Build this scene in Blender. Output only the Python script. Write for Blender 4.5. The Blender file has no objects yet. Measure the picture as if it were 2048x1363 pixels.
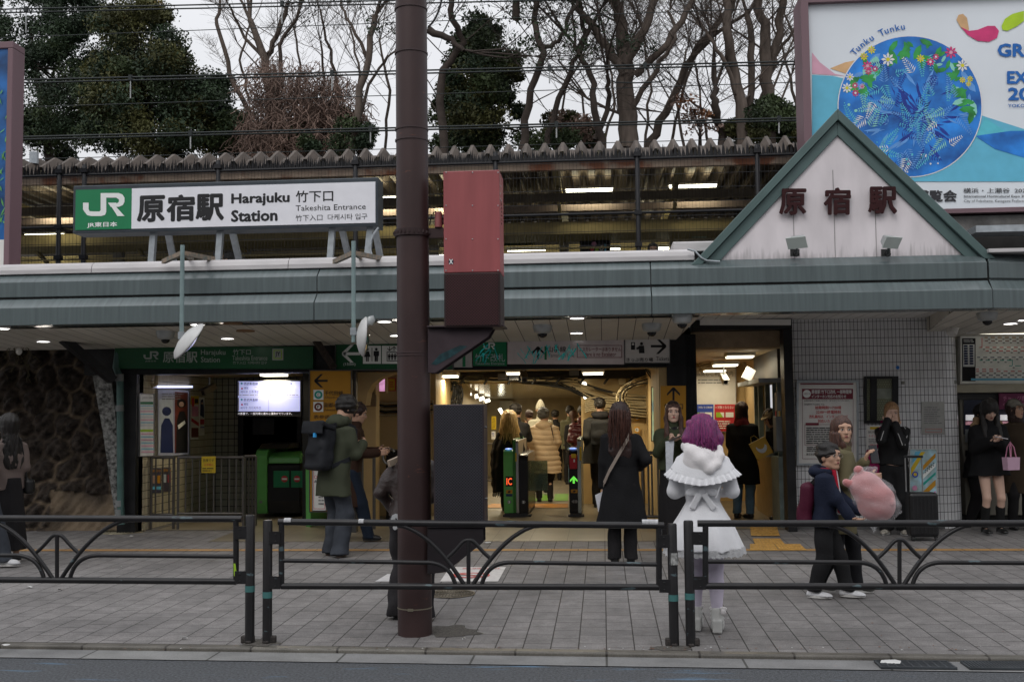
import bpy, math, random
import numpy as np
from mathutils import Vector, Matrix
random.seed(7); np.random.seed(7)
R = math.radians
SC = bpy.context.scene
COL = SC.collection
FPX, PIT, YAW, ROL, CAMZ = 2200.0, 0.0674, 0.0815, -0.0104, 1.6
_F = Vector((-math.sin(YAW)*math.cos(PIT), math.cos(YAW)*math.cos(PIT), math.sin(PIT)))
_R = Vector((math.cos(YAW), math.sin(YAW), 0)); _U = _R.cross(_F)
_R2 = _R*math.cos(ROL) + _U*math.sin(ROL); _U2 = -_R*math.sin(ROL) + _U*math.cos(ROL)
cam = bpy.data.cameras.new('camera'); camo = bpy.data.objects.new('camera', cam); COL.objects.link(camo)
cam.sensor_width = 36; cam.lens = FPX*36/2048; cam.clip_end = 2000; cam.clip_start = .05
camo.matrix_world = Matrix(((_R2.x,_U2.x,-_F.x,0),(_R2.y,_U2.y,-_F.y,0),(_R2.z,_U2.z,-_F.z,CAMZ),(0,0,0,1)))
SC.camera = camo
SUN_EL, SUN_ROT = R(48), R(200)
w = bpy.data.worlds.new('World'); SC.world = w; w.use_nodes = True
nt = w.node_tree; bg = nt.nodes['Background']
sky = nt.nodes.new('ShaderNodeTexSky'); sky.sky_type = 'NISHITA'; sky.sun_disc = False
sky.sun_elevation = SUN_EL; sky.sun_rotation = SUN_ROT; sky.dust_density = 6; sky.air_density = 1.5; sky.ozone_density = 1
hs = nt.nodes.new('ShaderNodeHueSaturation'); hs.inputs['Saturation'].default_value = .12
mx = nt.nodes.new('ShaderNodeMix'); mx.data_type = 'RGBA'; mx.inputs['Factor'].default_value = .72
mx.inputs['B'].default_value = (12.6, 12.8, 13.4, 1)       # the even cloud layer
tc = nt.nodes.new('ShaderNodeTexCoord'); nz = nt.nodes.new('ShaderNodeTexNoise'); nz.inputs['Scale'].default_value = 2.5; nz.inputs['Detail'].default_value = 5
mr = nt.nodes.new('ShaderNodeMapRange'); mr.inputs['To Min'].default_value = .82; mr.inputs['To Max'].default_value = 1.15
mm = nt.nodes.new('ShaderNodeMix'); mm.data_type = 'RGBA'; mm.blend_type = 'MULTIPLY'; mm.inputs['Factor'].default_value = 1
L = nt.links.new
L(sky.outputs[0], hs.inputs['Color']); L(hs.outputs[0], mx.inputs['A']); L(tc.outputs['Generated'], nz.inputs['Vector'])
L(nz.outputs['Fac'], mr.inputs['Value']); L(mx.outputs['Result'], mm.inputs['A']); L(mr.outputs[0], mm.inputs['B']); L(mm.outputs['Result'], bg.inputs['Color'])
bg.inputs['Strength'].default_value = .1
sx = nt.nodes.new('ShaderNodeSeparateXYZ'); L(tc.outputs['Generated'], sx.inputs[0]); gr = nt.nodes.new('ShaderNodeMapRange')
for k_, v_ in (('From Min', 0), ('From Max', 1), ('To Min', .78), ('To Max', 1.45)): gr.inputs[k_].default_value = v_
L(sx.outputs['Z'], gr.inputs['Value']); m3 = nt.nodes.new('ShaderNodeMix'); m3.data_type = 'RGBA'; m3.blend_type = 'MULTIPLY'; m3.inputs['Factor'].default_value = 1
L(mm.outputs['Result'], m3.inputs['A']); L(gr.outputs[0], m3.inputs['B']); L(m3.outputs['Result'], bg.inputs['Color'])
sl = bpy.data.lights.new('sun', 'SUN'); sl.energy = .5; sl.angle = R(25); sl.color = (1, .97, .93)
so = bpy.data.objects.new('sun', sl); COL.objects.link(so)
so.rotation_euler = (R(42), 0, R(-20)); so.location = (0, -5, 20)
vs = SC.view_settings; vs.view_transform = 'Standard'; vs.look = 'None'; vs.gamma = 1; vs.use_curve_mapping = False; vs.exposure = -.24
SC.cycles.use_denoising = True; SC.cycles.max_bounces = 8; SC.cycles.transparent_max_bounces = 12
SC.cycles.sample_clamp_indirect = 4
def ray(px, py): return (_R2*((px-1024)/FPX) - _U2*((py-681.5)/FPX) + _F)
def W(px, py, Y):
 d = ray(px, py); t = Y/d.y
 return Vector((d.x*t, Y, CAMZ + d.z*t))
GS, GY = .0173, 7.74
def gz(Y): return GS*(min(Y, 14.4)-GY)
def GP(px, py):
 d = ray(px, py)
 t = (CAMZ + GS*GY)/(GS*d.y - d.z)
 if d.y*t > 14.4: t = (CAMZ - gz(99))/(-d.z)
 return Vector((d.x*t, d.y*t, gz(d.y*t)))
FZ = gz(99)
def M(name, col, rough=.6, metal=0., var=.12, scale=6., bump=0., bscale=60., emit=0., stretch=None, alpha=1., spec=.35, trans=0., coords='Object', col2=None, detail=4, sheen=0):
 m = bpy.data.materials.new(name); m.use_nodes = True; t = m.node_tree; b = t.nodes['Principled BSDF']
 b.inputs['Roughness'].default_value = rough; b.inputs['Metallic'].default_value = metal
 b.inputs['Specular IOR Level'].default_value = spec
 if sheen: b.inputs['Sheen Weight'].default_value = sheen; b.inputs['Sheen Roughness'].default_value = .6
 if trans: b.inputs['Transmission Weight'].default_value = trans; b.inputs['IOR'].default_value = 1.3
 if alpha < 1: b.inputs['Alpha'].default_value = alpha
 c = t.nodes.new('ShaderNodeTexCoord'); mp = t.nodes.new('ShaderNodeMapping')
 if stretch: mp.inputs['Scale'].default_value = stretch
 t.links.new(c.outputs[coords], mp.inputs['Vector'])
 n = t.nodes.new('ShaderNodeTexNoise'); n.inputs['Scale'].default_value = scale; n.inputs['Detail'].default_value = detail
 t.links.new(mp.outputs[0], n.inputs['Vector'])
 r = t.nodes.new('ShaderNodeValToRGB')
 r.color_ramp.elements[0].position = .3; r.color_ramp.elements[1].position = .7
 c0 = [max(0, x*(1-var)) for x in col]; c1 = [min(1, x*(1+var)) for x in (col2 or col)]
 r.color_ramp.elements[0].color = (*c0, 1); r.color_ramp.elements[1].color = (*c1, 1)
 t.links.new(n.outputs['Fac'], r.inputs['Fac']); t.links.new(r.outputs['Color'], b.inputs['Base Color'])
 if emit:
  t.links.new(r.outputs['Color'], b.inputs['Emission Color']); b.inputs['Emission Strength'].default_value = emit
 if bump:
  n2 = t.nodes.new('ShaderNodeTexNoise'); n2.inputs['Scale'].default_value = bscale; n2.inputs['Detail'].default_value = 5
  t.links.new(mp.outputs[0], n2.inputs['Vector'])
  bp = t.nodes.new('ShaderNodeBump'); bp.inputs['Strength'].default_value = bump; bp.inputs['Distance'].default_value = .02
  t.links.new(n2.outputs['Fac'], bp.inputs['Height']); t.links.new(bp.outputs[0], b.inputs['Normal'])
 m['ramp'] = r.name
 return m
def nodes(m): return m.node_tree, m.node_tree.nodes['Principled BSDF']
def swz(t, c, ax):      # object coords with axes re-ordered, e.g. 'XZ' -> texture xy
 s = t.nodes.new('ShaderNodeSeparateXYZ'); k = t.nodes.new('ShaderNodeCombineXYZ')
 t.links.new(c, s.inputs[0]); t.links.new(s.outputs[ax[0]], k.inputs[0]); t.links.new(s.outputs[ax[1]], k.inputs[1]); return k.outputs[0]
def brick_mat(name, c1, c2, mortar, bw, rh, ms, ax='XZ', off=0., rough=.4, bump=.3, dirt=.25, dscale=1.5, offf=2, grain=0., rot=0, ox=0):
 m = bpy.data.materials.new(name); m.use_nodes = True; t, b = nodes(m); b.inputs['Roughness'].default_value = rough; b.inputs['Specular IOR Level'].default_value = .35
 c = t.nodes.new('ShaderNodeTexCoord'); v = swz(t, c.outputs['Object'], ax)
 br = t.nodes.new('ShaderNodeTexBrick'); br.offset = off; br.offset_frequency = offf; br.squash = 1
 for k, val in (('Color1', (*c1, 1)), ('Color2', (*c2, 1)), ('Mortar', (*mortar, 1)), ('Scale', 1), ('Mortar Size', ms), ('Mortar Smooth', .1), ('Bias', 0.), ('Brick Width', bw), ('Row Height', rh)):
  br.inputs[k].default_value = val
 if rot or ox:
  mp = t.nodes.new('ShaderNodeMapping'); mp.inputs['Rotation'].default_value[2] = rot; mp.inputs['Location'].default_value[0] = ox; t.links.new(v, mp.inputs[0]); v = mp.outputs[0]
 t.links.new(v, br.inputs['Vector'])
 n = t.nodes.new('ShaderNodeTexNoise'); n.inputs['Scale'].default_value = dscale; n.inputs['Detail'].default_value = 6; t.links.new(c.outputs['Object'], n.inputs['Vector'])
 mr = t.nodes.new('ShaderNodeMapRange'); mr.inputs['From Min'].default_value = .3; mr.inputs['From Max'].default_value = .7; mr.inputs['To Min'].default_value = 1-dirt; mr.inputs['To Max'].default_value = 1+dirt*.3
 t.links.new(n.outputs['Fac'], mr.inputs['Value'])
 mu = t.nodes.new('ShaderNodeMix'); mu.data_type = 'RGBA'; mu.blend_type = 'MULTIPLY'; mu.inputs['Factor'].default_value = 1
 t.links.new(br.outputs['Color'], mu.inputs['A']); t.links.new(mr.outputs[0], mu.inputs['B']); out = mu.outputs['Result']
 if grain > .25:      # gum spots and blotches
  vo = t.nodes.new('ShaderNodeTexVoronoi'); vo.inputs['Scale'].default_value = 2.6; t.links.new(c.outputs['Object'], vo.inputs['Vector'])
  r1 = t.nodes.new('ShaderNodeMapRange'); r1.inputs['From Min'].default_value = .045; r1.inputs['From Max'].default_value = .07; r1.inputs['To Min'].default_value = .62; t.links.new(vo.outputs['Distance'], r1.inputs['Value'])
  n5 = t.nodes.new('ShaderNodeTexNoise'); n5.inputs['Scale'].default_value = 7; n5.inputs['Detail'].default_value = 8; n5.inputs['Roughness'].default_value = .7; t.links.new(c.outputs['Object'], n5.inputs['Vector'])
  r2 = t.nodes.new('ShaderNodeMapRange'); r2.inputs['From Min'].default_value = .35; r2.inputs['From Max'].default_value = .65; r2.inputs['To Min'].default_value = .78; r2.inputs['To Max'].default_value = 1.14; t.links.new(n5.outputs['Fac'], r2.inputs['Value'])
  for q in (r1, r2):
   m4 = t.nodes.new('ShaderNodeMix'); m4.data_type = 'RGBA'; m4.blend_type = 'MULTIPLY'; m4.inputs['Factor'].default_value = 1
   t.links.new(out, m4.inputs['A']); t.links.new(q.outputs[0], m4.inputs['B']); out = m4.outputs['Result']
 if grain:
  g = t.nodes.new('ShaderNodeTexNoise'); g.inputs['Scale'].default_value = 120; g.inputs['Detail'].default_value = 2; t.links.new(c.outputs['Object'], g.inputs['Vector'])
  gr = t.nodes.new('ShaderNodeMapRange'); gr.inputs['From Min'].default_value = .3; gr.inputs['From Max'].default_value = .7; gr.inputs['To Min'].default_value = 1-grain; gr.inputs['To Max'].default_value = 1+grain; t.links.new(g.outputs['Fac'], gr.inputs['Value'])
  m2 = t.nodes.new('ShaderNodeMix'); m2.data_type = 'RGBA'; m2.blend_type = 'MULTIPLY'; m2.inputs['Factor'].default_value = 1
  t.links.new(out, m2.inputs['A']); t.links.new(gr.outputs[0], m2.inputs['B']); out = m2.outputs['Result']
 t.links.new(out, b.inputs['Base Color'])
 if bump:
  bp = t.nodes.new('ShaderNodeBump'); bp.invert = True; bp.inputs['Strength'].default_value = bump; bp.inputs['Distance'].default_value = .004
  t.links.new(br.outputs['Fac'], bp.inputs['Height']); t.links.new(bp.outputs[0], b.inputs['Normal'])
 return m
ORG = {}
def tag(o, label=None, cat=None, group=None, kind=None):
 if label: o['label'] = label
 if cat: o['category'] = cat
 if group: o['group'] = group
 if kind: o['kind'] = kind
 return o
def thing(name, label, cat, loc=(0, 0, 0), group=None, rz=0):
 o = bpy.data.objects.new(name, None); COL.objects.link(o); o.location = loc; o.rotation_euler = (0, 0, rz); o.empty_display_size = .1
 ORG[o.name] = Vector(loc); return tag(o, label, cat, group)
def link_mesh(name, me, mats, parent=None, smooth=False):
 for m in (mats if isinstance(mats, (list, tuple)) else [mats]): me.materials.append(m)
 o = bpy.data.objects.new(name, me); COL.objects.link(o)
 if smooth: me.polygons.foreach_set('use_smooth', np.ones(len(me.polygons), dtype=bool))
 if parent is not None: o.parent = parent
 return o
class MB:
 def __init__(s): s.v = []; s.f = []; s.m = []; s.sm = []
 def add(s, vs, fs, m=0, sm=False):
  b = len(s.v); s.v += [tuple(x) for x in vs]; s.f += [tuple(b+i for i in f) for f in fs]; s.m += [m]*len(fs); s.sm += [sm]*len(fs); return s
 def box(s, a, b, m=0, T=None):
  x0, y0, z0 = [min(a[i], b[i]) for i in range(3)]; x1, y1, z1 = [max(a[i], b[i]) for i in range(3)]
  vs = [(x0,y0,z0),(x1,y0,z0),(x1,y1,z0),(x0,y1,z0),(x0,y0,z1),(x1,y0,z1),(x1,y1,z1),(x0,y1,z1)]
  if T is not None: vs = [T @ Vector(q) for q in vs]
  return s.add(vs, [(0,3,2,1),(4,5,6,7),(0,1,5,4),(1,2,6,5),(2,3,7,6),(3,0,4,7)], m)
 def bar(s, a, b, w, h, m=0, up=(0, 0, 1)):      # rectangular bar from a to b
  a, b = Vector(a), Vector(b); d = (b-a); l = d.length; d.normalize(); up = Vector(up)
  if abs(d.dot(up)) > .95: up = Vector((0, 1, 0))
  x = d.cross(up).normalized(); z = x.cross(d)
  vs = [p + x*sx*w/2 + z*sz*h/2 for p in (a, b) for sx, sz in ((-1,-1),(1,-1),(1,1),(-1,1))]
  return s.add(vs, [(3,2,1,0),(4,5,6,7),(0,1,5,4),(1,2,6,5),(2,3,7,6),(3,0,4,7)], m)
 def tube(s, pts, r, n=8, m=0, caps=True):
  pts = [Vector(p) for p in pts]; rs = r if isinstance(r, (list, tuple)) else [r]*len(pts)
  ref = None; vs = []
  for i, p in enumerate(pts):
   d = (pts[min(i+1, len(pts)-1)] - pts[max(i-1, 0)])
   d = d.normalized() if d.length > 1e-9 else Vector((0,0,1))
   if ref is None: ref = Vector((0,0,1)) if abs(d.z) < .9 else Vector((1,0,0))
   x = (ref - d*ref.dot(d)); x = x.normalized() if x.length > 1e-6 else Vector((1,0,0)); y = d.cross(x); ref = x
   vs += [p + (x*math.cos(2*math.pi*k/n) + y*math.sin(2*math.pi*k/n))*rs[i] for k in range(n)]
  fs = []
  for i in range(len(pts)-1):
   for k in range(n): fs.append((i*n+k, i*n+(k+1) % n, (i+1)*n+(k+1) % n, (i+1)*n+k))
  s.add(vs, fs, m, True)
  if caps: s.add(vs[:n], [tuple(range(n))[::-1]], m); s.add(vs[-n:], [tuple(range(n))], m)
  return s
 def prism(s, poly, axis, a, b, m=0):        # poly 2D, extruded along axis from a to b
  def P(u, v, w_): return {'x': (w_, u, v), 'y': (u, w_, v), 'z': (u, v, w_)}[axis]
  n = len(poly); vs = [P(u, v, a) for u, v in poly] + [P(u, v, b) for u, v in poly]
  fs = [tuple(range(n)), tuple(range(2*n-1, n-1, -1))] + [(i, i+n, (i+1) % n+n, (i+1) % n) for i in range(n)]
  ar = sum(poly[i][0]*poly[(i+1) % n][1]-poly[(i+1) % n][0]*poly[i][1] for i in range(n))
  flip = (ar > 0) if axis != 'y' else (ar < 0)
  if b < a: flip = not flip
  if flip: fs = [f[::-1] for f in fs]
  return s.add(vs, fs, m)
 def lathe(s, prof, c, n=24, m=0, T=None, sm=True, caps=True):   # prof [(r,z)] round z through c
  vs = []
  for r, z in prof:
   for k in range(n):
    q = Vector((r*math.cos(2*math.pi*k/n), r*math.sin(2*math.pi*k/n), z))
    if T is not None: q = T @ q
    vs.append(q + Vector(c))
  fs = [(i*n+k, i*n+(k+1) % n, (i+1)*n+(k+1) % n, (i+1)*n+k) for i in range(len(prof)-1) for k in range(n)]
  s.add(vs, fs, m, sm)
  if caps: s.add(vs[:n], [tuple(range(n))[::-1]], m); s.add(vs[-n:], [tuple(range(n))], m); return s
 def ball(s, c, r, n=10, m=0):
  rr = r if isinstance(r, (tuple, list)) else (r, r, r)
  vs = []; fs = []
  for i in range(n+1):
   th = math.pi*i/n
   for k in range(2*n):
    ph = math.pi*k/n; vs.append((c[0]+rr[0]*math.sin(th)*math.cos(ph), c[1]+rr[1]*math.sin(th)*math.sin(ph), c[2]+rr[2]*math.cos(th)))
  for i in range(n):
   for k in range(2*n): fs.append((i*2*n+k, (i+1)*2*n+k, (i+1)*2*n+(k+1) % (2*n), i*2*n+(k+1) % (2*n)))
  return s.add(vs, fs, m, True)
 def quad(s, a, b, c, d, m=0): return s.add([a, b, c, d], [(0, 1, 2, 3)], m)
 def poly(s, pts, m=0): return s.add(pts, [tuple(range(len(pts)))], m)
 def build(s, name, mats, parent=None, label=None, cat=None, group=None, kind=None, bevel=0, loc=None, local=False):
  V = np.array(s.v, dtype=np.float64).reshape(-1, 3)
  if parent is not None: org = Vector((0, 0, 0)) if local else ORG[parent.name]
  elif loc is not None: org = Vector(loc)
  elif kind == 'structure' or local: org = Vector((0, 0, 0))
  else: org = Vector(((V[:,0].min()+V[:,0].max())/2, (V[:,1].min()+V[:,1].max())/2, V[:,2].min()))
  V = V - np.array(org)
  me = bpy.data.meshes.new(name); me.from_pydata([tuple(x) for x in V], [], s.f)
  me.polygons.foreach_set('material_index', s.m); me.polygons.foreach_set('use_smooth', s.sm); me.update()
  o = link_mesh(name, me, mats, parent)
  if parent is None: o.location = org
  ORG[o.name] = org
  if bevel:
   bm = o.modifiers.new('bevel', 'BEVEL'); bm.width = bevel; bm.segments = 2; bm.limit_method = 'ANGLE'
  return tag(o, label, cat, group, kind)
def kids(o): return [c for c in bpy.data.objects if c.parent == o]
def copy_tree(o, parent=None, loc=None, label=None):
 c = o.copy(); COL.objects.link(c); c.parent = parent
 if loc is not None: c.location = loc
 if label: c['label'] = label
 ORG[c.name] = Vector(c.location)
 for ch in kids(o): copy_tree(ch, c)
 return c
_TC = {}
def _text(s, bold, ext, spacing):
 k = (s, bold, ext, spacing)
 if k not in _TC:
  cu = bpy.data.curves.new('t', 'FONT'); cu.body = s; cu.offset = bold; cu.extrude = ext; cu.resolution_u = 2; cu.space_character = spacing
  ob = bpy.data.objects.new('t', cu); COL.objects.link(ob)
  dg = bpy.context.evaluated_depsgraph_get(); me = ob.evaluated_get(dg).to_mesh()
  V = [tuple(v.co) for v in me.vertices]; F = [tuple(p.vertices) for p in me.polygons]
  ob.evaluated_get(dg).to_mesh_clear(); bpy.data.objects.remove(ob); bpy.data.curves.remove(cu)
  _TC[k] = (V, F)
 return _TC[k]
def facade(Y): return (lambda px, py: W(px, py, Y)), Vector((0, -1, 0))
def txt(mb, s, box, Y, m=0, bold=0., ext=0., spacing=1., keep=False, map_=None, N=None, shear=0):
 """box = (x0,y0,x1,y1) photo pixels on the plane Y, or with map_ any pair -> point"""
 cj = bold
 if cj:
  V0, F0 = _text(s, 0, ext, spacing); V = []; F = []
  for q in range(9):
   b = len(V); a_ = q*math.pi/4; o = bold*1.25 if q < 8 else 0
   V += [(v[0]+o*math.cos(a_), v[1]+o*math.sin(a_), v[2]-q*.0002) for v in V0]; F += [tuple(b+i for i in f) for f in F0]
 else: V, F = _text(s, bold, ext, spacing)
 if not V: return mb
 x0, y0, x1, y1 = box; f = map_ or (lambda a, b: W(a, b, Y)); xm, ym = (x0+x1)/2, (y0+y1)/2
 A = f(x0, ym); B = f(x1, ym); C = f(xm, y1); D = f(xm, y0)
 O = A + (C - f(xm, ym)); U = B-A; Vv = D-C
 ax = [v[0] for v in V]; ay = [v[1] for v in V]
 lx, ly = min(ax), min(ay); dx = max(ax)-lx or 1; dy = max(ay)-ly or 1
 n = N or Vector((0, -1, 0)); sy = 1.
 if keep:      # keep proportions, fit height
  k = Vv.length/dy; U = U.normalized()*k*dx
 k = Vv.length/dy
 vs = [O + U*((v[0]-lx)/dx) + Vv*((v[1]-ly)/dy) + n*(v[2]*k + ext*k) for v in V]
 return mb.add(vs, F, m)
def rect(mb, box, Y, m=0, map_=None, t=0.):
 x0, y0, x1, y1 = box; f = map_ or (lambda a, b: W(a, b, Y)); xm, ym = (x0+x1)/2, (y0+y1)/2
 xa, xb = f(x0, ym), f(x1, ym); c, d = f(xm, y1)-f(xm, ym), f(xm, y0)-f(xm, ym)
 if t: return mb.box((xa.x, xa.y, (xa+c).z), (xb.x, xa.y+t, (xa+d).z), m)
 return mb.quad(xa+c, xb+c, xb+d, xa+d, m)
def disc(mb, cx, cy, r, Y, m=0, map_=None, ry=None, n=28):
 f = map_ or (lambda a, b: W(a, b, Y)); c = f(cx, cy); u = f(cx+r, cy)-c; v = f(cx, cy-(ry or r))-c
 return mb.poly([c+u*math.cos(2*math.pi*k/n)+v*math.sin(2*math.pi*k/n) for k in range(n)], m)
def pxpoly(mb, pts, Y, m=0, map_=None):
 f = map_ or (lambda a, b: W(a, b, Y)); return mb.poly([f(*p) for p in pts], m)
def arrow(mb, cx, cy, s, Y, m=0, ang=0, map_=None, th=.16):
 """arrow pointing right when ang=0, size s px"""
 c_, s_ = math.cos(ang), math.sin(ang)
 def T(pts): return [(cx+(x*c_-y*s_)*s, cy-(x*s_+y*c_)*s) for x, y in pts]
 h = th/2
 for P in ([(-.5,-h),(.42,-h),(.42,h),(-.5,h)], [(.5,0),(.5-h*.2,h),(0.02,.5),(0.02-th*1.1,.5),(.5-th*1.2,0)], [(.5,0),(.5-th*1.2,0),(.02-th*1.1,-.5),(.02,-.5),(.5-h*.2,-h)]):
  pxpoly(mb, T(P)[::1], Y, m, map_)
def jrlogo(mb, box, Y, m=0):
 x0, y0, x1, y1 = box; w_, h_ = x1-x0, y1-y0
 def T(p): return [(x0+a*w_, y0+b*h_) for a, b in p]
 t = .15
 for i_, P in enumerate(([(0,.42),(.135,.42),(.135,.70),(0,.72)], [(0,.72),(.135,.70),(.16,.79),(.10,.96)], [(.10,.96),(.16,.79),(.24,.80),(.24,1.0),(.2,1.0)],
              [(.24,.80),(.40,.80),(.44,1.0),(.24,1.0)], [(.40,.80),(.425,.74),(.56,.82),(.53,.95),(.44,1.0)], [(.425,.0),(.56,.0),(.56,.82),(.425,.74)],
              [(.56,.0),(.86,.0),(.86,.2),(.56,.2)], [(.86,0),(.95,.06),(.84,.25),(.80,.2)], [(.95,.06),(1.0,.2),(1.0,.38),(.865,.38),(.865,.28),(.84,.25)],
              [(.865,.38),(1.0,.38),(.96,.52),(.87,.60),(.80,.48)], [(.60,.42),(.80,.42),(.83,.52),(.87,.60),(.67,.60)], [(.62,.42),(.80,.60),(1.0,1.0),(.83,1.0)])):
  pxpoly(mb, T(P), Y-.0004*i_, m)
def _nets(D, lo, h):
 S = D < 0; nx, ny, nz = D.shape
 c = [S[i:nx-1+i, j:ny-1+j, k:nz-1+k] for i in (0,1) for j in (0,1) for k in (0,1)]
 anyc = np.zeros_like(c[0]); allc = np.ones_like(c[0])
 for q in c: anyc |= q; allc &= q
 act = anyc & ~allc; I = np.argwhere(act)
 if len(I) == 0: return np.zeros((0,3)), np.zeros((0,4), int)
 vid = -np.ones(act.shape, np.int32); vid[act] = np.arange(len(I))
 offs = np.array([(i,j,k) for i in (0,1) for j in (0,1) for k in (0,1)])
 val = np.stack([D[I[:,0]+o[0], I[:,1]+o[1], I[:,2]+o[2]] for o in offs], 1)
 P = np.zeros((len(I), 3)); n = np.zeros(len(I))
 for a in range(8):
  for b in range(a+1, 8):
   if np.abs(offs[a]-offs[b]).sum() != 1: continue
   va, vb = val[:, a], val[:, b]; cr = (va < 0) != (vb < 0)
   t = np.where(cr, va/np.where(cr, va-vb, 1), 0)
   P += np.where(cr[:, None], offs[a] + t[:, None]*(offs[b]-offs[a]), 0); n += cr
 V = lo + (I + P/n[:, None])*h
 Fs = []
 for ax in range(3):
  sl0 = [slice(None)]*3; sl1 = [slice(None)]*3; sl0[ax] = slice(0, -1); sl1[ax] = slice(1, None)
  A, B = S[tuple(sl0)], S[tuple(sl1)]; E = np.argwhere(A != B)
  u, v = (ax+1) % 3, (ax+2) % 3
  ok = (E[:, u] > 0) & (E[:, v] > 0) & (E[:, u] < D.shape[u]-1) & (E[:, v] < D.shape[v]-1); E = E[ok]
  if not len(E): continue
  q = []
  for du, dv in ((-1,-1),(0,-1),(0,0),(-1,0)):
   T = E.copy(); T[:, u] += du; T[:, v] += dv; q.append(vid[T[:,0], T[:,1], T[:,2]])
  q = np.stack(q, 1); inside = A[E[:,0], E[:,1], E[:,2]]
  q[~inside] = q[~inside][:, ::-1]; Fs.append(q)
 return V, np.concatenate(Fs)
def rotm(rx=0, ry=0, rz=0):
 return np.array(Matrix.Rotation(rz, 3, 'Z') @ Matrix.Rotation(ry, 3, 'Y') @ Matrix.Rotation(rx, 3, 'X'))
def cap(a, b, ra, rb=None, k=None, op=0): return ('cap', np.array(a, float), np.array(b, float), ra, ra if rb is None else rb, k, op)
def ell(c, r, rot=None, k=None, op=0): return ('ell', np.array(c, float), np.array(r, float), rot, None, k, op)
def loft(st, rip=None, k=None, op=0, sq=2.): return ('loft', st, rip, sq, None, k, op)   # st: [(z,cx,cy,rx,ry)] ascending
def boxp(c, r, rot=None, rnd=.01, k=None, op=0): return ('box', np.array(c, float), np.array(r, float), rot, rnd, k, op)
def _bounds(p):
 if p[0] == 'cap':
  r = max(p[3], p[4]); return np.minimum(p[1], p[2])-r, np.maximum(p[1], p[2])+r
 if p[0] == 'loft':
  s = np.array(p[1]); g = 1.25
  return np.array([(s[:,1]-s[:,3]*g).min(), (s[:,2]-s[:,4]*g).min(), s[:,0].min()]), np.array([(s[:,1]+s[:,3]*g).max(), (s[:,2]+s[:,4]*g).max(), s[:,0].max()])
 r = p[2] if p[3] is None else np.abs(p[3]) @ p[2]
 return p[1]-r, p[1]+r
def _dist(p, X, Y, Z):
 if p[0] == 'cap':
  a, b, ra, rb = p[1], p[2], p[3], p[4]; ba = b-a; L2 = max(ba @ ba, 1e-9)
  t = np.clip(((X-a[0])*ba[0]+(Y-a[1])*ba[1]+(Z-a[2])*ba[2])/L2, 0, 1)
  return np.sqrt((X-a[0]-t*ba[0])**2+(Y-a[1]-t*ba[1])**2+(Z-a[2]-t*ba[2])**2) - (ra+(rb-ra)*t)
 if p[0] == 'loft':
  s = np.array(p[1]); z = Z; cx, cy, rx, ry = [np.interp(z, s[:,0], s[:,i]) for i in (1,2,3,4)]
  dx, dy = X-cx, Y-cy
  if p[2] is not None:
   g = p[2](np.arctan2(dy/ry, dx/rx), z); rx = rx*g; ry = ry*g
  q = (np.abs(dx/rx)**p[3]+np.abs(dy/ry)**p[3])**(1/p[3])
  return np.maximum((q-1)*np.minimum(rx, ry), np.maximum(s[0,0]-z, z-s[-1,0]))
 c, r, rot = p[1], p[2], p[3]; x, y, z = X-c[0], Y-c[1], Z-c[2]
 if rot is not None: x, y, z = (rot[0,0]*x+rot[1,0]*y+rot[2,0]*z), (rot[0,1]*x+rot[1,1]*y+rot[2,1]*z), (rot[0,2]*x+rot[1,2]*y+rot[2,2]*z)
 if p[0] == 'box':
  rn = p[4]; qx, qy, qz = np.abs(x)-r[0]+rn, np.abs(y)-r[1]+rn, np.abs(z)-r[2]+rn
  return np.sqrt(np.maximum(qx,0)**2+np.maximum(qy,0)**2+np.maximum(qz,0)**2)+np.minimum(np.maximum(qx,np.maximum(qy,qz)),0)-rn
 k0 = np.sqrt((x/r[0])**2+(y/r[1])**2+(z/r[2])**2); k1 = np.sqrt((x/r[0]**2)**2+(y/r[1]**2)**2+(z/r[2]**2)**2)
 return k0*(k0-1)/np.maximum(k1, 1e-6)
def blob(prims, h=.009, k=.02, disp=None):
 adds = [p for p in prims if not p[6]]
 lo = np.min([_bounds(p)[0] for p in adds], 0)-.03-h; hi = np.max([_bounds(p)[1] for p in adds], 0)+.03+h
 n = np.ceil((hi-lo)/h).astype(int)+1; D = np.full(n, .2, np.float32)
 for p in prims:
  kk = p[5] if p[5] is not None else k
  b0, b1 = _bounds(p); i0 = np.clip(np.floor((b0-kk-.025-lo)/h).astype(int), 0, n-1); i1 = np.clip(np.ceil((b1+kk+.025-lo)/h).astype(int)+1, 1, n)
  if (i1 <= i0).any(): continue
  xs, ys, zs = [(lo[a]+np.arange(i0[a], i1[a])*h).astype(np.float32) for a in range(3)]
  X, Y, Z = xs[:,None,None], ys[None,:,None], zs[None,None,:]
  d = _dist(p, X, Y, Z); sl = tuple(slice(i0[a], i1[a]) for a in range(3)); o = D[sl]
  if p[6]: D[sl] = -_smin(-o, d, kk)
  else: D[sl] = _smin(o, d, kk)
 if disp is not None:
  xs, ys, zs = [(lo[a]+np.arange(n[a])*h).astype(np.float32) for a in range(3)]
  D = D + disp(xs[:,None,None], ys[None,:,None], zs[None,None,:]).astype(np.float32)
 return _nets(D, lo, h)
def _smin(a, b, k):
 if k <= 0: return np.minimum(a, b)
 q = np.clip(.5+.5*(b-a)/k, 0, 1); return b+(a-b)*q-k*q*(1-q)
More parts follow.
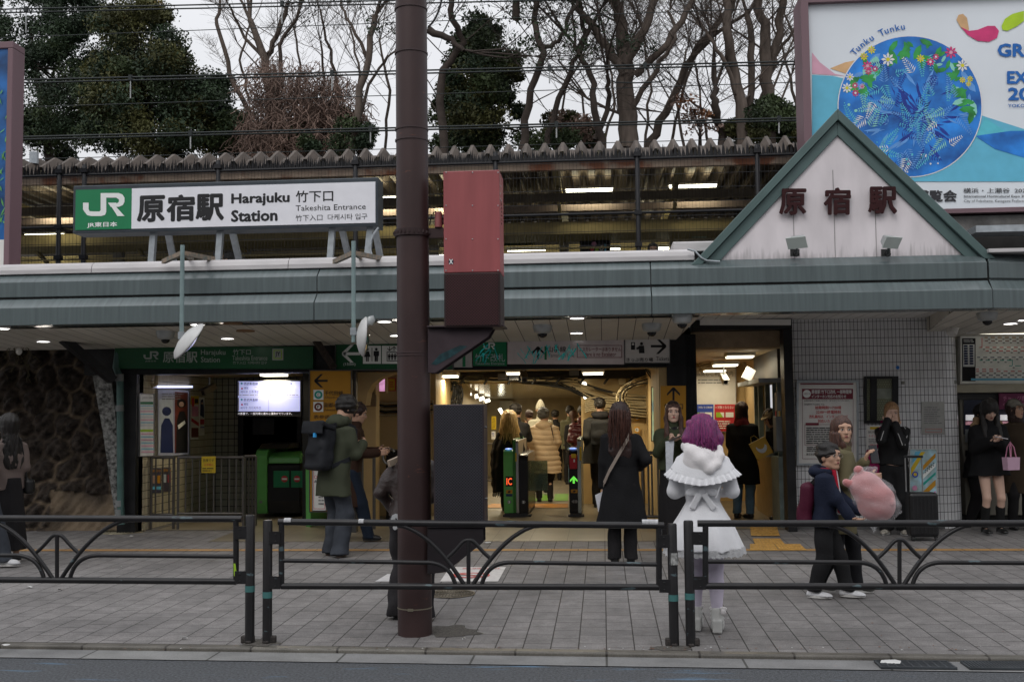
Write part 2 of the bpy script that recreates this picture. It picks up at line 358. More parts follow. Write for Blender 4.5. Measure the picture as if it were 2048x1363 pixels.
def folds(amp=.004, f=22, seed=0, vert=1.):
 rs = np.random.RandomState(seed); W_ = rs.normal(size=(6,3))*f; W_[:,2] *= vert; ph = rs.rand(6)*6.28
 W2 = rs.normal(size=(3,3))*f*.35; p2 = rs.rand(3)*6.28
 def g(X, Y, Z):
  s = 0; wx = sum(np.sin(W2[i,0]*X+W2[i,1]*Y+W2[i,2]*Z+p2[i]) for i in range(3))*.8
  for i in range(6): s = s + np.sin(W_[i,0]*X+W_[i,1]*Y+W_[i,2]*Z+ph[i]+wx)
  return s*amp*.45
 return g
def soft(name, prims, mats, parent, h=.009, k=.02, disp=None, label=None, extra=None):
 V, F = blob(prims, h, k, disp)
 me = bpy.data.meshes.new(name); nv, nf = len(V), len(F)
 if extra is not None and len(extra.v):
  ev = np.array(extra.v); V = np.concatenate([V, ev])
 me.vertices.add(len(V)); me.vertices.foreach_set('co', V.astype(np.float32).ravel())
 ef = extra.f if extra is not None else []
 tot = nf*4+sum(len(f) for f in ef)
 me.loops.add(tot); me.polygons.add(nf+len(ef))
 li = F.astype(np.int32).ravel()
 if ef: li = np.concatenate([li, np.array([i+nv for f in ef for i in f], np.int32)])
 me.loops.foreach_set('vertex_index', li)
 st = np.arange(nf)*4; ln = np.full(nf, 4)
 if ef:
  l2 = np.array([len(f) for f in ef]); st = np.concatenate([st, nf*4+np.concatenate([[0], np.cumsum(l2)[:-1]])]); ln = np.concatenate([ln, l2])
 me.polygons.foreach_set('loop_start', st.astype(np.int32)); me.polygons.foreach_set('loop_total', ln.astype(np.int32))
 mi = np.zeros(nf+len(ef), np.int32)
 if ef: mi[nf:] = extra.m
 me.polygons.foreach_set('material_index', mi)
 me.update(calc_edges=True); me.validate()
 o = link_mesh(name, me, mats, parent, smooth=True); ORG[o.name] = Vector((0,0,0))
 if label: o['label'] = label
 return o
# ==== MATERIALS
def put_before(t, b, fn): pass
asph = M('asphalt', (.085,.09,.098), .85, var=.45, scale=55, bump=.8, bscale=120, detail=9)
def worn_paint(m, col, scale, lo, hi, ybox):       # worn paint patches inside a band of the road
 t, b = nodes(m); src = b.inputs['Base Color'].links[0].from_socket
 c = t.nodes.new('ShaderNodeTexCoord'); mp = t.nodes.new('ShaderNodeMapping'); mp.inputs['Scale'].default_value = (.7, 4, 1); t.links.new(c.outputs['Object'], mp.inputs[0])
 n = t.nodes.new('ShaderNodeTexNoise'); n.inputs['Scale'].default_value = scale; n.inputs['Detail'].default_value = 8; n.inputs['Roughness'].default_value = .7; t.links.new(mp.outputs[0], n.inputs[0])
 r = t.nodes.new('ShaderNodeMapRange'); r.inputs['From Min'].default_value = lo; r.inputs['From Max'].default_value = hi; t.links.new(n.outputs['Fac'], r.inputs['Value'])
 s = t.nodes.new('ShaderNodeSeparateXYZ'); t.links.new(c.outputs['Object'], s.inputs[0])
 a = t.nodes.new('ShaderNodeMath'); a.operation = 'GREATER_THAN'; a.inputs[1].default_value = ybox[0]; t.links.new(s.outputs['Y'], a.inputs[0])
 d = t.nodes.new('ShaderNodeMath'); d.operation = 'MULTIPLY'; t.links.new(a.outputs[0], d.inputs[0]); t.links.new(r.outputs[0], d.inputs[1])
 x = t.nodes.new('ShaderNodeMix'); x.data_type = 'RGBA'; t.links.new(d.outputs[0], x.inputs['Factor']); t.links.new(src, x.inputs['A']); x.inputs['B'].default_value = (*col, 1)
 t.links.new(x.outputs['Result'], b.inputs['Base Color'])
worn_paint(asph, (.12,.22,.33), 1.6, .58, .72, (6.2, 7.1))
conc = M('gutter_concrete', (.2,.2,.195), .8, var=.2, scale=5, bump=.3, bscale=150)
kerbm = brick_mat('kerb_stone', (.13,.12,.105), (.16,.15,.13), (.04,.035,.03), .62, 9, .008, 'XY', dirt=.45, dscale=3, grain=.2)
pavm = brick_mat('pavers', (.185,.176,.172), (.22,.208,.203), (.04,.036,.033), .28, .192, .0045, 'YX', off=.43, offf=2, dirt=.3, dscale=.8, bump=.5, grain=.28, rough=.75)
tactm = brick_mat('tactile_paving', (.36,.2,.07), (.42,.24,.09), (.1,.06,.03), .3, 9, .005, 'XY', dirt=.25, dscale=2, grain=.15, rough=.7)
dotm = M('tactile_studs', (.45,.25,.06), .6, var=.2, scale=10, bump=.3)
floorm = brick_mat('station_floor', (.20,.17,.12), (.235,.2,.145), (.09,.08,.06), .45, .45, .004, 'XY', off=0, dirt=.25, dscale=1.2, rough=.35, bump=.2, grain=.06)
tilem = brick_mat('wall_tiles', (.60,.60,.61), (.68,.68,.69), (.03,.03,.032), .0475, .1055, .0032, 'XZ', off=0, dirt=.1, dscale=.9, rough=.18, bump=.4)
tilec = brick_mat('cream_tiles', (.5,.45,.33), (.56,.5,.37), (.1,.09,.07), .0475, .1055, .004, 'YZ', off=0, dirt=.15, rough=.2)
tileb = brick_mat('grey_tiles', (.26,.26,.2), (.3,.3,.24), (.03,.03,.03), .1, .1055, .006, 'XZ', off=0, dirt=.15, rough=.2)
fasc = M('fascia_green_metal', (.10,.125,.128), 0.24, metal=0, var=.13, scale=2.5, stretch=(9,1,.5), bump=.01, bscale=20, spec=.7)
trim = M('gable_green_metal', (.085,.132,.128), .45, metal=.1, var=.12, scale=3, bump=.03)
copem = M('white_coping', (.5,.48,.48), .5, var=.12, scale=2.5, bump=.03, stretch=(1,1,6))
def gable_mat():
 m = M('gable_white_panel', (.70,.65,.665), .55, var=.1, scale=2.2, stretch=(2,1,.7), bump=.02)
 t, b = nodes(m); src = b.inputs['Base Color'].links[0].from_socket
 c = t.nodes.new('ShaderNodeTexCoord'); s = t.nodes.new('ShaderNodeSeparateXYZ'); t.links.new(c.outputs['Object'], s.inputs[0])
 mp = t.nodes.new('ShaderNodeMapping'); mp.inputs['Scale'].default_value = (14, 1, 1.6); t.links.new(c.outputs['Object'], mp.inputs[0])
 n = t.nodes.new('ShaderNodeTexNoise'); n.inputs['Scale'].default_value = 2; n.inputs['Detail'].default_value = 7; t.links.new(mp.outputs[0], n.inputs[0])
 n2 = t.nodes.new('ShaderNodeTexNoise'); n2.inputs['Scale'].default_value = 1.1; t.links.new(c.outputs['Object'], n2.inputs[0])
 h = t.nodes.new('ShaderNodeMapRange'); h.inputs['From Min'].default_value = 0; h.inputs['From Max'].default_value = .3; h.inputs['To Min'].default_value = .42; h.inputs['To Max'].default_value = -.25; t.links.new(s.outputs['Z'], h.inputs['Value'])
 a = t.nodes.new('ShaderNodeMath'); a.operation = 'ADD'; t.links.new(n.outputs['Fac'], a.inputs[0]); t.links.new(h.outputs[0], a.inputs[1])
 a2 = t.nodes.new('ShaderNodeMath'); a2.operation = 'ADD'; t.links.new(a.outputs[0], a2.inputs[0]); t.links.new(n2.outputs['Fac'], a2.inputs[1])
 r = t.nodes.new('ShaderNodeMapRange'); r.inputs['From Min'].default_value = 1.12; r.inputs['From Max'].default_value = 1.5; r.inputs['To Max'].default_value = .5; t.links.new(a2.outputs[0], r.inputs['Value'])
 x = t.nodes.new('ShaderNodeMix'); x.data_type = 'RGBA'; t.links.new(r.outputs[0], x.inputs['Factor']); t.links.new(src, x.inputs['A']); x.inputs['B'].default_value = (.13,.125,.12, 1)
 t.links.new(x.outputs['Result'], b.inputs['Base Color']); return m
gabm = gable_mat()
soff = brick_mat('soffit_panels', (.60,.57,.5), (.66,.63,.56), (.08,.075,.07), .196, 40, .005, 'XY', off=0, dirt=.2, dscale=1, rough=.5, bump=.3)
soffw = brick_mat('white_soffit_panels', (.75,.75,.73), (.8,.8,.78), (.15,.12,.12), .18, 40, .004, 'XY', off=0, dirt=.15, rough=.5, bump=.2)
black = M('black_painted_steel', (.012,.012,.013), .45, metal=.2, var=.5, scale=5, bump=.1)
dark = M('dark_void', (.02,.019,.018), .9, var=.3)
brown = M('brown_steel', (.045,.028,.028), .5, metal=.35, var=.2, scale=3, bump=.06, stretch=(1,1,.3))
cream = M('cream_painted_plaster', (.50,.36,.17), .6, var=.12, scale=2.5, bump=.12, bscale=14)
creamc = M('cream_ceiling', (.45,.33,.18), .55, var=.12, scale=3)
shiny = M('glossy_ceiling_panel', (.7,.64,.5), .16, metal=.35, var=.1, scale=2, stretch=(8,1,1))
conduit = M('cream_conduit', (.4,.33,.2), .5, var=.15)
cablem = M('black_cable', (.02,.02,.02), .6)
steel = M('brushed_steel', (.42,.42,.42), .28, metal=.9, var=.08)
dsteel = M('dark_steel', (.12,.12,.12), .35, metal=.8)
galv = M('galvanised_steel', (.36,.39,.41), .45, metal=.6, var=.15, scale=12)
white = M('white_plastic', (.75,.75,.75), .4, var=.04)
offw = M('offwhite_paper', (.66,.65,.62), .6, var=.05)
blackp = M('black_ink', (.012,.012,.014), .5)
greenS = M('sign_green', (.012,.19,.075), .35, var=.04)
greenD = M('sign_dark_green', (.012,.085,.032), .3, var=.06)
letw = M('lettering_white', (.78,.8,.78), .4, var=.03)
letg = M('lettering_pale_green', (.34,.38,.35), .4, var=.03)
signw = M('sign_white_face', (.72,.72,.76), .3, var=.04, emit=.05)
signgrey = M('sign_frame_grey', (.045,.055,.065), .4, metal=.3)
red = M('red_ink', (.5,.03,.04), .5, var=.05); maroon = M('maroon_ink', (.17,.018,.035), .5, var=.05)
orange = M('orange_board', (.46,.22,.014), .45, var=.05); blue = M('blue_ink', (.03,.07,.4), .5, var=.08)
ygreen = M('yellow_green_ink', (.3,.5,.03), .5); yellow = M('yellow_ink', (.6,.42,.02), .5, var=.05)
teal = M('teal_ink', (.01,.3,.24), .5); brownI = M('brown_ink', (.14,.03,.02), .5)
pale = M('pale_ink', (.45,.5,.55), .5); skyb = M('sky_blue_ink', (.12,.42,.6), .5)
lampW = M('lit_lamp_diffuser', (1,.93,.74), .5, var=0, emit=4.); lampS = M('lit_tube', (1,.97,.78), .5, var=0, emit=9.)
lampD = M('lit_downlight', (1,.97,.93), .5, var=0, emit=14.)
glassm = M('window_glass', (.5,.55,.5), .05, var=0, trans=.9)
def lamp_light(name, loc, size, power, parent, col=(1,.86,.6), rot=(0,0,0), sy=None):
 l = bpy.data.lights.new(name, 'AREA'); l.energy = power; l.color = col; l.size = size; l.shape = 'RECTANGLE'; l.size_y = sy or size
 o = bpy.data.objects.new(name, l); COL.objects.link(o); o.parent = parent; o.location = Vector(loc)-(ORG[parent.name] if parent else Vector()); o.rotation_euler = rot; return o
# ==== GROUND
KS = -.028
def sheet(name, y0, y1, x0, x1, m, dz=0., flat=None, label=None, kind='structure', cat=None, sk=0):
 mb = MB(); z0 = (gz(y0) if flat is None else flat)+dz; z1 = (gz(y1) if flat is None else flat)+dz
 mb.quad((x0,y0+sk*x0,z0),(x1,y0+sk*x1,z0),(x1,y1+sk*x1,z1),(x0,y1+sk*x0,z1)); return mb.build(name, m, kind=kind, label=label, cat=cat)
sheet('ground', -60, 400, -150, 150, M('earth', (.06,.05,.04), .9), flat=-.6)
sheet('road', -40, 7.31, -60, 60, asph, flat=-.036, sk=KS)
sheet('road_gutter', 7.30, 7.585, -60, 60, brick_mat('gutter_slabs', (.2,.2,.2), (.225,.225,.22), (.07,.07,.065), .9, 9, .008, 'XY', dirt=.35, dscale=3, grain=.15, rough=.8), flat=-.030, sk=KS)
mb = MB(); mb.add([(x, y+KS*x, z) for x in (-60,60) for y, z in ((7.57,-.2),(7.67,-.2),(7.67,-.001),(7.57,-.001))], [(0,1,5,4),(1,2,6,5),(2,3,7,6),(3,0,4,7),(3,2,1,0),(4,5,6,7)]); mb.build('kerb', kerbm, kind='structure', bevel=.012)
mb = MB(); mb.quad((-60,7.66+KS*-60,gz(7.66+KS*-60)),(60,7.66+KS*60,gz(7.66+KS*60)),(60,14.4,FZ),(-60,14.4,FZ)); mb.quad((-60,14.4,FZ),(60,14.4,FZ),(60,17,FZ),(-60,17,FZ)); mb.build('sidewalk', pavm, kind='structure')
A = W(560, 1070, 13.25).x; B_ = W(1335, 1070, 13.25).x
mb = MB(); A2 = A-.9; z = .004
mb.quad((A2,13.25,gz(13.25)+z),(B_+.15,13.25,gz(13.25)+z),(B_+.15,14.4,FZ+z),(A2,14.4,FZ+z)); mb.quad((-6,14.4,FZ+z),(3.2,14.4,FZ+z),(3.2,32,FZ+z),(-6,32,FZ+z))
mb.build('station_floor', floorm, kind='structure')
mb = MB(); Y0 = 12.43
mb.quad((-40,Y0,gz(Y0)+.004),(40,Y0,gz(Y0)+.004),(40,Y0+.15,gz(Y0+.15)+.004),(-40,Y0+.15,gz(Y0+.15)+.004)); mb.build('tactile_strip', tactm, label='thin orange tactile guiding line running along the grey pavement', cat='tactile paving', loc=(0,Y0,gz(Y0)))
def ground_patch(name, pts, m, label, cat, dz=.006, group=None, t=None):
 P = [GP(*p) for p in pts]; mb = MB(); mb.poly([p+Vector((0,0,dz)) for p in P]); return mb.build(name, m, label=label, cat=cat, group=group)
sq = thing('tactile_paving', 'orange studded tactile paving squares in front of the ticket counter door', 'tactile paving', GP(1530, 1090))
for pts in ([(1500,1052),(1553,1052),(1560,1072),(1502,1072)], [(1505,1077),(1560,1077),(1570,1088),(1510,1088)], [(1500,1088),(1548,1088),(1558,1101),(1500,1101)], [(1549,1088),(1600,1088),(1614,1101),(1560,1101)]):
 mb = MB(); P = [GP(*p)+Vector((0,0,.008)) for p in pts]; mb.poly(P)
 for i in range(8):
  for j in range(4):
   u, v = (i+.5)/8, (j+.5)/4; q = (P[0]*(1-u)+P[1]*u)*(1-v)+(P[3]*(1-u)+P[2]*u)*v
   mb.lathe([(.011,0),(.011,.004),(.007,.006)], q, 6)
 mb.build('tactile_tile', dotm, sq)
def manhole(px, py, w_, label, mname, col, h=.006):
 c = GP(px, py); r = w_/2200*c.y/2; t = thing('manhole_cover', label, 'manhole cover', c)
 m = M(mname, col, .5, metal=.5, var=.3, scale=20, bump=.3); m2 = M(mname+'_dark', tuple(x*.45 for x in col), .7)
 mb = MB(); mb.lathe([(r,.0),(r,h+.002),(r*.93,h+.002),(r*.93,h)], c, 40, caps=False); mb.build('rim', m, t)
 mb = MB(); mb.lathe([(r*.925,.0),(r*.925,h-.002)], c, 40, m=1)
 for k in range(7):
  rr = r*.9*(k+.6)/7; n = max(4, int(6*(k+1)))
  for i in range(n):
   a0 = 2*math.pi*(i+.12)/n+k*.3; a1 = 2*math.pi*(i+.85)/n+k*.3
   mb.tube([c+Vector((rr*math.cos(a), rr*math.sin(a), h)) for a in np.linspace(a0, a1, 5)], .006, 4, 0, False)
 mb.build('lid', [m, m2], t)
manhole(900, 1187, 100, 'round iron manhole cover with a wave pattern behind the brown pole', 'iron_manhole', (.14,.12,.09))
manhole(245, 1063, 92, 'pale beige round manhole cover near the stone wall', 'beige_manhole', (.3,.27,.19))
fm = M('floor_marking_green', (.12,.3,.02), .5, var=.15); fo = M('floor_marking_orange', (.4,.18,.04), .5, var=.15)
for pts, m_, lab in (([(1070,1002),(1098,1002),(1103,988),(1077,988)],fm,'left yellow green floor patch behind the gates'), ([(1108,1002),(1136,1002),(1137,988),(1110,988)],fm,'right yellow green floor patch behind the gates'), ([(960,1016),(1136,1016),(1136,1008),(985,1008)],fo,'orange floor strip just behind the main gates')):
 ground_patch('floor_marking', pts, m_, lab, 'floor marking', .012)
t = thing('floor_notice', 'white floor sticker with red no smoking mark on the grey pavement beside the pole', 'sticker', GP(930,1148))
mb = MB(); P = [(880,1163),(996,1163),(1012,1134),(900,1134)]; mb.poly([GP(*p)+Vector((0,0,.006)) for p in P]); mb.build('sticker_sheet', M('sticker_white',(.5,.49,.49),.5,var=.12,scale=15), t)
gm = lambda a, b: GP(a, b)+Vector((0,0,.009))
stk = M('sticker_red',(.45,.05,.06),.5); mb = MB(); c = GP(940, 1151); 
for a0, a1 in ((0, 360),):
 n = 36; rr, r2 = .17, .12
 for k in range(n):
  a, b = 2*math.pi*k/n, 2*math.pi*(k+1)/n
  mb.quad(*[c+Vector((q*math.cos(x)*1.15, q*math.sin(x), .009)) for q, x in ((r2,a),(rr,a),(rr,b),(r2,b))])
mb.build('no_smoking_ring', stk, t); mb = MB()
mb.quad(*[c+Vector((x, y, .0095)) for x, y in ((-.15,.09),(-.12,.12),(.15,-.09),(.12,-.12))])
mb.build('no_smoking_bar', stk, t); mb = MB()
txt(mb, '路上禁煙  SMOKE', (925,1136,1000,1139), 0, map_=gm, N=Vector((0,0,1)))
mb.build('lettering', stk, t)
mb = MB(); mb.quad(*[c+Vector((x, y, .0105)) for x, y in ((-.09,-.012),(.09,-.012),(.09,.012),(-.09,.012))]); mb.build('cigarette', blackp, t)
ground_patch('floor_notice', [(750,1163),(775,1148),(800,1148),(800,1163)], M('sticker_white_b',(.5,.49,.49),.5,var=.12,scale=15), 'corner of a white floor sticker showing left of the brown pole foot', 'sticker')
def dirt(px, py, rx, ry, seed):
 rs = random.Random(seed); c = GP(px, py); mb = MB(); pts = []
 for k in range(22):
  a = 2*math.pi*k/22; q = rs.uniform(.7, 1.15); pts.append(GP(px+rx*q*math.cos(a), py+ry*q*math.sin(a))+Vector((0,0,.003)))
 mb.poly(pts); mb.build('dirt_patch', dirtm, kind='stuff')
dirtm = M('dark_soil', (.10,.092,.082), .95, var=.35, scale=60, bump=.6, bscale=200)
for a in ((900,1262,65,12,1),(520,1285,40,7,2),(1345,1296,45,6,3)): dirt(*a)
for n_, (x0, x1) in enumerate(((1755,1905),(1930,2080))):
 xm = (x0+x1)/2; c0 = GP(xm, 1322); g = thing('drain_grating', ('long slotted steel drain grating with wide bars in the gutter' if n_ == 0 else 'finer meshed drain grating in the gutter at the right edge'), 'drain grating', (c0.x, 7.37, -.03))
 X0, X1 = W(x0, 1329, 7.37).x, W(x1, 1329, 7.37).x; gmt = M('grating_steel', (.09,.1,.11), .45, metal=.6, var=.2)
 mb = MB(); mb.box((X0,7.27,-.029),(X1,7.47,-.026)); mb.build('pit', M('pit_dark',(.015,.015,.015),.9), g)
 mb = MB(); mb.box((X0,7.27,-.0255),(X1,7.282,-.014)); mb.box((X0,7.458,-.0255),(X1,7.47,-.014))
 k = 9 if n_ == 0 else 22
 for i in range(k+1): x = X0+(X1-X0-.012)*i/k; mb.box((x,7.283,-.0255),(x+.012,7.457,-.016))
 mb.build('frame', gmt, g)
 mb = MB(); q = 14 if n_ == 0 else 6
 for i in range(q): y = 7.285+.17*(i+.5)/q; mb.box((X0+.013,y-.003,-.0255),(X1-.013,y+.003,-.0175))
 mb.build('bars', gmt, g)
litm = M('litter_white', (.55,.55,.54), .7, var=.1)
rsl = random.Random(3)
def litter(px, py, s, label, m=litm):
 c = GP(px, py); 
 if py > 1310: c = W(px, py, 7.42); c.z = -.028
 mb = MB(); pts = []
 n = 7
 for k in range(n): a = 2*math.pi*k/n; q = s*rsl.uniform(.5,1.2); pts.append(c+Vector((q*math.cos(a)*1.4, q*math.sin(a), .006+rsl.random()*.015)))
 for k in range(n): mb.add([c+Vector((0,0,.02)), pts[k], pts[(k+1) % n]], [(0,1,2)])
 return mb.build('litter', m, label=label, cat='litter')
litter(263,1073,.03,'crumpled white scrap near the beige manhole cover'); litter(975,1086,.035,'flat white scrap lying on the orange tactile line')
litter(1780,1319,.05,'crumpled white tissue on the kerb above the drain grating')
litter(60,1175,.02,'small white scrap behind the left railing'); litter(928,1280,.01,'tiny pale crumb near the kerb')
litter(370,1278,.018,'small white scrap at the pavement edge left of the posts'); litter(120,1181,.02,'dark torn scrap behind the left railing', M('litter_dark',(.03,.03,.035),.7))
litter(12,1292,.025,'white scrap lying on the kerb at the left edge')
for i in range(46):
 px = rsl.uniform(0, 2040); py = rsl.uniform(1120, 1300)
leafm = M('litter_brown', (.16,.08,.05), .8, var=.3)
mb = MB()
for i in range(150):
 px, py = (rsl.gauss(1520 if i % 3 else 620, 300), rsl.gauss(1297, 3)) if i < 110 else (rsl.uniform(0,2048), rsl.uniform(1110,1300))
 if py > 1300: py = 1297
 c = GP(px, py); s = rsl.uniform(.003,.010)
 pts = [c+Vector((s*math.cos(2*math.pi*k/5)*rsl.uniform(.6,1.4), s*math.sin(2*math.pi*k/5)*rsl.uniform(.6,1.4), .004+rsl.random()*.004)) for k in range(5)]
 mb.poly(pts, rsl.choice((0,0,1)))
mb.build('crumbs', [leafm, litm], kind='stuff')
t = thing('shop_building', 'plain shop building across the street facing the station', 'building', (0, -9, -.04))
mb = MB(); mb.box((-45,-16,-.04),(45,-9,8)); mb.build('wall', M('shop_wall',(.16,.15,.14),.8), t)
for i in range(20):
 for j in range(2):
  mb = MB(); mb.box((-42+i*4.3,-8.99,.9+j*3.4),(-39.5+i*4.3,-8.95,2.9+j*3.4)); mb.build('window', M('shop_glass',(.05,.06,.07),.15) if not (i+j) else bpy.data.materials['shop_glass'], t)
# ==== CANOPY
SLP = .0825
CY = 12.1
def zc(y): return CAMZ+(826-y)/2200*CY
XL = -9.0; XR = W(1985, 570, CY).x
cn = thing('station_canopy', 'long grey green metal station canopy with two stepped fascia bands and white coping', 'canopy', (0, CY, 2.7))
zd = lambda y, d: CAMZ+(826-y)/2200*(CY+d)
prof = [(0,zc(628)),(0,zc(591)),(.13,zd(574,.13)),(.16,zd(573,.16)),(.16,zd(570,.16)),(.13,zd(569,.13)),(.13,zd(537,.13)),(.26,zd(522,.26)),(.30,zd(522,.3)),(.30,zc(628))]
def fascia(name, xa, xb, y0=CY):
 mb = MB(); mb.prism([(y0+a, b) for a, b in prof], 'x', xa, xb); return mb
joints = [XL, W(-330,570,CY).x, W(628,570,CY).x, W(1303,570,CY).x, XR]
for a, b in zip(joints[:-1], joints[1:]):
 fascia('f', a+.004, b-.004).build('fascia_band', fasc, cn, bevel=.006)
mb = MB()
for j in joints[1:-1]: mb.box((j-.006, CY+.012, zc(628)+.001), (j+.006, CY+.25, zc(592))); mb.box((j-.006, CY+.14, zc(592)), (j+.006, CY+.25, zc(535)))
mb.box((XL, CY+.15, zd(573,.15)), (XR, CY+.159, zd(570,.15)))
mb.build('joint_gap', dark, cn)
mb = MB(); ca, sa = math.cos(R(14)), math.sin(R(14))
n = len(prof); V0 = [(XR+a*.12, CY+a, b) for a, b in prof]; V1 = [(XR+4.6*ca+a*.12, CY+4.6*sa+a, b) for a, b in prof]
mb.add(V0+V1, [tuple(range(n)), tuple(range(2*n-1, n-1, -1))]+[(i, i+n, (i+1) % n+n, (i+1) % n) for i in range(n)])
mb.build('fascia_return', fasc, cn, bevel=.006)
zt = zd(522,.26)
cp = [(.22,zt+.001),(.22,zt+.05),(.245,zt+.10),(.29,zt+.13),(.36,zt+.14),(2.0,zt+.14),(2.0,zt+.001)]
cj = [XL, W(165,515,CY).x, W(565,515,CY).x, W(965,515,CY).x, W(1393,515,CY).x]
for a, b in zip(cj[:-1], cj[1:]):
 mb = MB(); mb.prism([(CY+u, v) for u, v in cp], 'x', a+.003, b-.003); mb.build('coping', copem, cn, bevel=.004)
mb = MB(); mb.prism([(CY+u, v-.05) for u, v in [(.12,zt+.051),(.12,zt+.09),(2.,zt+.09),(2.,zt+.051)]], 'x', XR+.02, XR+4.6); mb.build('coping', copem, cn)
mb = MB(); mb.prism([(CY+.5,zt+.142),(CY+.5,zt+.24),(CY+.56,zt+.26),(CY+1.2,zt+.26),(CY+1.2,zt+.142)], 'x', W(1347,500,12.6).x, W(1450,500,12.6).x); mb.build('coping_block', copem, cn)
def zs(Y): return 2.70-SLP*(Y-CY)
SX1 = W(1403,625,CY).x; SX2 = W(1352,695,14.05).x
mb = MB(); mb.add([(XL,CY+.31,zs(CY+.31)),(SX1,CY+.31,zs(CY+.31)),(SX2,14.1,zs(14.1)),(XL,14.1,zs(14.1))], [(0,3,2,1)])
mb.add([(XL,CY+.31,zs(CY+.31)+.05),(SX1,CY+.31,zs(CY+.31)+.05),(SX2,14.1,zs(14.1)+.05),(XL,14.1,zs(14.1)+.05)], [(0,1,2,3)]); mb.build('soffit', soff, cn)
ZH = 2.79; SX3 = W(1880,636,14.3).x; SX4 = W(1925,618,CY).x
mb = MB(); mb.box((SX1+.01,CY+.305,2.745),(XR+.3,CY+.33,3.2)); 
mb.build('soffit_edge', copem, cn)
mb = MB(); mb.add([(SX2-.1,CY+.2,ZH),(SX4,CY+.2,ZH),(SX3,14.6,ZH),(SX2-.1,14.6,ZH)], [(0,3,2,1)]); mb.build('soffit_upper', soffw, cn)
mb = MB(); mb.add([(SX4+.01,CY+.2,2.72),(XR+4.4,CY+1.2,2.72),(XR+4.4,15.4,2.56),(SX3+.01,15.4,2.56)], [(0,3,2,1)]); mb.add([(SX4,CY+.2,2.72),(SX3,15.4,2.56),(SX3,15.4,2.8),(SX4,CY+.2,2.8)],[(0,1,2,3)]); mb.build('soffit_ticket_bay', soff, cn)
mb = MB(); mb.box((XL,CY+.4,3.1),(XR+2.2,16.0,3.17)); mb.build('roof_slab', dark, cn)
mb = MB(); mb.add([(SX1,CY+.2,zs(CY+.2)),(SX1,CY+.2,ZH+.05),(SX2,14.1,ZH+.05),(SX2,14.1,zs(14.1))],[(0,1,2,3)]); mb.build('soffit_cheek', soff, cn)
GBY = CY+.2
gb = thing('gable', 'white triangular gable with teal green edging standing on the canopy above the counter', 'gable', (W(1675,520,GBY).x, GBY, zc(522)))
AP = W(1675, 218, GBY); BL = W(1382, 522, GBY); BR = W(1990, 517, GBY)
def gp(u, v): return (AP.x+u, GBY, v)
mb = MB(); zb = min(BL.z, BR.z); poly_ = [(BL.x+.14, zb-.01), (BR.x-.14, zb-.01), (AP.x, AP.z-.14)]
mb.prism(poly_, 'y', GBY+.06, GBY+.5); mb.build('gable_panel', gabm, gb)
for nm, E_ in (('l', BL), ('r', BR)):
 E0 = Vector((E_.x, GBY, zb)); d = (AP-E0).normalized(); nrm = Vector((d.z, 0, -d.x)) * (1 if nm == 'l' else -1)
 for nm2, w0, w1, dep, mt in (('edge_trim', 0, .085, -.02, trim), ('inner_trim', .088, .20, .03, trim)):
  mb = MB(); a0 = E0+nrm*w0; a1 = E0+nrm*w1
  def clip(p, dirn, to_x):   # extend to apex line / base
   return p+dirn*((to_x-p.x)/dirn.x)
  t0 = clip(a0, d, AP.x); t1 = clip(a1, d, AP.x)
  b0 = a0+d*((zb-a0.z)/d.z); b1 = a1+d*((zb-a1.z)/d.z)
  pp = [(b0.x,b0.z),(b1.x,b1.z),(t1.x,t1.z),(t0.x,t0.z)]
  mb.prism(pp, 'y', GBY+dep, GBY+.52); mb.build(nm2, mt, gb, bevel=.006)
darkred = M('dark_red_letters', (.035,.009,.010), .7, var=.2, spec=.2)
for ch, bx in (('原',(1558,378,1612,430)),('宿',(1647,376,1701,430)),('駅',(1736,374,1793,428))):
 mb = MB(); txt(mb, ch, bx, GBY+.02, bold=.022, ext=.05); mb.build('letter', darkred, gb)
 mb = MB()
mb = MB()
for px in (1590, 1672, 1755): 
 x = W(px, 480, GBY).x; mb.box((x-.003, GBY+.055, zb), (x+.003, GBY+.0595, zb+1.05-abs(px-1675)/300)); 
mb.build('seam', M('seam_grey',(.25,.24,.24),.7), gb)
def flood(px, py, label):
 c = W(px, py, GBY-.02); t = thing('floodlight', label, 'floodlight', c, 'floodlights under the gable letters')
 rz = -.5 if px < 1700 else .5
 T = Matrix.Translation(c+Vector((0,-.18,.10))) @ Matrix.Rotation(rz,4,'Z') @ Matrix.Rotation(R(35),4,'X')
 mb = MB(); mb.add([T@Vector(v) for v in [(-.10,-.03,-.06),(.10,-.03,-.06),(.10,-.03,.06),(-.10,-.03,.06),(-.07,.06,-.04),(.07,.06,-.04),(.07,.06,.04),(-.07,.06,.04)]], [(3,2,1,0),(4,5,6,7),(0,1,5,4),(1,2,6,5),(2,3,7,6),(3,0,4,7)]); mb.build('housing', galvL, t, bevel=.006)
 mb = MB(); mb.box((-.11,-.045,-.07),(.11,-.032,.07), T=T); mb.build('lens', M('flood_glass',(.5,.55,.52),.1,var=.05), t, bevel=.004)
 mb = MB(); mb.tube([c+Vector((0,.02,0)), c+Vector((0,-.08,-.01)), c+Vector((0,-.14,.05))], .016, 8); mb.box(tuple(c+Vector((-.05,0,-.04))), tuple(c+Vector((.05,.02,.04)))); mb.build('bracket', dsteel, t)
 mb = MB(); mb.tube([c+Vector((.03*math.cos(a), -.08+.02*math.sin(a), -.02-.03*math.sin(a))) for a in np.linspace(0,5,14)], .006, 5); mb.build('cord', cablem, t)
galvL = M('pale_grey_metal', (.4,.42,.42), .4, metal=.3)
flood(1590, 505, 'grey floodlight below the left letter of the white gable'); flood(1772, 505, 'grey floodlight below the right letter of the white gable')
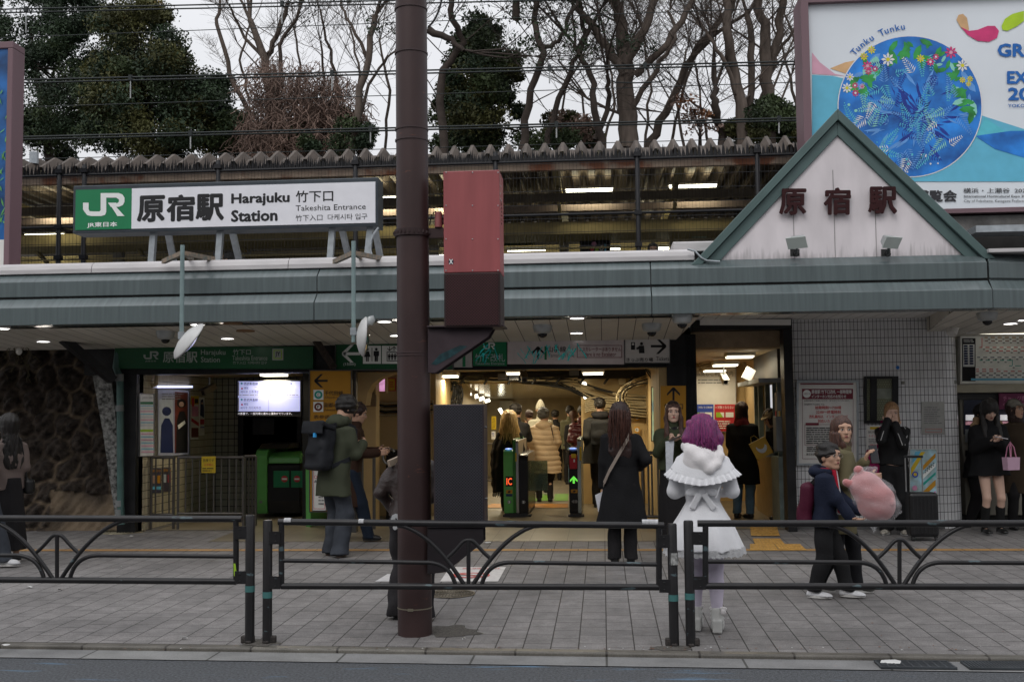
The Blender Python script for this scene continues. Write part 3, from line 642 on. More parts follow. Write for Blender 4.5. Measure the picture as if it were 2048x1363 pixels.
mb = MB(); mb.tube([W(x, y, GBY-.03) for x, y in ((1375,498),(1390,502),(1402,515),(1413,521),(1440,523))], .012, 6); mb.build('cable', galv, label='grey cable looping over the left foot of the gable', cat='cable')
# ==== LOWER STATION: boards helper
PALN = ['white','black','red','maroon','green','dgreen','orange','blue','ygreen','yellow','teal','brown','pale','sky','letg','grey','skin','pink','navy','lit','lime','mag']
PAL = [letw, blackp, red, maroon, greenS, greenD, orange, blue, ygreen, yellow, teal, brownI, pale, skyb, letg,
       M('grey_ink',(.2,.2,.2),.5), M('print_skin',(.42,.28,.22),.5), M('pink_ink',(.6,.25,.4),.5,var=.2), M('navy_ink',(.015,.025,.09),.5),
       M('lit_red_digits',(1,.12,.03),.5,var=0,emit=1.5), M('lit_green_arrow',(.2,1,.1),.5,var=0,emit=.8), M('magenta_ink',(.35,.03,.14),.5)]
PI_ = {n: i for i, n in enumerate(PALN)}
def Xp(X0):
 def f(px, py):
  d = ray(px, py); t = X0/d.x; return Vector((X0, d.y*t, CAMZ+d.z*t))
 return f
def corners(box, f):
 x0, y0, x1, y1 = box; xm, ym = (x0+x1)/2, (y0+y1)/2; xa, xb = f(x0, ym), f(x1, ym); c, d = f(xm, y1)-f(xm, ym), f(xm, y0)-f(xm, ym)
 return [xa+c, xb+c, xb+d, xa+d]
def slab(mb, box, f, N, t, m=0, off=0.):
 C = [p+N*off for p in corners(box, f)]; B = [p-N*t for p in C]
 return mb.add(C+B, [(0,1,2,3),(7,6,5,4),(4,5,1,0),(5,6,2,1),(6,7,3,2),(7,4,0,3)], m)
def prints(mb, items, f, N, base=.002):
 for i, it in enumerate(items):
  g = (lambda k: (lambda a, b: f(a, b)+N*(base+.0011*k)))(i); c = PI_.get(it[-1], 0)
  if it[0] == 't': txt(mb, it[1], it[2], 0, c, bold=(it[3] if len(it) > 4 else 0), map_=g, N=N)
  elif it[0] == 'r': rect(mb, it[1], 0, c, map_=g)
  elif it[0] == 'd': disc(mb, it[1], it[2], it[3], 0, c, map_=g)
  elif it[0] == 'p': pxpoly(mb, it[1], 0, c, map_=g)
  elif it[0] == 'a': arrow(mb, it[1], it[2], it[3], 0, c, it[4], map_=g)
  elif it[0] == 'f':      # frame outline
   x0,y0,x1,y1 = it[1]; w_ = it[2]
   for b in ((x0,y0,x1,y0+w_),(x0,y1-w_,x1,y1),(x0,y0+w_,x0+w_,y1-w_),(x1-w_,y0+w_,x1,y1-w_)): rect(mb, b, 0, c, map_=g)
  elif it[0] == 'lines':  # fine print: rows of short words
   x0,y0,x1,y1 = it[1]; n = it[2]; rs = random.Random(int(x0*7+y0)); h = (y1-y0)/n
   for k in range(n):
    x = x0; e = x1-rs.uniform(0, (x1-x0)*.3)
    while x < e:
     l = min(rs.uniform(3, 14), e-x); rect(mb, (x, y0+h*(k+.25), x+l, y0+h*(k+.68)), 0, c, map_=g); x += l+1.2
def board(name, label, cat, box, Y, face, frame=None, fw=4, t=.04, items=(), map_=None, N=None, group=None, off=0., parent=None, pname='lettering'):
 N = N or Vector((0,-1,0)); f0 = map_ or (lambda a, b: W(a, b, Y)); f = lambda a, b: f0(a, b)+N*off
 C = corners(box, f); base = (C[0]+C[1])/2
 th = parent or thing(name, label, cat, base, group)
 slab(MBx := MB(), box, f, N, t); MBx.build('panel', face, th)
 if frame is not None:
  x0,y0,x1,y1 = box; mb = MB()
  for b in ((x0-fw,y0-fw,x1+fw,y0),(x0-fw,y1,x1+fw,y1+fw),(x0-fw,y0,x0,y1),(x1,y0,x1+fw,y1)): slab(mb, b, f, N, t+.012, off=.012)
  mb.build('frame', frame, th)
 if items:
  for i, it in enumerate(items):
   if it[0] == 't': mb = MB(); prints(mb, [it], f, N, .002+.0011*i); mb.build(pname, PAL, th)
  mb = MB(); prints(mb, [it if it[0] != 't' else ('n',) for it in items], f, N)
  if mb.v: mb.build('print', PAL, th)
 return th
# ==== LOWER STATION: building shell
st = thing('station_building', 'low cream and tiled station building under the canopy with open gate hall', 'building', (0, 14.1, FZ))
def wall(name, a, b, m, bevel=0): mb = MB(); mb.box(a, b); return mb.build(name, m, st, bevel=bevel)
YF = 14.1
x_ = lambda px, Y=YF: W(px, 860, Y).x
wall('header_beam', (x_(165), YF+.02, 2.19), (SX2-.05, YF+.35, 2.56), black)
X_l = x_(272)
wall('column', (x_(236), YF+.0, 0), (x_(272), YF+.22, 2.2), black); 
wall('column', (x_(626), YF+.03, 2.19), (x_(672), YF+.06, 2.5), dark)
mb = MB(); mb.bar(W(628,675,13.75), W(668,735,13.9), .09, .07); mb.build('rusty_brace', M('rusty_black',(.03,.022,.018),.8,var=.6,scale=30), st)
mb = MB(); mb.bar(W(120,672,13.4), W(225,760,13.9), .16, .10); mb.build('brace', black, st)
wall('side_wall', (X_l-.1, YF+.1, FZ), (X_l, 17.0, 2.3), tilec); wall('back_wall', (X_l, 17.0, FZ), (x_(705,15), 17.1, 2.3), tileb)
wall('ceiling', (X_l-.1, YF+.05, 2.24), (x_(712), 17.1, 2.3), creamc)
wall('pilaster', (x_(605,15.6), 15.6, FZ), (x_(630,15.6), 15.8, 2.24), black)
wall('window_recess', (x_(478,16.95), 16.9, 1.0), (x_(600,16.95), 16.99, 2.2), dark)
mb = MB(); slab(mb, (486,765,594,912), lambda a, b: W(a, b, 16.9), Vector((0,-1,0)), .03); mb.build('blind', M('cream_blind',(.22,.19,.13),.5,var=.1), st)
mb = MB(); 
for b in ((478,758,486,920),(594,758,602,920),(478,912,602,920),(505,836,548,868)): slab(mb, b, lambda a, b_: W(a, b_, 16.86), Vector((0,-1,0)), .05)
mb.build('window_frame', black, st)
mb = MB(); mb.tube([W(x, y, 14.6) for x, y in ((282,752),(285,768),(300,773),(312,768),(314,750))], .03, 8); mb.build('pipe', conduit, st)
wall('dark_post', (x_(703), YF+.0, FZ), (x_(712), YF+.1, 2.2), dsteel)
wall('pier', (x_(714,15), 15.0, FZ), (x_(752,15), 15.25, 2.3), cream, .01)
mb = MB(); pl = [(715,745),(790,745),(775,750),(758,757),(744,768),(735,785),(731,810),(715,810)]; P = [W(a, b, 14.5) for a, b in pl]; mb.prism([(p.x, p.z) for p in P], 'y', 14.5, 14.8); mb.build('arch', cream, st)
mb = MB(); pl = [(722,800),(738,772),(752,790),(752,812),(722,812)]; P = [W(a, b, 14.97) for a, b in pl]; mb.prism([(p.x, p.z) for p in P], 'y', 14.95, 14.999); mb.build('pier_recess_shade', M('shaded_plaster',(.2,.14,.08),.8,bump=.3), st)  # raised slab, the recess shade painted as darker plaster
wall('wall', (x_(740,16.4), 16.4, FZ), (x_(872,16.4), 16.5, 2.3), cream)
wall('wall', (x_(860,18.5), 18.5, FZ), (x_(925,18.5), 18.62, 2.33), cream)
wall('wall', (x_(872,16.5)-.05, 16.5, FZ), (x_(872,16.5), 18.5, 2.3), cream)
wall('ceiling', (x_(712), YF+.05, 2.33), (x_(1326), 18.6, 2.4), creamc)
wall('beam', (x_(730,18.3), 18.2, 2.19), (x_(1300,18.3), 18.4, 2.329), dark)
XRW = x_(1320); XC0, XC1 = x_(925,18.5), x_(1163,18.5)
wall('wall', (XC1, 18.5, FZ), (XRW+.1, 18.62, 2.33), cream); wall('wall', (XRW, YF+.05, FZ), (XRW+.1, 18.5, 2.33), cream)
mb = MB(); XF0, XF1 = x_(975,27), x_(1168,27)
mb.quad((XC0,18.62,2.14),(XF0,27,2.0),(XF1,27,2.0),(XC1,18.62,2.14)); mb.quad((XC0,18.62,2.2),(XC1,18.62,2.2),(XF1,27,2.1),(XF0,27,2.1)); mb.build('corridor_ceiling', shiny, st)
mb = MB(); mb.box((XC0,18.5,2.135),(XC1,18.62,2.33)); mb.build('lintel', creamc, st)
mb = MB(); mb.quad((XC0,18.62,FZ),(XF0,27,FZ),(XF0,27,2.1),(XC0,18.62,2.2)); mb.quad((XC1,18.62,2.2),(XF1,27,2.1),(XF1,27,FZ),(XC1,18.62,FZ)); mb.quad((XF0,27,FZ),(XF1,27,FZ),(XF1,27,2.1),(XF0,27,2.1)); mb.build('corridor_wall', M('corridor_plaster',(.4,.32,.19),.5,var=.1), st)
mb = MB(); mb.box((x_(1000,26.8),26.8,FZ),(x_(1026,26.8),26.9,1.95)); mb.build('door', M('pale_door',(.35,.32,.24),.5), st)
mb = MB(); rs = random.Random(5)
def cab(pts, r, m, Y0=18.3, jit=.0): mb.tube([W(a, b, Y0+rs.uniform(-jit, jit)) for a, b in pts], r, 6, m)
def bez(p0, p1, p2, p3, n=12): return [tuple((1-t)**3*p0[i]+3*(1-t)**2*t*p1[i]+3*(1-t)*t*t*p2[i]+t**3*p3[i] for i in (0,1)) for t in np.linspace(0,1,n)]
for i in range(15):      # right bundle of conduits sweeping down
 y0 = 752+rs.uniform(-2, 14); y1 = 792+i*3.1
 cab(bez((1080+rs.uniform(-40,60), y0), (1150+rs.uniform(-20,25), y0+4), (1190+rs.uniform(-25,25), y1+rs.uniform(-6,6)), (1302, y1)), rs.choice((.012,.016,.022)), rs.choice((0,0,1)), 18.35, .1)
mb.build('cables', [conduit, cablem, dsteel], label='bundle of cream and black conduits sweeping across the right wall of the hall', cat='cables'); mb = MB()
for i in range(7): cab(bez((1170,800+i*4),(1185,790+i*4),(1220,796+i*5),(1300,798+i*6)), .018, 0, 18.3)
for i in range(6): cab(bez((1235+i*5,812),(1225,775),(1250+i*8,765),(1316,742+i*5)), .010, rs.choice((0,0,1)), 17.6, .2)
for i in range(4): cab(bez((1290,735),(1300,740+i*6),(1310,750),(1318,790+i*12)), .012, rs.choice((0,1)), 16.5)
mb.build('cables', [conduit, cablem, dsteel], label='thick cream conduits curling down the right end of the hall', cat='cables'); mb = MB()
for i in range(9): cab(bez((862,800-i*6),(890,798-i*6),(905,790-i*5),(905+i*3,765)), .014, rs.choice((0,1,1)), 18.2, .1)
for i in range(5): cab(bez((905+i*4,770),(912+i*4,785),(900+i*6,800),(905+i*4,812)), .02, 1, 18.1, .05)
mb.build('cables', [conduit, cablem, dsteel], label='dark cable bunch beside the top of the lower pole cabinet', cat='cables'); mb = MB()
for i in range(12): cab([(862,748+i*1.3)]+[(862+k*42, 750+i*1.1+rs.uniform(-3,3)) for k in range(1,8)], .010, rs.choice((0,1,1)), 18.15, .05)
mb.build('cables', [conduit, cablem, dsteel], label='dark cables running along the beam over the hall gates', cat='cables'); mb = MB()
for i in range(5): cab([(752,802+i*6),(770,806+i*6),(790,805+i*6),(866,801+i*6)], .016, (0,1,0,1,0)[i], 16.35)
mb.build('cables', [conduit, cablem, dsteel], label='striped cream and black cables on the wall left of the brown pole', cat='cables'); mb = MB()
for i in range(8): cab([(920+i*48,768),(925+i*48,760),(930+i*48,754)], .02, 1, 18.1)
for (a, b) in ((1237,755),(1262,748)): mb.box(tuple(W(a,b,18.45)), tuple(W(a+14,b+14,18.3)), 0)
for (a, b) in ((1147,744),(1005,752),(1027,753)): mb.box(tuple(W(a-8,b-4,18.15)), tuple(W(a+10,b+6,18.0)), 2)
mb.build('cables', [conduit, cablem, dsteel], label='cable brackets and small boxes under the hall beam', cat='cables')
wall('column', (XRW+.1, YF-.02, FZ-.02), (x_(1395), YF+.3, 2.6), black)
for i in range(7): 
 mb = MB(); x = x_(1376+i*2.6); mb.box((x, YF-.035, FZ), (x+.006, YF-.0205, 2.6)); mb.build('column_rib', black, st)
Z_op = W(1480, 652, YF+.2).z
wall('door_frame', (x_(1388), YF+.0, Z_op-.06), (x_(1590), YF+.3, ZH-.01), black)
mb = MB(); slab(mb, (1400,638,1582,650), lambda a,b: W(a,b,YF-.004), Vector((0,-1,0)), .02); mb.build('lintel_band', offw, st)
wall('door_frame', (x_(1572), YF+.02, FZ), (x_(1590), YF+.3, Z_op-.065), black)
YW = 14.4
XS = 2.33
wall('room_header', (x_(1395), 14.45, 2.45), (XS, 14.9, 2.8), M('rough_plaster',(.34,.25,.16),.9,var=.2,scale=6,bump=.6,bscale=30))
wall('room_ceiling', (x_(1385), 14.9, 2.45), (XS+.5, 19.2, 2.5), creamc)
wall('room_wall', (x_(1385), 19.0, FZ), (XS+.5, 19.1, 2.45), cream)
wall('room_wall', (x_(1388)-.02, 14.4, FZ), (x_(1388), 19.0, 2.45), cream)
tealf = M('teal_grey_metal', (.2,.25,.24), .4, metal=.4, var=.2)
wall('counter_base', (XS, 15.3, FZ), (XS+.1, 17.2, 1.0), M('counter_beige',(.36,.27,.15),.5)); wall('counter_wall', (XS+.08, 17.2, FZ), (XS+.18, 19, 2.45), cream)
wall('counter_top', (XS-.18, 15.3, 1.0), (XS+.3, 17.2, 1.05), steel)
wall('counter_awning', (XS-.25, 14.9, 2.0), (XS+.1, 17.2, 2.06), galv); wall('counter_header', (XS, 14.9, 2.06), (XS+.1, 17.2, 2.45), M('dark_panel',(.06,.05,.04),.5))
for y in (14.92, 15.3, 16.0, 16.7, 17.15): wall('window_post', (XS-.01, y, FZ if y < 15.5 else 1.05), (XS+.06, y+.05, 2.0), tealf)
wall('cabinet', (XS-.06, 14.62, FZ), (XS+.05, 15.25, 1.02), tealf); wall('cabinet', (XS-.1, 14.5, 1.1), (XS, 14.75, 1.55), M('grey_box',(.16,.17,.17),.5), .008); wall('cabinet', (XS-.08, 14.5, 1.62), (XS, 14.7, 1.86), M('grey_box2',(.24,.24,.23),.5), .008)
wall('counter_back', (XS+.6, 14.9, FZ), (XS+.65, 17.3, 2.4), M('office_dark',(.05,.045,.035),.8,var=.4,scale=3))
for i, c in enumerate(('yellow','pale','yellow','red')):
 mb = MB(); mb.box((XS-.006, 14.75+i*.11, 1.4+.12*(i % 3)), (XS-.001, 14.83+i*.11, 1.75+.1*(i % 2))); mb.build('note', PAL[PI_[c]], st)
mb = MB()
for i in range(7): mb.tube([W(a, b, 18.8) for a, b in bez((1398,742-i*3),(1420,735-i*3),(1440,722-i),(1495,715-i*2))], .016, 6, i % 2)
for i in range(4): mb.tube([W(a, b, 18.7) for a, b in bez((1440,722),(1470,700+i*4),(1480,706+i*5),(1497,735))], .012, 6, 0)
mb.build('cables', [conduit, M('grey_conduit',(.2,.16,.1),.5)], label='cream conduits looping above the posters in the counter room', cat='cables')
r_ = .3; XT0, XT1 = x_(1590, YW), x_(1930, YW)
pts = [(XT0, YW)]+[(XT1-r_+r_*math.sin(a), YW+r_-r_*math.cos(a)) for a in np.linspace(0, math.pi/2, 10)]+[(XT1, 15.4)]
mb = MB()
for (a, b), (c, d) in zip(pts[:-1], pts[1:]): mb.add([(a,b,FZ-.05),(c,d,FZ-.05),(c,d,ZH),(a,b,ZH)], [(0,1,2,3)], 0, True)
mb.quad((XT0,YW,FZ),(XT0,YW,ZH),(XT0,YW+.3,ZH),(XT0,YW+.3,FZ)); mb.build('tile_wall', tilem, st)
wall('base_plinth', (XT0, YW-.012, FZ-.05), (XT1-r_, YW+.0, FZ+.04), M('plinth',(.1,.1,.1),.8))
wall('bay_wall', (XT1, 15.32, FZ), (XT1+4, 15.42, 2.8), M('bay_cream',(.33,.32,.27),.5,var=.1))
mb = MB(); slab(mb, (1803,762,1809,768), lambda a,b: W(a,b,YW-.01), Vector((0,-1,0)), .01); slab(mb, (1909,760,1914,767), lambda a,b: W(a,b,YW-.01), Vector((0,-1,0)), .01); mb.build('switch_plate', M('plate',(.2,.2,.18),.5), st)
mb = MB(); disc(mb, 1795.5, 734.5, 3.6, YW-.008); mb.build('sticker', M('blue_sticker',(.03,.16,.5),.4), st)
# ==== STONE WALL
def stone_wall():
 x0, x1 = -9.2, W(238, 900, YF).x; h = .022; nx = int((x1-x0)/h)+1; nz_ = int(2.85/h)+1
 xs = np.linspace(x0, x1, nx); zs_ = np.linspace(-.06, 2.8, nz_); X, Z = np.meshgrid(xs, zs_, indexing='ij')
 rs = np.random.RandomState(12); P = []
 for i in range(-1, int((x1-x0)/.34)+2):
  for j in range(-1, 10): P.append((x0+i*.34+(.17 if j % 2 else 0)+rs.uniform(-.08,.08), j*.31+rs.uniform(-.07,.07)))
 P = np.array(P); wx = X+.03*np.sin(Z*9+X*5); wz = Z+.03*np.sin(X*11)
 D = np.sqrt((wx[...,None]-P[:,0])**2+(wz[...,None]-P[:,1])**2); D.sort(-1); e = D[...,1]-D[...,0]
 mort = np.clip(1.3-e/.04, 0, 1); n = .02*np.sin(X*23+Z*9)+.015*np.sin(X*41-Z*37)+.02*np.sin(Z*17+X*3)+rs.normal(size=X.shape)*.007
 Yv = 14.4+.17*Z - np.clip(e, 0, .16)*.7 + n - mort*.03
 foot = (Z < .62+.03*np.sin(X*4)) & (X > W(70,1020,14).x) & (X < W(232,1020,14).x); Yv = np.where(foot, 14.38+.1*Z+n*.5, Yv); mort = np.where(foot, 1.35, mort)
 V = np.stack([X, Yv, Z], -1).reshape(-1, 3); idx = np.arange(nx*nz_).reshape(nx, nz_)
 F = np.stack([idx[:-1,:-1], idx[1:,:-1], idx[1:,1:], idx[:-1,1:]], -1).reshape(-1, 4)
 org = np.array([(x0+x1)/2, 14.4, 0]); me = bpy.data.meshes.new('stone_retaining_wall'); me.from_pydata((V-org).tolist(), [], F.tolist())
 at = me.attributes.new('mortar', 'FLOAT', 'POINT'); at.data.foreach_set('value', mort.astype(np.float32).ravel())
 m = M('rough_stone', (.038,.029,.023), .9, var=.7, scale=14, bump=.7, bscale=40); t, b = nodes(m); src = b.inputs['Base Color'].links[0].from_socket
 a = t.nodes.new('ShaderNodeAttribute'); a.attribute_name = 'mortar'; x = t.nodes.new('ShaderNodeMix'); x.data_type = 'RGBA'
 c = t.nodes.new('ShaderNodeTexCoord'); s = t.nodes.new('ShaderNodeTexNoise'); s.inputs['Scale'].default_value = 1.3; t.links.new(c.outputs['Object'], s.inputs[0])
 q = t.nodes.new('ShaderNodeMapRange'); q.inputs['From Min'].default_value = .4; q.inputs['From Max'].default_value = .6; q.inputs['To Min'].default_value = .15; t.links.new(s.outputs['Fac'], q.inputs['Value'])
 mu = t.nodes.new('ShaderNodeMath'); mu.operation = 'MULTIPLY'; mu.use_clamp = True; t.links.new(a.outputs['Fac'], mu.inputs[0]); t.links.new(q.outputs[0], mu.inputs[1])
 t.links.new(mu.outputs[0], x.inputs['Factor']); t.links.new(src, x.inputs['A']); x.inputs['B'].default_value = (.2,.15,.10,1)
 t.links.new(x.outputs['Result'], b.inputs['Base Color'])
 o = link_mesh('stone_retaining_wall', me, m, None, True); o.location = org; tag(o, 'dark mossy stone retaining wall with raised brown mortar left of the gates', 'stone wall'); ORG[o.name] = Vector(org)
stone_wall()
mb = MB(); pl = [(176,700),(214,700),(228,800),(250,1045),(232,1045),(205,860)]; P = [W(a, b, 14.2) for a, b in pl]; mb.prism([(p.x, p.z) for p in P], 'y', 14.2, 14.6)
mb.build('concrete_buttress', M('mottled_concrete',(.2,.2,.19),.9,var=.9,scale=22,col2=(.2,.2,.19),bump=.4,detail=8), label='peeling pale concrete buttress leaning along the right edge of the stone wall', cat='buttress')
t = thing('drainpipe', 'green drainpipe with grey joints running down beside the stone wall', 'pipe', GP(240,1045)); gp_ = M('drain_green',(.06,.12,.11),.5,var=.2); Yd = 14.0
mb = MB(); mb.tube([W(238,690,Yd+.1), W(232,735,Yd+.05), W(240,755,Yd), W(241,1000,Yd), W(243,1048,Yd)], .045, 12); mb.build('pipe', gp_, t)
pgm = M('pipe_grey',(.18,.19,.19),.5)
for a, b in ((748,762),(810,822),(1000,1012),(1018,1032)): mb = MB(); mb.tube([W(239,a,Yd), W(239.5,b,Yd)], .054, 12); mb.build('joint', pgm, t)
mb = MB(); 
rs = random.Random(4)
for k in range(9):
 p = [W(30+rs.uniform(-8,25), 690, 13.9)]; 
 for j in range(6): p.append(p[-1]+Vector((rs.uniform(-.07,.07), rs.uniform(-.05,.05), -rs.uniform(.02,.12))))
 mb.tube(p, .004, 4)
for k in range(30):
 c = W(rs.gauss(38,14), rs.gauss(712,14), 13.86); s = .02
 mb.add([c, c+Vector((s,0,s*.6)), c+Vector((s*.4,-.01,-s)), c+Vector((-s*.6,0,-s*.3))], [(0,1,2,3)])
mb.build('hanging_plant', M('withered_plant',(.07,.06,.03),.8), label='withered weeds hanging over the top of the stone wall', cat='plant')
mb = MB(); mb.ball(W(38,702,13.8), (.04,.04,.05), 8); mb.build('lamp_shell', offw, label='small white shell shaped lamp above the stone wall', cat='lamp')
# ==== HANGING SIGNS
NY = Vector((0,-1,0)); YS = 14.04
board('entrance_sign', 'dark green sign reading Harajuku Station with a JY badge over the left gates', 'sign', (230,693,626,737), YS, greenD, None, t=.06, items=[
 ('t','原宿駅',(326,702,395,725),.012,'letg'), ('t','Harajuku',(402,699,451,712),.005,'letg'), ('t','Station',(402,713,440,724),.005,'letg'), ('t','竹下口',(466,698,502,709),.01,'letg'),
 ('t','Takeshita Entrance',(465,711,535,720),0,'letg'), ('t','竹下入口  다케시타 입구',(466,722,534,728),0,'letg'), ('t','JR東日本',(291,720,313,724),0,'letg'),
 ('r',(545,697,567,720),'letg'), ('r',(547.5,699.5,564.5,717.5),'ygreen'), ('r',(549.5,701.5,562.5,715.5),'letg'), ('t','JY',(551,703,561,714),.02,'black')])
o = [k for k in bpy.data.objects if k.name.startswith('entrance_sign')][0]
mb = MB(); jrlogo(mb, (287,702,317,718), YS-.004); mb.build('emblem', letg, o)
def person_icon(cx, cy, s, skirt=0):
 L_ = [('d',cx,cy-.40*s,.10*s,'black')]
 if skirt: L_ += [('p',[(cx-.11*s,cy-.26*s),(cx+.11*s,cy-.26*s),(cx+.24*s,cy+.16*s),(cx-.24*s,cy+.16*s)],'black'), ('p',[(cx-.1*s,cy+.16*s),(cx-.02*s,cy+.16*s),(cx-.02*s,cy+.5*s),(cx-.1*s,cy+.5*s)],'black'), ('p',[(cx+.02*s,cy+.16*s),(cx+.1*s,cy+.16*s),(cx+.1*s,cy+.5*s),(cx+.02*s,cy+.5*s)],'black')]
 else: L_ += [('r',(cx-.2*s,cy-.27*s,cx+.2*s,cy+.1*s),'black'), ('r',(cx-.12*s,cy+.1*s,cx-.01*s,cy+.5*s),'black'), ('r',(cx+.01*s,cy+.1*s,cx+.12*s,cy+.5*s),'black')]
 return L_
board('direction_sign', 'green overhead sign with white arrow and toilet and lift pictograms left of the brown pole', 'sign', (672,686,905,738), YS, greenD, dsteel, 2, t=.06, items=[
 ('a',702,707,36,math.pi,'white'), ('t','(150m)',(687,725,711,732),0,'white'), ('r',(726,691,762,727),'white'), ('r',(764,691,800,727),'white'), ('r',(743.5,695,744.8,722),'black'),
 *person_icon(735,709,27,1), *person_icon(753,709,27), ('f',(774,703,796,722),1.3,'black'), *person_icon(779,713,13), *person_icon(785,713,13), *person_icon(791,713,13), ('a',780,697,9,-math.pi/2,'black'), ('a',789,697,9,math.pi/2,'black')])
board('direction_sign', 'grey overhead sign panel with a green stripe just right of the brown pole', 'sign', (908,684,944,734), YS, M('sign_grey_face',(.45,.44,.43),.3), None, t=.06, items=[('r',(925,690,931,733),'green')])
o = board('gate_sign', 'green JR ticket gate sign over the main gates beside the white line sign', 'sign', (946,683,1013,731), YS, greenS, None, t=.06, items=[
 ('t','竹下改札',(950,707,1010,723),.0,'pale'), ('t','Takeshita Entrance',(950,724,1009,729),0,'pale'), ('t','JR東日本',(969,700,988,703),0,'pale')])
mb = MB(); jrlogo(mb, (967,685,990,698), YS-.004); mb.build('emblem', letw, o)
signlit = M('sign_face_film', (.6,.54,.54), .12, var=.1, scale=5)
board('line_sign', 'long white overhead sign with up arrow for the line and no escalator notice', 'sign', (1015,680,1248,728), YS, signlit, None, t=.06, items=[
 ('a',1076,705,25,math.pi/2,'black'), ('r',(1089,692,1093.5,719),'green'), ('t','山手線',(1095,692,1132,704),.005,'black'), ('t','Yamanote Line',(1096,706,1149,714),0,'grey'),
 ('f',(1154,690,1244,715),1.,'maroon'), ('t','エスカレーターはありません',(1158,694,1242,702),.003,'maroon'), ('t','Here is no Escalator',(1168,704,1232,712),.0,'maroon')])
board('ticket_sign', 'white overhead sign with a person at a ticket machine and right arrow', 'sign', (1250,677,1339,725), YS, M('sign_white2',(.62,.6,.58),.25,var=.04), dsteel, 1.5, t=.06, items=[
 ('a',1317,692,31,0,'black'), ('f',(1262,684,1270,699),1.6,'black'), ('r',(1263,690,1269,698),'black'), ('d',1283,687,3,'black'), ('p',[(1278,691),(1288,691),(1289,706),(1278,706)],'black'), ('p',[(1278,692),(1279,697),(1274,699),(1272,696)],'black'),
 ('t','きっぷ売り場',(1253,715,1306,723),.006,'black'), ('t','Tickets',(1312,713,1338,721),0,'black')])
wr = M('film_painted_sheen', (.05,.75,.72), .15, var=.5, scale=9)  # film sheen put into the base colour as opaque turquoise
mb = MB(); rs = random.Random(8)
for (x0, x1, n) in ((952,1010,7),(1030,1100,11),(1108,1160,9)):
 for k in range(n):
  a = rs.uniform(x0, x1); y = rs.uniform(686, 706); l = rs.uniform(14, 30); w_ = rs.uniform(1., 3.2); dx = rs.uniform(-14, 14)
  pts = bez((a, y), (a+dx*.2, y+l*.4), (a+dx, y+l*.5), (a+dx*1.3, min(y+l, 727)), 7)
  for (p, q) in zip(pts[:-1], pts[1:]): pxpoly(mb, [p, q, (q[0]+w_, q[1]), (p[0]+w_, p[1])], YS-.03-.0009*k)
mb.build('plastic_film', wr, label='crinkled clear film with painted turquoise sheen hanging over the gate signs', cat='plastic film')
arrL = math.pi
board('line_guide_sign', 'tall orange sign with left arrow and round C and F line badges', 'sign', (620,741,702,1022), 13.98, orange, dsteel, 1.5, t=.05, items=[
 ('a',642,761,27,arrL,'black'), ('r',(627,779,647,799),'white'), ('d',637,789,8.2,'teal'), ('d',637,789,4.2,'white'), ('t','C',(635,786,639,792),.02,'black'), ('t','千代田線',(649,781,686,790),.004,'black'), ('t','Chiyoda Line',(650,792,684,797),0,'black'),
 ('r',(627,803,647,823),'white'), ('d',637,813,8.2,'brown'), ('d',637,813,4.2,'white'), ('t','F',(635,810,639,816),.02,'black'), ('t','副都心線',(649,805,686,814),.004,'black'), ('t','Fukutoshin Line',(650,816,690,821),0,'black'), ('t','表参道口',(628,829,670,837),.004,'black')])
board('notice_sheet', 'white notice sheet with red border on the foot of the tall orange sign', 'notice', (625,916,652,1020), 13.965, offw, dsteel, 1, t=.01, items=[('f',(627,918,650,1017),.8,'red'), ('d',631.5,953,3,'red'), ('d',631.5,953,2,'white'), ('p',[(628,964),(635,964),(631.5,958)],'grey'), ('lines',(637,950,649,1010),9,'grey')])
board('line_guide_sign', 'orange sign with up arrow on the black column behind the woman in green', 'sign', (1321,771,1372,1040), 13.95, orange, None, t=.04, items=[('a',1347,787,26,math.pi/2,'black'), ('t','竹下口',(1328,806,1366,818),.004,'black')])
fX = Xp(X_l+.012); NX = Vector((1,0,0))
def prow(x0, x1, ys, cols): return [('r',(x0,y,x1,y+h),c) for (y, h), c in zip(ys, cols)]
board('timetable_poster', 'narrow white timetable poster with striped rows at the front of the side wall', 'poster', (279,788,307,911), 0, M('poster_lightbox',(.5,.5,.5),.4,emit=.12), steel, 1.5, t=.02, map_=fX, N=NX, items=[('r',(280,803,306,808),'green'), ('r',(280,858,306,863),'ygreen'),
 *[('r',(280,810+i*5.6,306,812+i*5.6),('sky','pale','pink')[i % 3]) for i in range(8)], *[('r',(280,866+i*6,306,868+i*6),('pink','sky')[i % 2]) for i in range(7)], ('t','JUNYA  SORRY',(282,793,304,798),0,'navy')])
board('framed_poster', 'large framed poster of a blue figure and dark shapes on the side wall', 'poster', (315,778,377,910), 0, M('poster_lightbox2',(.3,.31,.38),.3,emit=.1), steel, 2, t=.03, map_=fX, N=NX, items=[
 ('p',[(318,800),(330,790),(345,800),(347,850),(338,905),(318,905)],'pale'), ('d',333,822,9,'navy'), ('p',[(320,905),(322,850),(329,836),(338,836),(345,850),(346,905)],'navy'), ('r',(349,784,375,905),'brown'), ('d',362,806,9,'black'), ('p',[(351,905),(353,840),(358,822),(368,822),(374,845),(374,905)],'black'), ('d',362,808,5,'skin'), ('p',[(354,850),(368,840),(370,846),(356,858)],'white'), ('lines',(322,785,366,800),3,'grey')])
mb = MB(); slab(mb, (313,771,379,775), fX, NX, .04, off=.05); mb.build('poster_lamp', M('lit_poster_lamp',(.6,.65,1),.5,var=0,emit=2.), label='thin lit tube above the framed poster on the side wall', cat='lamp')
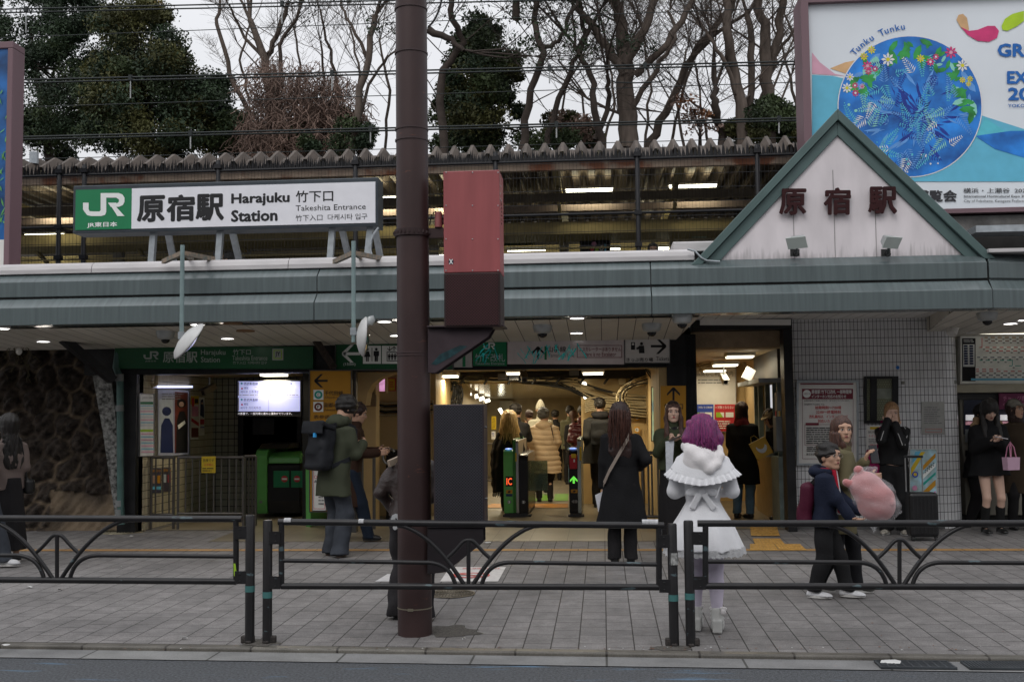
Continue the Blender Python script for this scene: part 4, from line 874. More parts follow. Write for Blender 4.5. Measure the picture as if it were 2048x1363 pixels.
board('colour_poster', 'colourful comic style poster with red and yellow blocks on the side wall', 'poster', (381,790,397,878), 0, offw, None, t=.01, map_=fX, N=NX, items=[('r',(381,791,397,808),'yellow'), ('r',(383,795,388,812),'red'), ('r',(389,797,396,806),'black'), ('p',[(382,835),(397,845),(397,852),(382,842)],'red'), ('r',(383,812,396,832),'pink'), ('r',(382,855,396,874),'brown')])
board('portrait_poster', 'pale poster with a dark haired figure on the side wall by the corner', 'poster', (399,794,409,870), 0, offw, None, t=.01, map_=fX, N=NX, items=[('p',[(400,830),(401,800),(406,797),(408,815),(408,835)],'navy'), ('d',404,806,2.2,'skin'), ('r',(400,838,408,848),'red'), ('r',(400,853,408,855),'blue')])
board('event_poster', 'row of small dark posters low on the side wall behind the railing', 'poster', (303,935,322,985), 0, M('poster_dark',(.05,.05,.09),.4), None, t=.01, map_=fX, N=NX, items=[('t','開催中',(304,938,321,944),0,'orange'), ('r',(305,950,311,966),'skin'), ('r',(314,950,320,966),'orange'), ('r',(304,972,321,978),'sky')])
board('event_poster', 'second small dark poster low on the side wall nearer the corner', 'poster', (325,934,342,982), 0, M('poster_dark2',(.06,.05,.07),.4), None, t=.01, map_=fX, N=NX, items=[('t','開催中',(326,937,341,943),0,'orange'), ('r',(327,948,332,964),'pale'), ('r',(335,948,340,964),'red')])
board('red_poster', 'red and white poster with a big outlined letter behind the barrier', 'poster', (389,932,420,977), 16.9, offw, None, t=.01, items=[('r',(390,934,404,975),'red'), ('f',(393,940,401,968),1.5,'white'), ('r',(406,936,418,974),'maroon'), ('d',412,950,4,'skin')])
t = board('information_screen', 'bright wall screen listing delayed train lines in Japanese and Korean above the left gates', 'screen', (475,761,601,830), 15.6, blackp, blackp, 2, t=.06)
sm = M('lit_screen', (.34,.37,.68), .4, var=.02, emit=.85)
mb = MB(); slab(mb, (476,762,600,822), lambda a,b: W(a,b,15.585), NY, .002); mb.build('display', sm, t)
mb = MB(); prints(mb, [('t','西武新宿線',(488,764,516,770),.006,'navy'), ('t','東海道新幹線',(550,763,584,769),.006,'navy'), ('t','遅延',(488,773,497,778),.004,'navy'), ('t','遅延',(550,773,559,778),.004,'navy'), ('t','세이부 신주쿠선',(481,780,518,786),.0,'black'), ('t','도카이도 신칸센',(544,780,581,785),0,'black'),
 ('t','西武拝島線',(488,796,516,802),.006,'navy'), ('t','遅延',(488,805,497,810),.004,'navy'), ('t','세이부 하이지마선',(481,812,522,818),0,'black'), ('p',[(482,778),(487,778),(484.5,773.5)],'red'), ('p',[(544,778),(549,778),(546.5,773.5)],'red'), ('p',[(482,810),(487,810),(484.5,805.5)],'red'),
 ('d',484,766.5,2.2,'sky'), ('d',484,798.5,2.2,'sky'), ('d',546,766,1.8,'red'), ('r',(477,763,479,791),'grey'), ('r',(541,763,543,791),'grey'), ('r',(477,795,479,821),'grey'), ('r',(538,762,538.6,822),'grey'), ('r',(476,792.6,600,793.2),'grey'), ('lines',(480,788,520,791),1,'grey'), ('lines',(543,788,598,791),1,'grey'), ('lines',(510,773,536,776),1,'grey'), ('lines',(572,773,594,776),1,'grey')], lambda a,b: W(a,b,15.58), NY); mb.build('screen_text', PAL, t)
mb = MB(); txt(mb, 'の影響で、一部列車に遅れと運休がでています。', (476,824,584,829), 15.59, m=0, bold=.004); mb.build('ticker_text', M('lit_ticker',(.9,.9,1),.5,var=0,emit=.6), t)
YB = YW-.05
board('notice_board', 'large framed white notice board with maroon heading on the tile wall', 'notice board', (1597,764,1713,926), YB, offw, galv, 4, t=.045, items=[
 ('r',(1604,777,1706,797),'maroon'), ('d',1613.5,787,8,'white'), ('t','お知らせ',(1607,785,1620,789),0,'maroon'), ('t','原宿駅 竹下口改札 一部時間帯',(1623,779,1703,787),.012,'white'), ('t','インターホン対応のお知らせ',(1623,789,1692,795.5),.012,'white'),
 ('t','JR東日本をご利用いただき、ありがとうございます。',(1608,799,1699,803),0,'black'), ('t','原宿駅竹下口改札では、',(1608,806,1650,810),0,'black'), ('t','始発時刻〜7:00頃',(1630,811,1682,818),.01,'red'), ('t','22:00〜終電時刻',(1632,820,1681,827),.01,'red'), ('t','改札案内は、インターホンにて',(1618,829,1696,836),.01,'red'), ('t','対応いたします。',(1635,838,1682,845),.01,'red'),
 ('f',(1609,848,1704,890),.7,'maroon'), ('r',(1611,845,1637,850),'maroon'), ('lines',(1612,853,1701,888),8,'black'), ('lines',(1613,892,1700,903),3,'black'), ('t','東日本旅客鉄道株式会社',(1612,905,1660,910),.004,'black'), ('f',(1604,797,1706,917),.7,'maroon'), ('r',(1600,766,1706,768.5),'maroon')])
board('paper_notice', 'small paper notice with yellow heading about toilets beside the girl in black', 'notice', (1733,850,1766,897), YB+.035, offw, None, t=.004, items=[('r',(1740,853,1759,858),'yellow'), ('t','改札内の',(1736,861,1752,866),0,'black'), ('t','トイレ',(1738,868,1752,874),.004,'red'), ('d',1757,868,3.4,'navy'), ('t','入場券が必要です',(1737,887,1762,891),.004,'red'), ('lines',(1737,876,1763,886),3,'grey')])
board('laminated_notice', 'wrinkled laminated grey notice taped high on the tile wall near its rounded end', 'notice', (1843,803,1889,868), YB+.035, M('laminated_sheet',(.36,.36,.34),.12,var=.1,bump=.4,bscale=25), None, t=.004, items=[('lines',(1848,812,1884,848),8,'grey'), ('f',(1851,857,1883,864),.6,'red')])
t = thing('wall_window', 'black framed service window with patterned glass in the tile wall', 'window', W(1766,846,YW)); fw_ = lambda a, b: W(a, b, YB)
mb = MB()
for b in ((1729,752,1734,846),(1734,752,1797,757),(1734,840,1797,846),(1785,757,1797,840),(1741,757,1754,840)): slab(mb, b, fw_, NY, .045)
mb.build('frame', black, t)
mb = MB(); slab(mb, (1734,757,1785,840), lambda a,b: W(a,b,YW-.02), NY, .015); mb.build('pane', brick_mat('wired_glass',(.22,.23,.15),(.26,.27,.18),(.12,.13,.09),.03,.03,.003,'XZ',off=.5,rough=.15,dirt=.3), t)
mb = MB(); slab(mb, (1754,776,1785,797), lambda a,b: W(a,b,YW-.024), NY, .002); mb.build('pane', M('milky_glass',(.22,.24,.2),.15,var=.3,scale=9), t)
# ==== TICKET BAY
fb = lambda Y: (lambda a, b: W(a, b, Y))
its = [('r',(1924,676,1951,762),'black'), ('r',(1926,688,1949,733),'white'), *[('r',(1927.5+dx,690+i*5,1935+dx,693.5+i*5),'navy') for i in range(8) for dx in (0,11)], ('lines',(1926,735,1948,755),6,'black'), ('lines',(1926,678,1949,685),2,'white')]
its += [('r',(1951,676,1953,676.2),'black')]
for (y, x0, x1, c) in ((674,1968,2060,'orange'),(681,1968,2060,'brown'),(694,1956,2060,'red'),(701,1968,2060,'red'),(714,1950,2060,'navy'),(720,1954,2018,'teal'),(731,2012,2036,'teal'),(738,1946,1990,'red'),(742,1946,2060,'red'),(750,1944,2060,'navy')):
 its.append(('r',(x0,y,x1,y+1.6),c))
 for k in range(int((x1-x0)/14)): its.append(('r',(x0+6+k*14,y-.9,x0+12+k*14,y+2.5),'white')); its.append(('r',(x0+7+k*14,y+3.4,x0+11+k*14,y+6),'grey'))
its += [('r',(1955,677,1956.5,695),'red'), ('r',(2015,720,2016.5,732),'teal'), ('r',(1934,757,2060,761),'sky')]
board('route_map', 'wide white railway route map board with coloured lines above the ticket machines', 'route map', (1922,669,2070,766), 15.0, M('map_face',(.62,.62,.57),.35,emit=.06), offw, 2, t=.1, items=its)
t = thing('map_lamp', 'long lit tube along the top of the route map', 'lamp', W(1990,665,14.7)); mb = MB(); slab(mb, (1932,664,2060,667.5), fb(14.75), NY, .05); mb.build('tube', M('lit_map_tube',(1,.95,.75),.5,var=0,emit=2.5), t)
wall('bay_shelf', (XT1, 14.9, W(1990,784,14.9).z), (XT1+3, 15.3, W(1990,768,14.9).z), M('shelf_cream',(.4,.37,.28),.5))
wall('bay_header', (XT1, 15.0, W(1990,797,15.0).z), (XT1+3, 15.3, W(1990,785,15.0).z), M('dark_header',(.05,.05,.05),.5))
def machine(x0, x1, label, kind):
 t = thing('ticket_machine', label, 'ticket machine', W((x0+x1)/2, 1050, 15.0), 'ticket machines in the bay')
 X0, X1 = W(x0,900,14.95).x, W(x1,900,14.95).x; zt = W(x0,797,14.95).z; zm = W(x0,872,14.95).z
 mb = MB(); mb.prism([(14.95,FZ+.12),(14.95,.95),(15.02,1.15),(15.05,zt),(15.3,zt),(15.3,FZ+.12)], 'x', X0+.01, X1-.01); mb.build('body', M('machine_body',(.30,.28,.23),.4,var=.06), t, bevel=.008)
 mb = MB(); slab(mb, (x0+2,799,x1-2,868), fb(15.0), NY, .03); mb.build('fascia', M('machine_fascia_'+kind,(.05,.055,.08) if kind=='a' else (.07,.07,.1),.2,var=.2), t)
 mb = MB(); slab(mb, (x0+6,829,x0+22,840), fb(14.985), NY, .02); slab(mb, (x0+6,842,x0+22,849), fb(14.985), NY, .02, 1); mb.build('screen', [M('lit_machine_screen',(.9,.85,.9),.3,var=.3,emit=.6), M('lit_machine_screen2',(.6,.3,.35),.3,var=.5,scale=30,emit=.4)], t)
 mb = MB(); slab(mb, (x0+5,858,x0+24,884), fb(14.97), NY, .02); mb.build('keypad', galv, t)
 mb = MB(); slab(mb, (x0+5,900,x0+28,912), fb(14.94), NY, .01); slab(mb, (x0+10,925,x0+17,934), fb(14.94), NY, .01, 1); mb.build('slot', [black, steel], t)
machine(1926,1992,'beige ticket machine beside the rounded tile wall end','a'); machine(1995,2062,'beige ticket machine behind the girl in the fur hooded coat','b')
wall('bay_plinth', (XT1, 14.98, FZ), (XT1+3, 15.3, FZ+.11), dark)
board('charge_sign', 'magenta charge sign with white Japanese lettering over the right ticket machine', 'sign', (1998,786,2062,818), 14.93, M('magenta_sign',(.16,.03,.08),.3), None, t=.03, items=[('t','チャージ専用',(2006,791,2060,802),.0,'pink'), ('t','Charge 充值',(2006,805,2050,812),0,'pink')])
# ==== COUNTER ROOM POSTERS
YP = 18.93
board('guide_poster', 'large wall guide poster with blue and red panels inside the counter room', 'poster', (1391,735,1471,862), YP, offw, steel, 1.5, t=.02, items=[('t','払戻しご利用案内',(1392,741,1466,752),.004,'grey'), ('r',(1391,808,1427,862),'blue'), ('r',(1429,808,1471,862),'red'), ('lines',(1396,757,1466,768),2,'grey'), ('t','対象となる乗車券',(1397,812,1425,816),0,'white'), ('t','× 対象とならない',(1431,811,1468,817),.004,'white'),
 ('r',(1392,824,1408,833),'white'), ('p',[(1392,833),(1392,824),(1400,824),(1404,833)],'ygreen'), ('r',(1409,824,1424,833),'white'), ('r',(1432,824,1448,834),'white'), ('p',[(1432,834),(1432,824),(1440,824),(1446,834)],'ygreen'), ('r',(1451,824,1467,834),'white'), ('d',1408,843,9,'pale'), ('d',1408,843,8,'blue'), ('r',(1401,839,1415,848),'pink'), ('lines',(1433,840,1468,858),4,'white'), ('lines',(1394,852,1426,860),2,'white')])
# ==== LAMPS
def strip(px0, px1, py, Y, label, group, h=.03, d=.25, power=0, hsz=None, name='ceiling_lamp', lm=lampW, body=True, dz=.05):
 a, b = W(px0, py, Y), W(px1, py, Y); t = thing(name, label, 'lamp', ((a.x+b.x)/2, Y, a.z), group)
 if body: mb = MB(); mb.box((a.x-.02, Y-.03, a.z+.012), (b.x+.02, Y+d+.03, a.z+.012+dz)); mb.build('housing', offw, t, bevel=.004)
 mb = MB(); mb.box((a.x, Y, a.z-h+.01), (b.x, Y+d, a.z+.01)); mb.build('diffuser', lm, t)
 if power: lamp_light('lamp_light', ((a.x+b.x)/2, Y+d/2, a.z-h-.03), b.x-a.x, power, t, sy=d, rot=(0,0,0))
 return t
strip(862,913,752,17.2,'ceiling lamp in the hall just right of the brown pole','hall ceiling lamps',power=28)
strip(1013,1042,746,17.4,'ceiling lamp behind the camera over the hall gates','hall ceiling lamps',power=28)
strip(1166,1206,746,17.0,'ceiling lamp over the hall gates in front of the right cables','hall ceiling lamps',power=28)
for i, (px, py, Y) in enumerate(((921,783,19.4),(935,788,20.6),(949,793,22.0),(962,797,23.6),(974,801,25.4))):
 a = W(px, py, Y); t = thing('wall_lamp', ('first, nearest','second','third','fourth','fifth, farthest')[i]+' lamp of the row glowing down the left side of the corridor', 'lamp', a, 'corridor lamps')
 mb = MB(); T = Matrix.Translation(a) @ Matrix.Rotation(R(-18),4,'Y'); mb.box((-.05,-.02,-.035),(.06,.14,.035), T=T); mb.build('diffuser', lampW, t)
 mb = MB(); mb.box((-.07,-.03,.037),(.08,.18,.05), T=T); mb.build('housing', offw, t)
t = thing('corridor_reflection', 'glowing strip painted as a light reflection on the corridor wall left of the blond woman', 'lamp', W(1003,830,25)); mb = MB(); P = [W(a,b,26) for a,b in ((996,818),(1001,815),(1010,829),(1005,832))]; mb.prism([(p.x,p.z) for p in P], 'y', 26, 26.05); mb.build('diffuser', lampS, t)  # glowing prism painted in for a wall reflection, not a lamp
for (px, py) in ((1168,768),(1172,793)):
 a = W(px, py, 18.4); mb = MB(); mb.ball(a, .045, 6); mb.build('spot_lamp', lampW, label=('upper' if py < 780 else 'lower')+' small bright spot lamp at the edge of the cable bundle', cat='lamp', group='spot lamps by the cables')
corridor_root = bpy.data.objects['corridor_reflection']
lamp_light('corridor_area', (-1.6,22.5,1.93), 1.2, 75, corridor_root, sy=5); lamp_light('corridor_area', (-1.4,19.6,2.0), 1.2, 25, corridor_root, sy=1)
strip(520,566,749,15.4,'ceiling lamp of the left gate room beside the screen','gate room lamps',power=24)
strip(1457,1508,713,15.7,'nearest of the three square ceiling lamps in the counter room','counter room lamps',d=.35,h=.02,power=8)
strip(1430,1476,730,17.0,'middle of the three square ceiling lamps in the counter room','counter room lamps',d=.35,h=.02,power=8)
strip(1411,1452,741.5,18.2,'farthest of the three square ceiling lamps in the counter room','counter room lamps',d=.35,h=.02,power=6)
def CP(px, py, z_at, slope, Y0):    # ray hit on a soffit plane z = z_at - slope*(Y-Y0)
 d = ray(px, py); t = (z_at + slope*Y0 - CAMZ)/(d.z + slope*d.y); return Vector((d.x*t, d.y*t, CAMZ+d.z*t))
sp = lambda px, py: CP(px, py, 2.70, SLP, CY)
sb = lambda px, py: CP(px, py, 2.72, .16/3.1, CY+.2)
for px, py, f, lab in ((87,681,sp,'downlight over the stone wall'),(5,655,sp,'downlight at the left edge of the soffit'),(395,647,sp,'downlight behind the tilted mirror'),(455,675,sp,'downlight right of the tilted mirror'),(769,641,sp,'upper downlight left of the brown pole'),(793,669,sp,'lower downlight half hidden by the brown pole'),
     (1154,634,sp,'front downlight of the pair above the line sign'),(1153,664,sp,'rear downlight of the pair above the line sign'),(2021,645,sb,'downlight in front of the route map'),(2050,638,sb,'downlight at the right edge of the soffit')):
 c = f(px, py); t = thing('downlight', lab, 'lamp', c, 'round soffit downlights')
 mb = MB(); mb.lathe([(.074,-.012),(.074,.03),(.1,.03)][::1], c, 20); mb.build('diffuser', lampD, t); mb = MB(); mb.lathe([(.078,-.016),(.09,-.012),(.09,.02),(.078,.02)], c, 20, caps=False); mb.build('rim', white, t)
for px, py, lab in ((466,646,'front of the two rusty round vents in the soffit'),(491,661,'rear of the two rusty round vents in the soffit')):
 c = sp(px, py); mb = MB(); mb.lathe([(.11,-.012),(.11,.02)], c, 24); mb.build('ceiling_vent', M('rust_vent',(.25,.15,.08),.7,var=.2), label=lab, cat='vent', group='rusty soffit vents')
def dome(px, py, f, lab, s=1.):
 c = f(px, py-9); t = thing('dome_camera', lab, 'security camera', c, 'dome cameras under the soffit')
 mb = MB(); mb.lathe([(.115*s,.03),(.115*s,-.02),(.10*s,-.075),(.06*s,-.095),(.05*s,-.095)], c, 24); mb.build('housing', galvL if s > .8 else dsteel, t)
 mb = MB(); mb.ball(c+Vector((0,0,-.095)), (.055*s,.055*s,.05*s), 8); mb.build('lens', M('camera_dome',(.01,.01,.012),.08), t)
dome(331,672,sp,'dark dome camera under the soffit left of the tilted mirror',.95); dome(1085,660,sp,'dome camera above the line sign'); dome(1303,657,sp,'dome camera above the tickets sign'); dome(1364,640,sp,'dome camera at the right end of the soffit by the door'); dome(1974,634,sb,'dome camera in front of the route map')
t = thing('pipe_elbow', 'pale insulated pipe elbow under the soffit at the top of the rounded tile wall end', 'pipe', W(1905,650,14.2))
mb = MB(); mb.tube([W(1906,636,14.2), W(1906,650,14.1), W(1903,668,14.05)], [.085,.085,.06], 14); mb.build('pipe', offw, t)
mb = MB(); mb.tube([W(1925,655,14.6), W(1940,660,14.6), W(1958,655,14.6), W(1963,640,14.6)], .055, 12); mb.build('pipe', offw, t)
def bullet(px, py, Y, lab, rz=0, m=None):
 c = W(px, py, Y); t = thing('security_camera', lab, 'security camera', c); T = Matrix.Translation(c) @ Matrix.Rotation(rz,4,'Z') @ Matrix.Rotation(R(25),4,'X')
 mb = MB(); mb.box((-.04,-.13,-.045),(.04,.12,.045), T=T); mb.box((-.047,-.16,.046),(.047,.12,.056), T=T); mb.build('housing', m or white, t, bevel=.008)
 mb = MB(); mb.add([T@Vector((.03*math.cos(k*math.pi/6),-.132,.03*math.sin(k*math.pi/6))) for k in range(12)], [tuple(range(12))]); mb.build('lens', blackp, t)
 mb = MB(); mb.tube([c+Vector((0,.02,.04)), c+Vector((0,.02,.18))], .014, 8); mb.build('bracket', galv, t)
bullet(1047,752,15.5,'grey camera hanging from the beam in the middle of the hall mouth',.2,dsteel); bullet(1448,757,16.2,'white camera hanging in the counter room in front of the conduits',.1)
bullet(554,782,16.0,'small black camera in the corner of the left gate room',-.3,dsteel) if 0 else None
t = thing('speaker_panel', 'white slanted panel box fixed above the counter window', 'speaker', W(1497,748,16)); T = Matrix.Translation(W(1497,748,16)) @ Matrix.Rotation(.5,4,'Y'); mb = MB(); mb.box((-.07,-.05,-.09),(.07,.03,.09), T=T); mb.build('box', white, t, bevel=.006)
bullet(418,778,16.2,'small black camera up in the left gate room by the posters',-.5,dsteel)
t = board('small_screen', 'small pink lit screen in a cream box on the left pier of the hall', 'screen', (757,752,770,782), 15.3, M('lit_pink_screen',(.75,.35,.6),.4,var=.4,scale=14,emit=.9), cream, 3, t=.12)
board('fire_notice', 'red framed yellow notice beside the pink screen', 'notice', (777,757,790,780), 16.3, yellow, red, 1.5, t=.02, items=[('lines',(779,762,788,775),3,'red')])
board('blue_notice', 'blue and white notice on the hall wall just right of the pole', 'notice', (861,854,868,880), 18.4, white, None, t=.02, items=[('r',(861,855,868,866),'blue'), ('r',(861,872,868,877),'blue')])
board('yellow_notice', 'narrow yellow notice on the corridor wall left of the blond woman', 'notice', (983,832,992,858), 24, yellow, None, t=.02, items=[('t','きっぷうりば',(985,834,990,856),0,'black')])
board('information_sheet', 'small pale information sheet under the narrow yellow notice', 'notice', (983,862,991,878), 24, white, None, t=.02, items=[('lines',(984,864,990,872),3,'blue')])
for i, y in enumerate((834,859)):
 board('arrow_sticker', ('upper','lower')[i]+' orange sticker with a left arrow on the hall wall right of the black coat', 'sticker', (1269,y-6,1279,y+6), 18.42, M('orange_sticker%d'%i,(.65,.33,.03),.5), None, t=.004, items=[('d',1274,y,4,'white'), ('a',1274,y,5.5,math.pi,'grey')])
board('lit_poster', 'narrow lit poster seen edge on at the right wall of the hall', 'poster', (1304,775,1312,880), 15.8, M('lit_edge_poster',(.25,.5,.6),.3,var=.5,scale=3,col2=(.6,.8,.3),emit=.6), conduit, 2, t=.02)
board('red_notice', 'red and white notice on the back wall of the hall behind the black jacket', 'notice', (1215,828,1236,842), 18.42, white, None, t=.01, items=[('r',(1216,829,1235,841),'red'), ('lines',(1218,831,1234,840),2,'white')])
# ==== TICKET GATES
gGreen = M('gate_green', (.12,.40,.10), .3, var=.08); gDark = M('gate_black', (.012,.012,.013), .25); gBase = M('gate_base', (.03,.03,.03), .6)
def gate(px0, px1, py, label, green_side='l', kind='ic', L_=1.7, dark=False):
 c = GP((px0+px1)/2, py); X0 = GP(px0, py).x; X1 = GP(px1, py).x; wd = X1-X0; Y0 = c.y; t = thing('ticket_gate', label, 'ticket gate', (c.x, Y0, FZ), 'ticket gates in the main hall')
 H_ = .98
 def side(xa, xb, m, name, hh=H_, rr=.12):
  pts = [(Y0+.03,FZ+.06),(Y0,FZ+.25),(Y0,FZ+hh-rr)]+[(Y0+rr-rr*math.cos(a), FZ+hh-rr+rr*math.sin(a)) for a in np.linspace(.2,math.pi/2,6)]+[(Y0+L_,FZ+hh),(Y0+L_,FZ+.06)]
  mb = MB(); mb.prism(pts, 'x', xa, xb); mb.build(name, m, t, bevel=.006)
 wl = wd*.38
 if kind == 'ic':
  side(X0, X0+wl, gGreen, 'left_body'); side(X0+wl+.002, X0+wl+wd*.12, M('gate_green_dark',(.035,.16,.03),.3), 'green_band', 1.14, .06)
  side(X0+wl+wd*.12+.002, X0+wl+wd*.24, steel, 'steel_band', 1.12, .06); side(X0+wl+wd*.24+.002, X1, gDark, 'right_body', .92)
  mb = MB(); mb.box((X0+.02,Y0+.1,FZ+H_+.001),(X0+wl-.015,Y0+.28,FZ+H_+.012)); mb.build('reader_pad', gDark, t); lx = X0+wl/2
 else:
  side(X0, X0+wd*.68, gDark, 'left_body'); side(X0+wd*.68+.002, X1, M('gate_silver',(.4,.45,.45),.25,metal=.7), 'steel_band', 1.14, .06); lx = X0+wd*.34
  mb = MB(); mb.box((X0+.012,Y0-.045,FZ+.70),(X0+wd*.66,Y0+.03,FZ+.90)); mb.build('reader', M('reader_red',(.4,.02,.035),.35), t, bevel=.01)
  mb = MB(); mb.box((X0+.04,Y0-.05,FZ+.86),(X0+wd*.6,Y0-.046,FZ+.92)); mb.box((X0+.07,Y0-.053,FZ+.80),(X0+wd*.5,Y0-.0505,FZ+.84),1); mb.build('reader_slot', [PAL[PI_['yellow']], white], t)
 mb = MB(); mb.box((X0+.01,Y0+.02,FZ),(X1-.01,Y0+L_-.02,FZ+.058)); mb.box((X0-.02,Y0+.05,FZ),(X1+.03,Y0+.3,FZ+.03)); mb.build('base', gBase, t)
 mb = MB(); mb.ball((lx, Y0+.12, FZ+H_+.012), (.055,.07,.012), 8); mb.build('blue_reader_light', M('lit_blue_reader',(.25,.4,1),.3,var=0,emit=1.2), t)
 P = lambda a, b: W(a, b, Y0-.003); mb = MB(); N = NY; cx = px0+(px1-px0)*(.2 if kind == 'ic' else .34)
 hs = (py-840)/200
 if kind == 'ic':
  prints(mb, [('r',(px0+3,952,px0+18,972),'black'), ('t','IC',(px0+5,955,px0+16,969),.012,'lit'), ('r',(px0+4,979,px0+17,986),'orange'), ('r',(px0+4,987,px0+17,992),'navy'), ('p',[(px0+7,984),(px0+10,980),(px0+14,982),(px0+11,985)],'black'), ('d',px0+10.5,1003,4.,'grey'), ('t','3',(px0+9,1000.5,px0+12,1005.5),.02,'white')], P, N)
  prints(mb, [('p',[(px1-13,1000),(px1-8,1000),(px1-5.5,1003),(px1-8,1006.5),(px1-13,1006.5)],'grey'), ('t','2',(px1-11.5,1001,px1-9,1005.5),.02,'white')], P, N)
  prints(mb, [('r',(px0+22.5,905,px0+25.5,922),'yellow')], P, N)
 else:
  prints(mb, [('t','QR',(px0+6,927,px0+14,932),.03,'white'), ('p',[(cx-7.5,959),(cx,951),(cx+7.5,959),(cx+7.5,963),(cx+2,958),(cx+2,966),(cx-2,966),(cx-2,958),(cx-7.5,963)],'lime'), ('r',(px0+3,978,px0+16,985),'orange'), ('p',[(px0+6,983),(px0+9,979),(px0+13,981),(px0+10,984)],'black'), ('p',[(px0+7,999),(px0+4,1002),(px0+7,1005),(px0+10,1005),(px0+10,999)],'grey'), ('p',[(px0+11,999),(px0+15,999),(px0+17,1002),(px0+15,1005),(px0+11,1005)],'grey'), ('r',(px1-5,893,px1-1,920),'yellow')], P, N)
 mb.build('markings', PAL, t)
 mb = MB(); xb = X0 if kind != 'ic' else X1
 mb.box((X1+.002,Y0+.5,FZ+.35),(X1+.26,Y0+.53,FZ+.8)) ; 
 if kind == 'ic': mb.build('flap', M('flap_glass',(.3,.4,.3),.1,var=.1,trans=.7), t)
 return t
gate(1008,1057,1034,'green ticket gate showing IC in red digits, left of the beige puffer coat','l','ic')
gate(1139,1164,1034,'slim black ticket gate with a lit green arrow and a red QR reader','l','qr')
def left_gate():
 t = thing('ticket_gate', 'green sided ticket gate with closed flaps and no entry discs in the left room', 'ticket gate', GP(545,1035)); Y0 = GP(545,1035).y
 X0, X1, X2 = W(510,950,Y0).x, W(534,950,Y0).x, W(617,950,Y0+.5).x
 def side(xa, xb, m, name, y0, hh, rr=.14, L_=1.3):
  pts = [(y0+.03,FZ+.06),(y0,FZ+.25),(y0,FZ+hh-rr)]+[(y0+rr-rr*math.cos(a), FZ+hh-rr+rr*math.sin(a)) for a in np.linspace(.2,math.pi/2,6)]+[(y0+L_,FZ+hh),(y0+L_,FZ+.06)]
  mb = MB(); mb.prism(pts, 'x', xa, xb); mb.build(name, m, t, bevel=.01)
 side(X0, X1, gGreen, 'green_side', Y0, 1.02); side(X1+.002, X2, gDark, 'dark_body', Y0+.02, .80, .05)
 mb = MB(); mb.prism([(Y0+.03,FZ+.802),(Y0+.05,FZ+.90),(Y0+.3,FZ+.97),(Y0+1.2,FZ+.97),(Y0+1.2,FZ+.802)], 'x', X1+.002, X2); mb.build('green_top', gGreen, t, bevel=.02)
 mb = MB(); mb.prism([(Y0+.05,FZ+1.021),(Y0+.2,FZ+1.09),(Y0+.9,FZ+1.11),(Y0+1.2,FZ+1.021)], 'x', X0+.03, X1+.30); mb.build('reader_hood', M('hood_dark',(.05,.045,.035),.3), t, bevel=.01)
 P = lambda a, b: W(a, b, Y0-.005); mb = MB()
 for x0, x1 in ((547,578),(582,612)):
  slab(mb, (x0,941,x1,974), P, NY, .02)
 mb.build('flap', greenS, t); mb = MB(); prints(mb, [q for x in (569,594) for q in (('d',x,957,6.5,'red'), ('r',(x-5,955.5,x+5,958.8),'white'))]+[('d',522,1003,3.2,'grey')], lambda a,b: W(a,b,Y0-.007), NY); mb.build('markings', PAL, t)
 mb = MB(); mb.prism([(Y0+.1,FZ+.45),(Y0+.05,FZ+.9),(Y0+.5,FZ+1.0),(Y0+1,FZ+1.0),(Y0+1,FZ+.45)], 'x', X1+.0025, X1+.1); mb.build('inner_panel', M('inner_green',(.04,.2,.05),.3), t)
left_gate()
mb = MB(); Y0 = 14.8; pts = [(Y0+.02,FZ),(Y0,FZ+.8)]+[(Y0+.12-.12*math.cos(a), FZ+.9+.12*math.sin(a)) for a in np.linspace(0,1.5,6)]+[(Y0+.9,FZ+1.0),(Y0+.9,FZ)]
mb.prism(pts, 'x', W(611,950,14.8).x, W(621,950,14.8).x); mb.build('ticket_gate', gGreen, label='green edge of another ticket gate just left of the orange sign', cat='ticket gate', bevel=.01)
t = thing('ticket_gate', 'chrome trimmed gate end showing behind the leather jacket and the pole', 'ticket gate', W(785,1030,15.4)); mb = MB(); c = W(781,912,15.4)
mb.tube([c+Vector((.09*math.cos(a)-.02, 0, .11*math.sin(a))) for a in np.linspace(.6,4.6,14)], .018, 8); mb.build('chrome_trim', steel, t); mb = MB(); mb.box((c.x-.07,15.41,FZ),(c.x+.25,16.2,c.z+.08)); mb.build('body', gDark, t, bevel=.02)
def railing(label, boxes, verticals, Y, r=.018, name='railing', grp=None):
 t = thing(name, label, 'railing', W(boxes[0][0], 1030, Y), grp)
 for (x0, y0, x1, y1) in boxes:
  mb = MB(); a, b, c, d = W(x0,y0,Y), W(x1,y0,Y), W(x1,y1,Y), W(x0,y1,Y)
  mb.tube([a, b], r, 8); mb.tube([d, c], r*.8, 8); mb.tube([a, Vector((a.x,Y,FZ))], r, 8); mb.tube([b, Vector((b.x,Y,FZ))], r, 8); mb.build('frame', dsteel if Y < 99 else steel, t)
 for (x, y0, y1) in verticals:
  a, b = W(x,y0,Y), W(x,y1,Y); mb = MB(); mb.tube([a, Vector((a.x,Y,b.z))], r*.55, 8); mb.build('bar', dsteel, t)
 return t
rs_ = M('satin_steel', (.14,.13,.12), .35, metal=.7); dsteel_keep = dsteel; dsteel = rs_
railing('short stainless railing panel nearest the side wall in the left gate room',[(303,914,348,1028)],[(x,914,1028) for x in (312,326,339)],14.55,.02,grp='left room railings')
railing('wide stainless railing panel with the yellow notice in the left gate room',[(357,914,487,1026)],[(x,914,1026) for x in (372,385,400,414,428,443,459,473)],14.5,.02,grp='left room railings')
railing('stainless railing behind the left gate',[(490,912,512,1030)],[(498,912,1030),(505,912,1030)],15.0,.02,grp='left room railings')
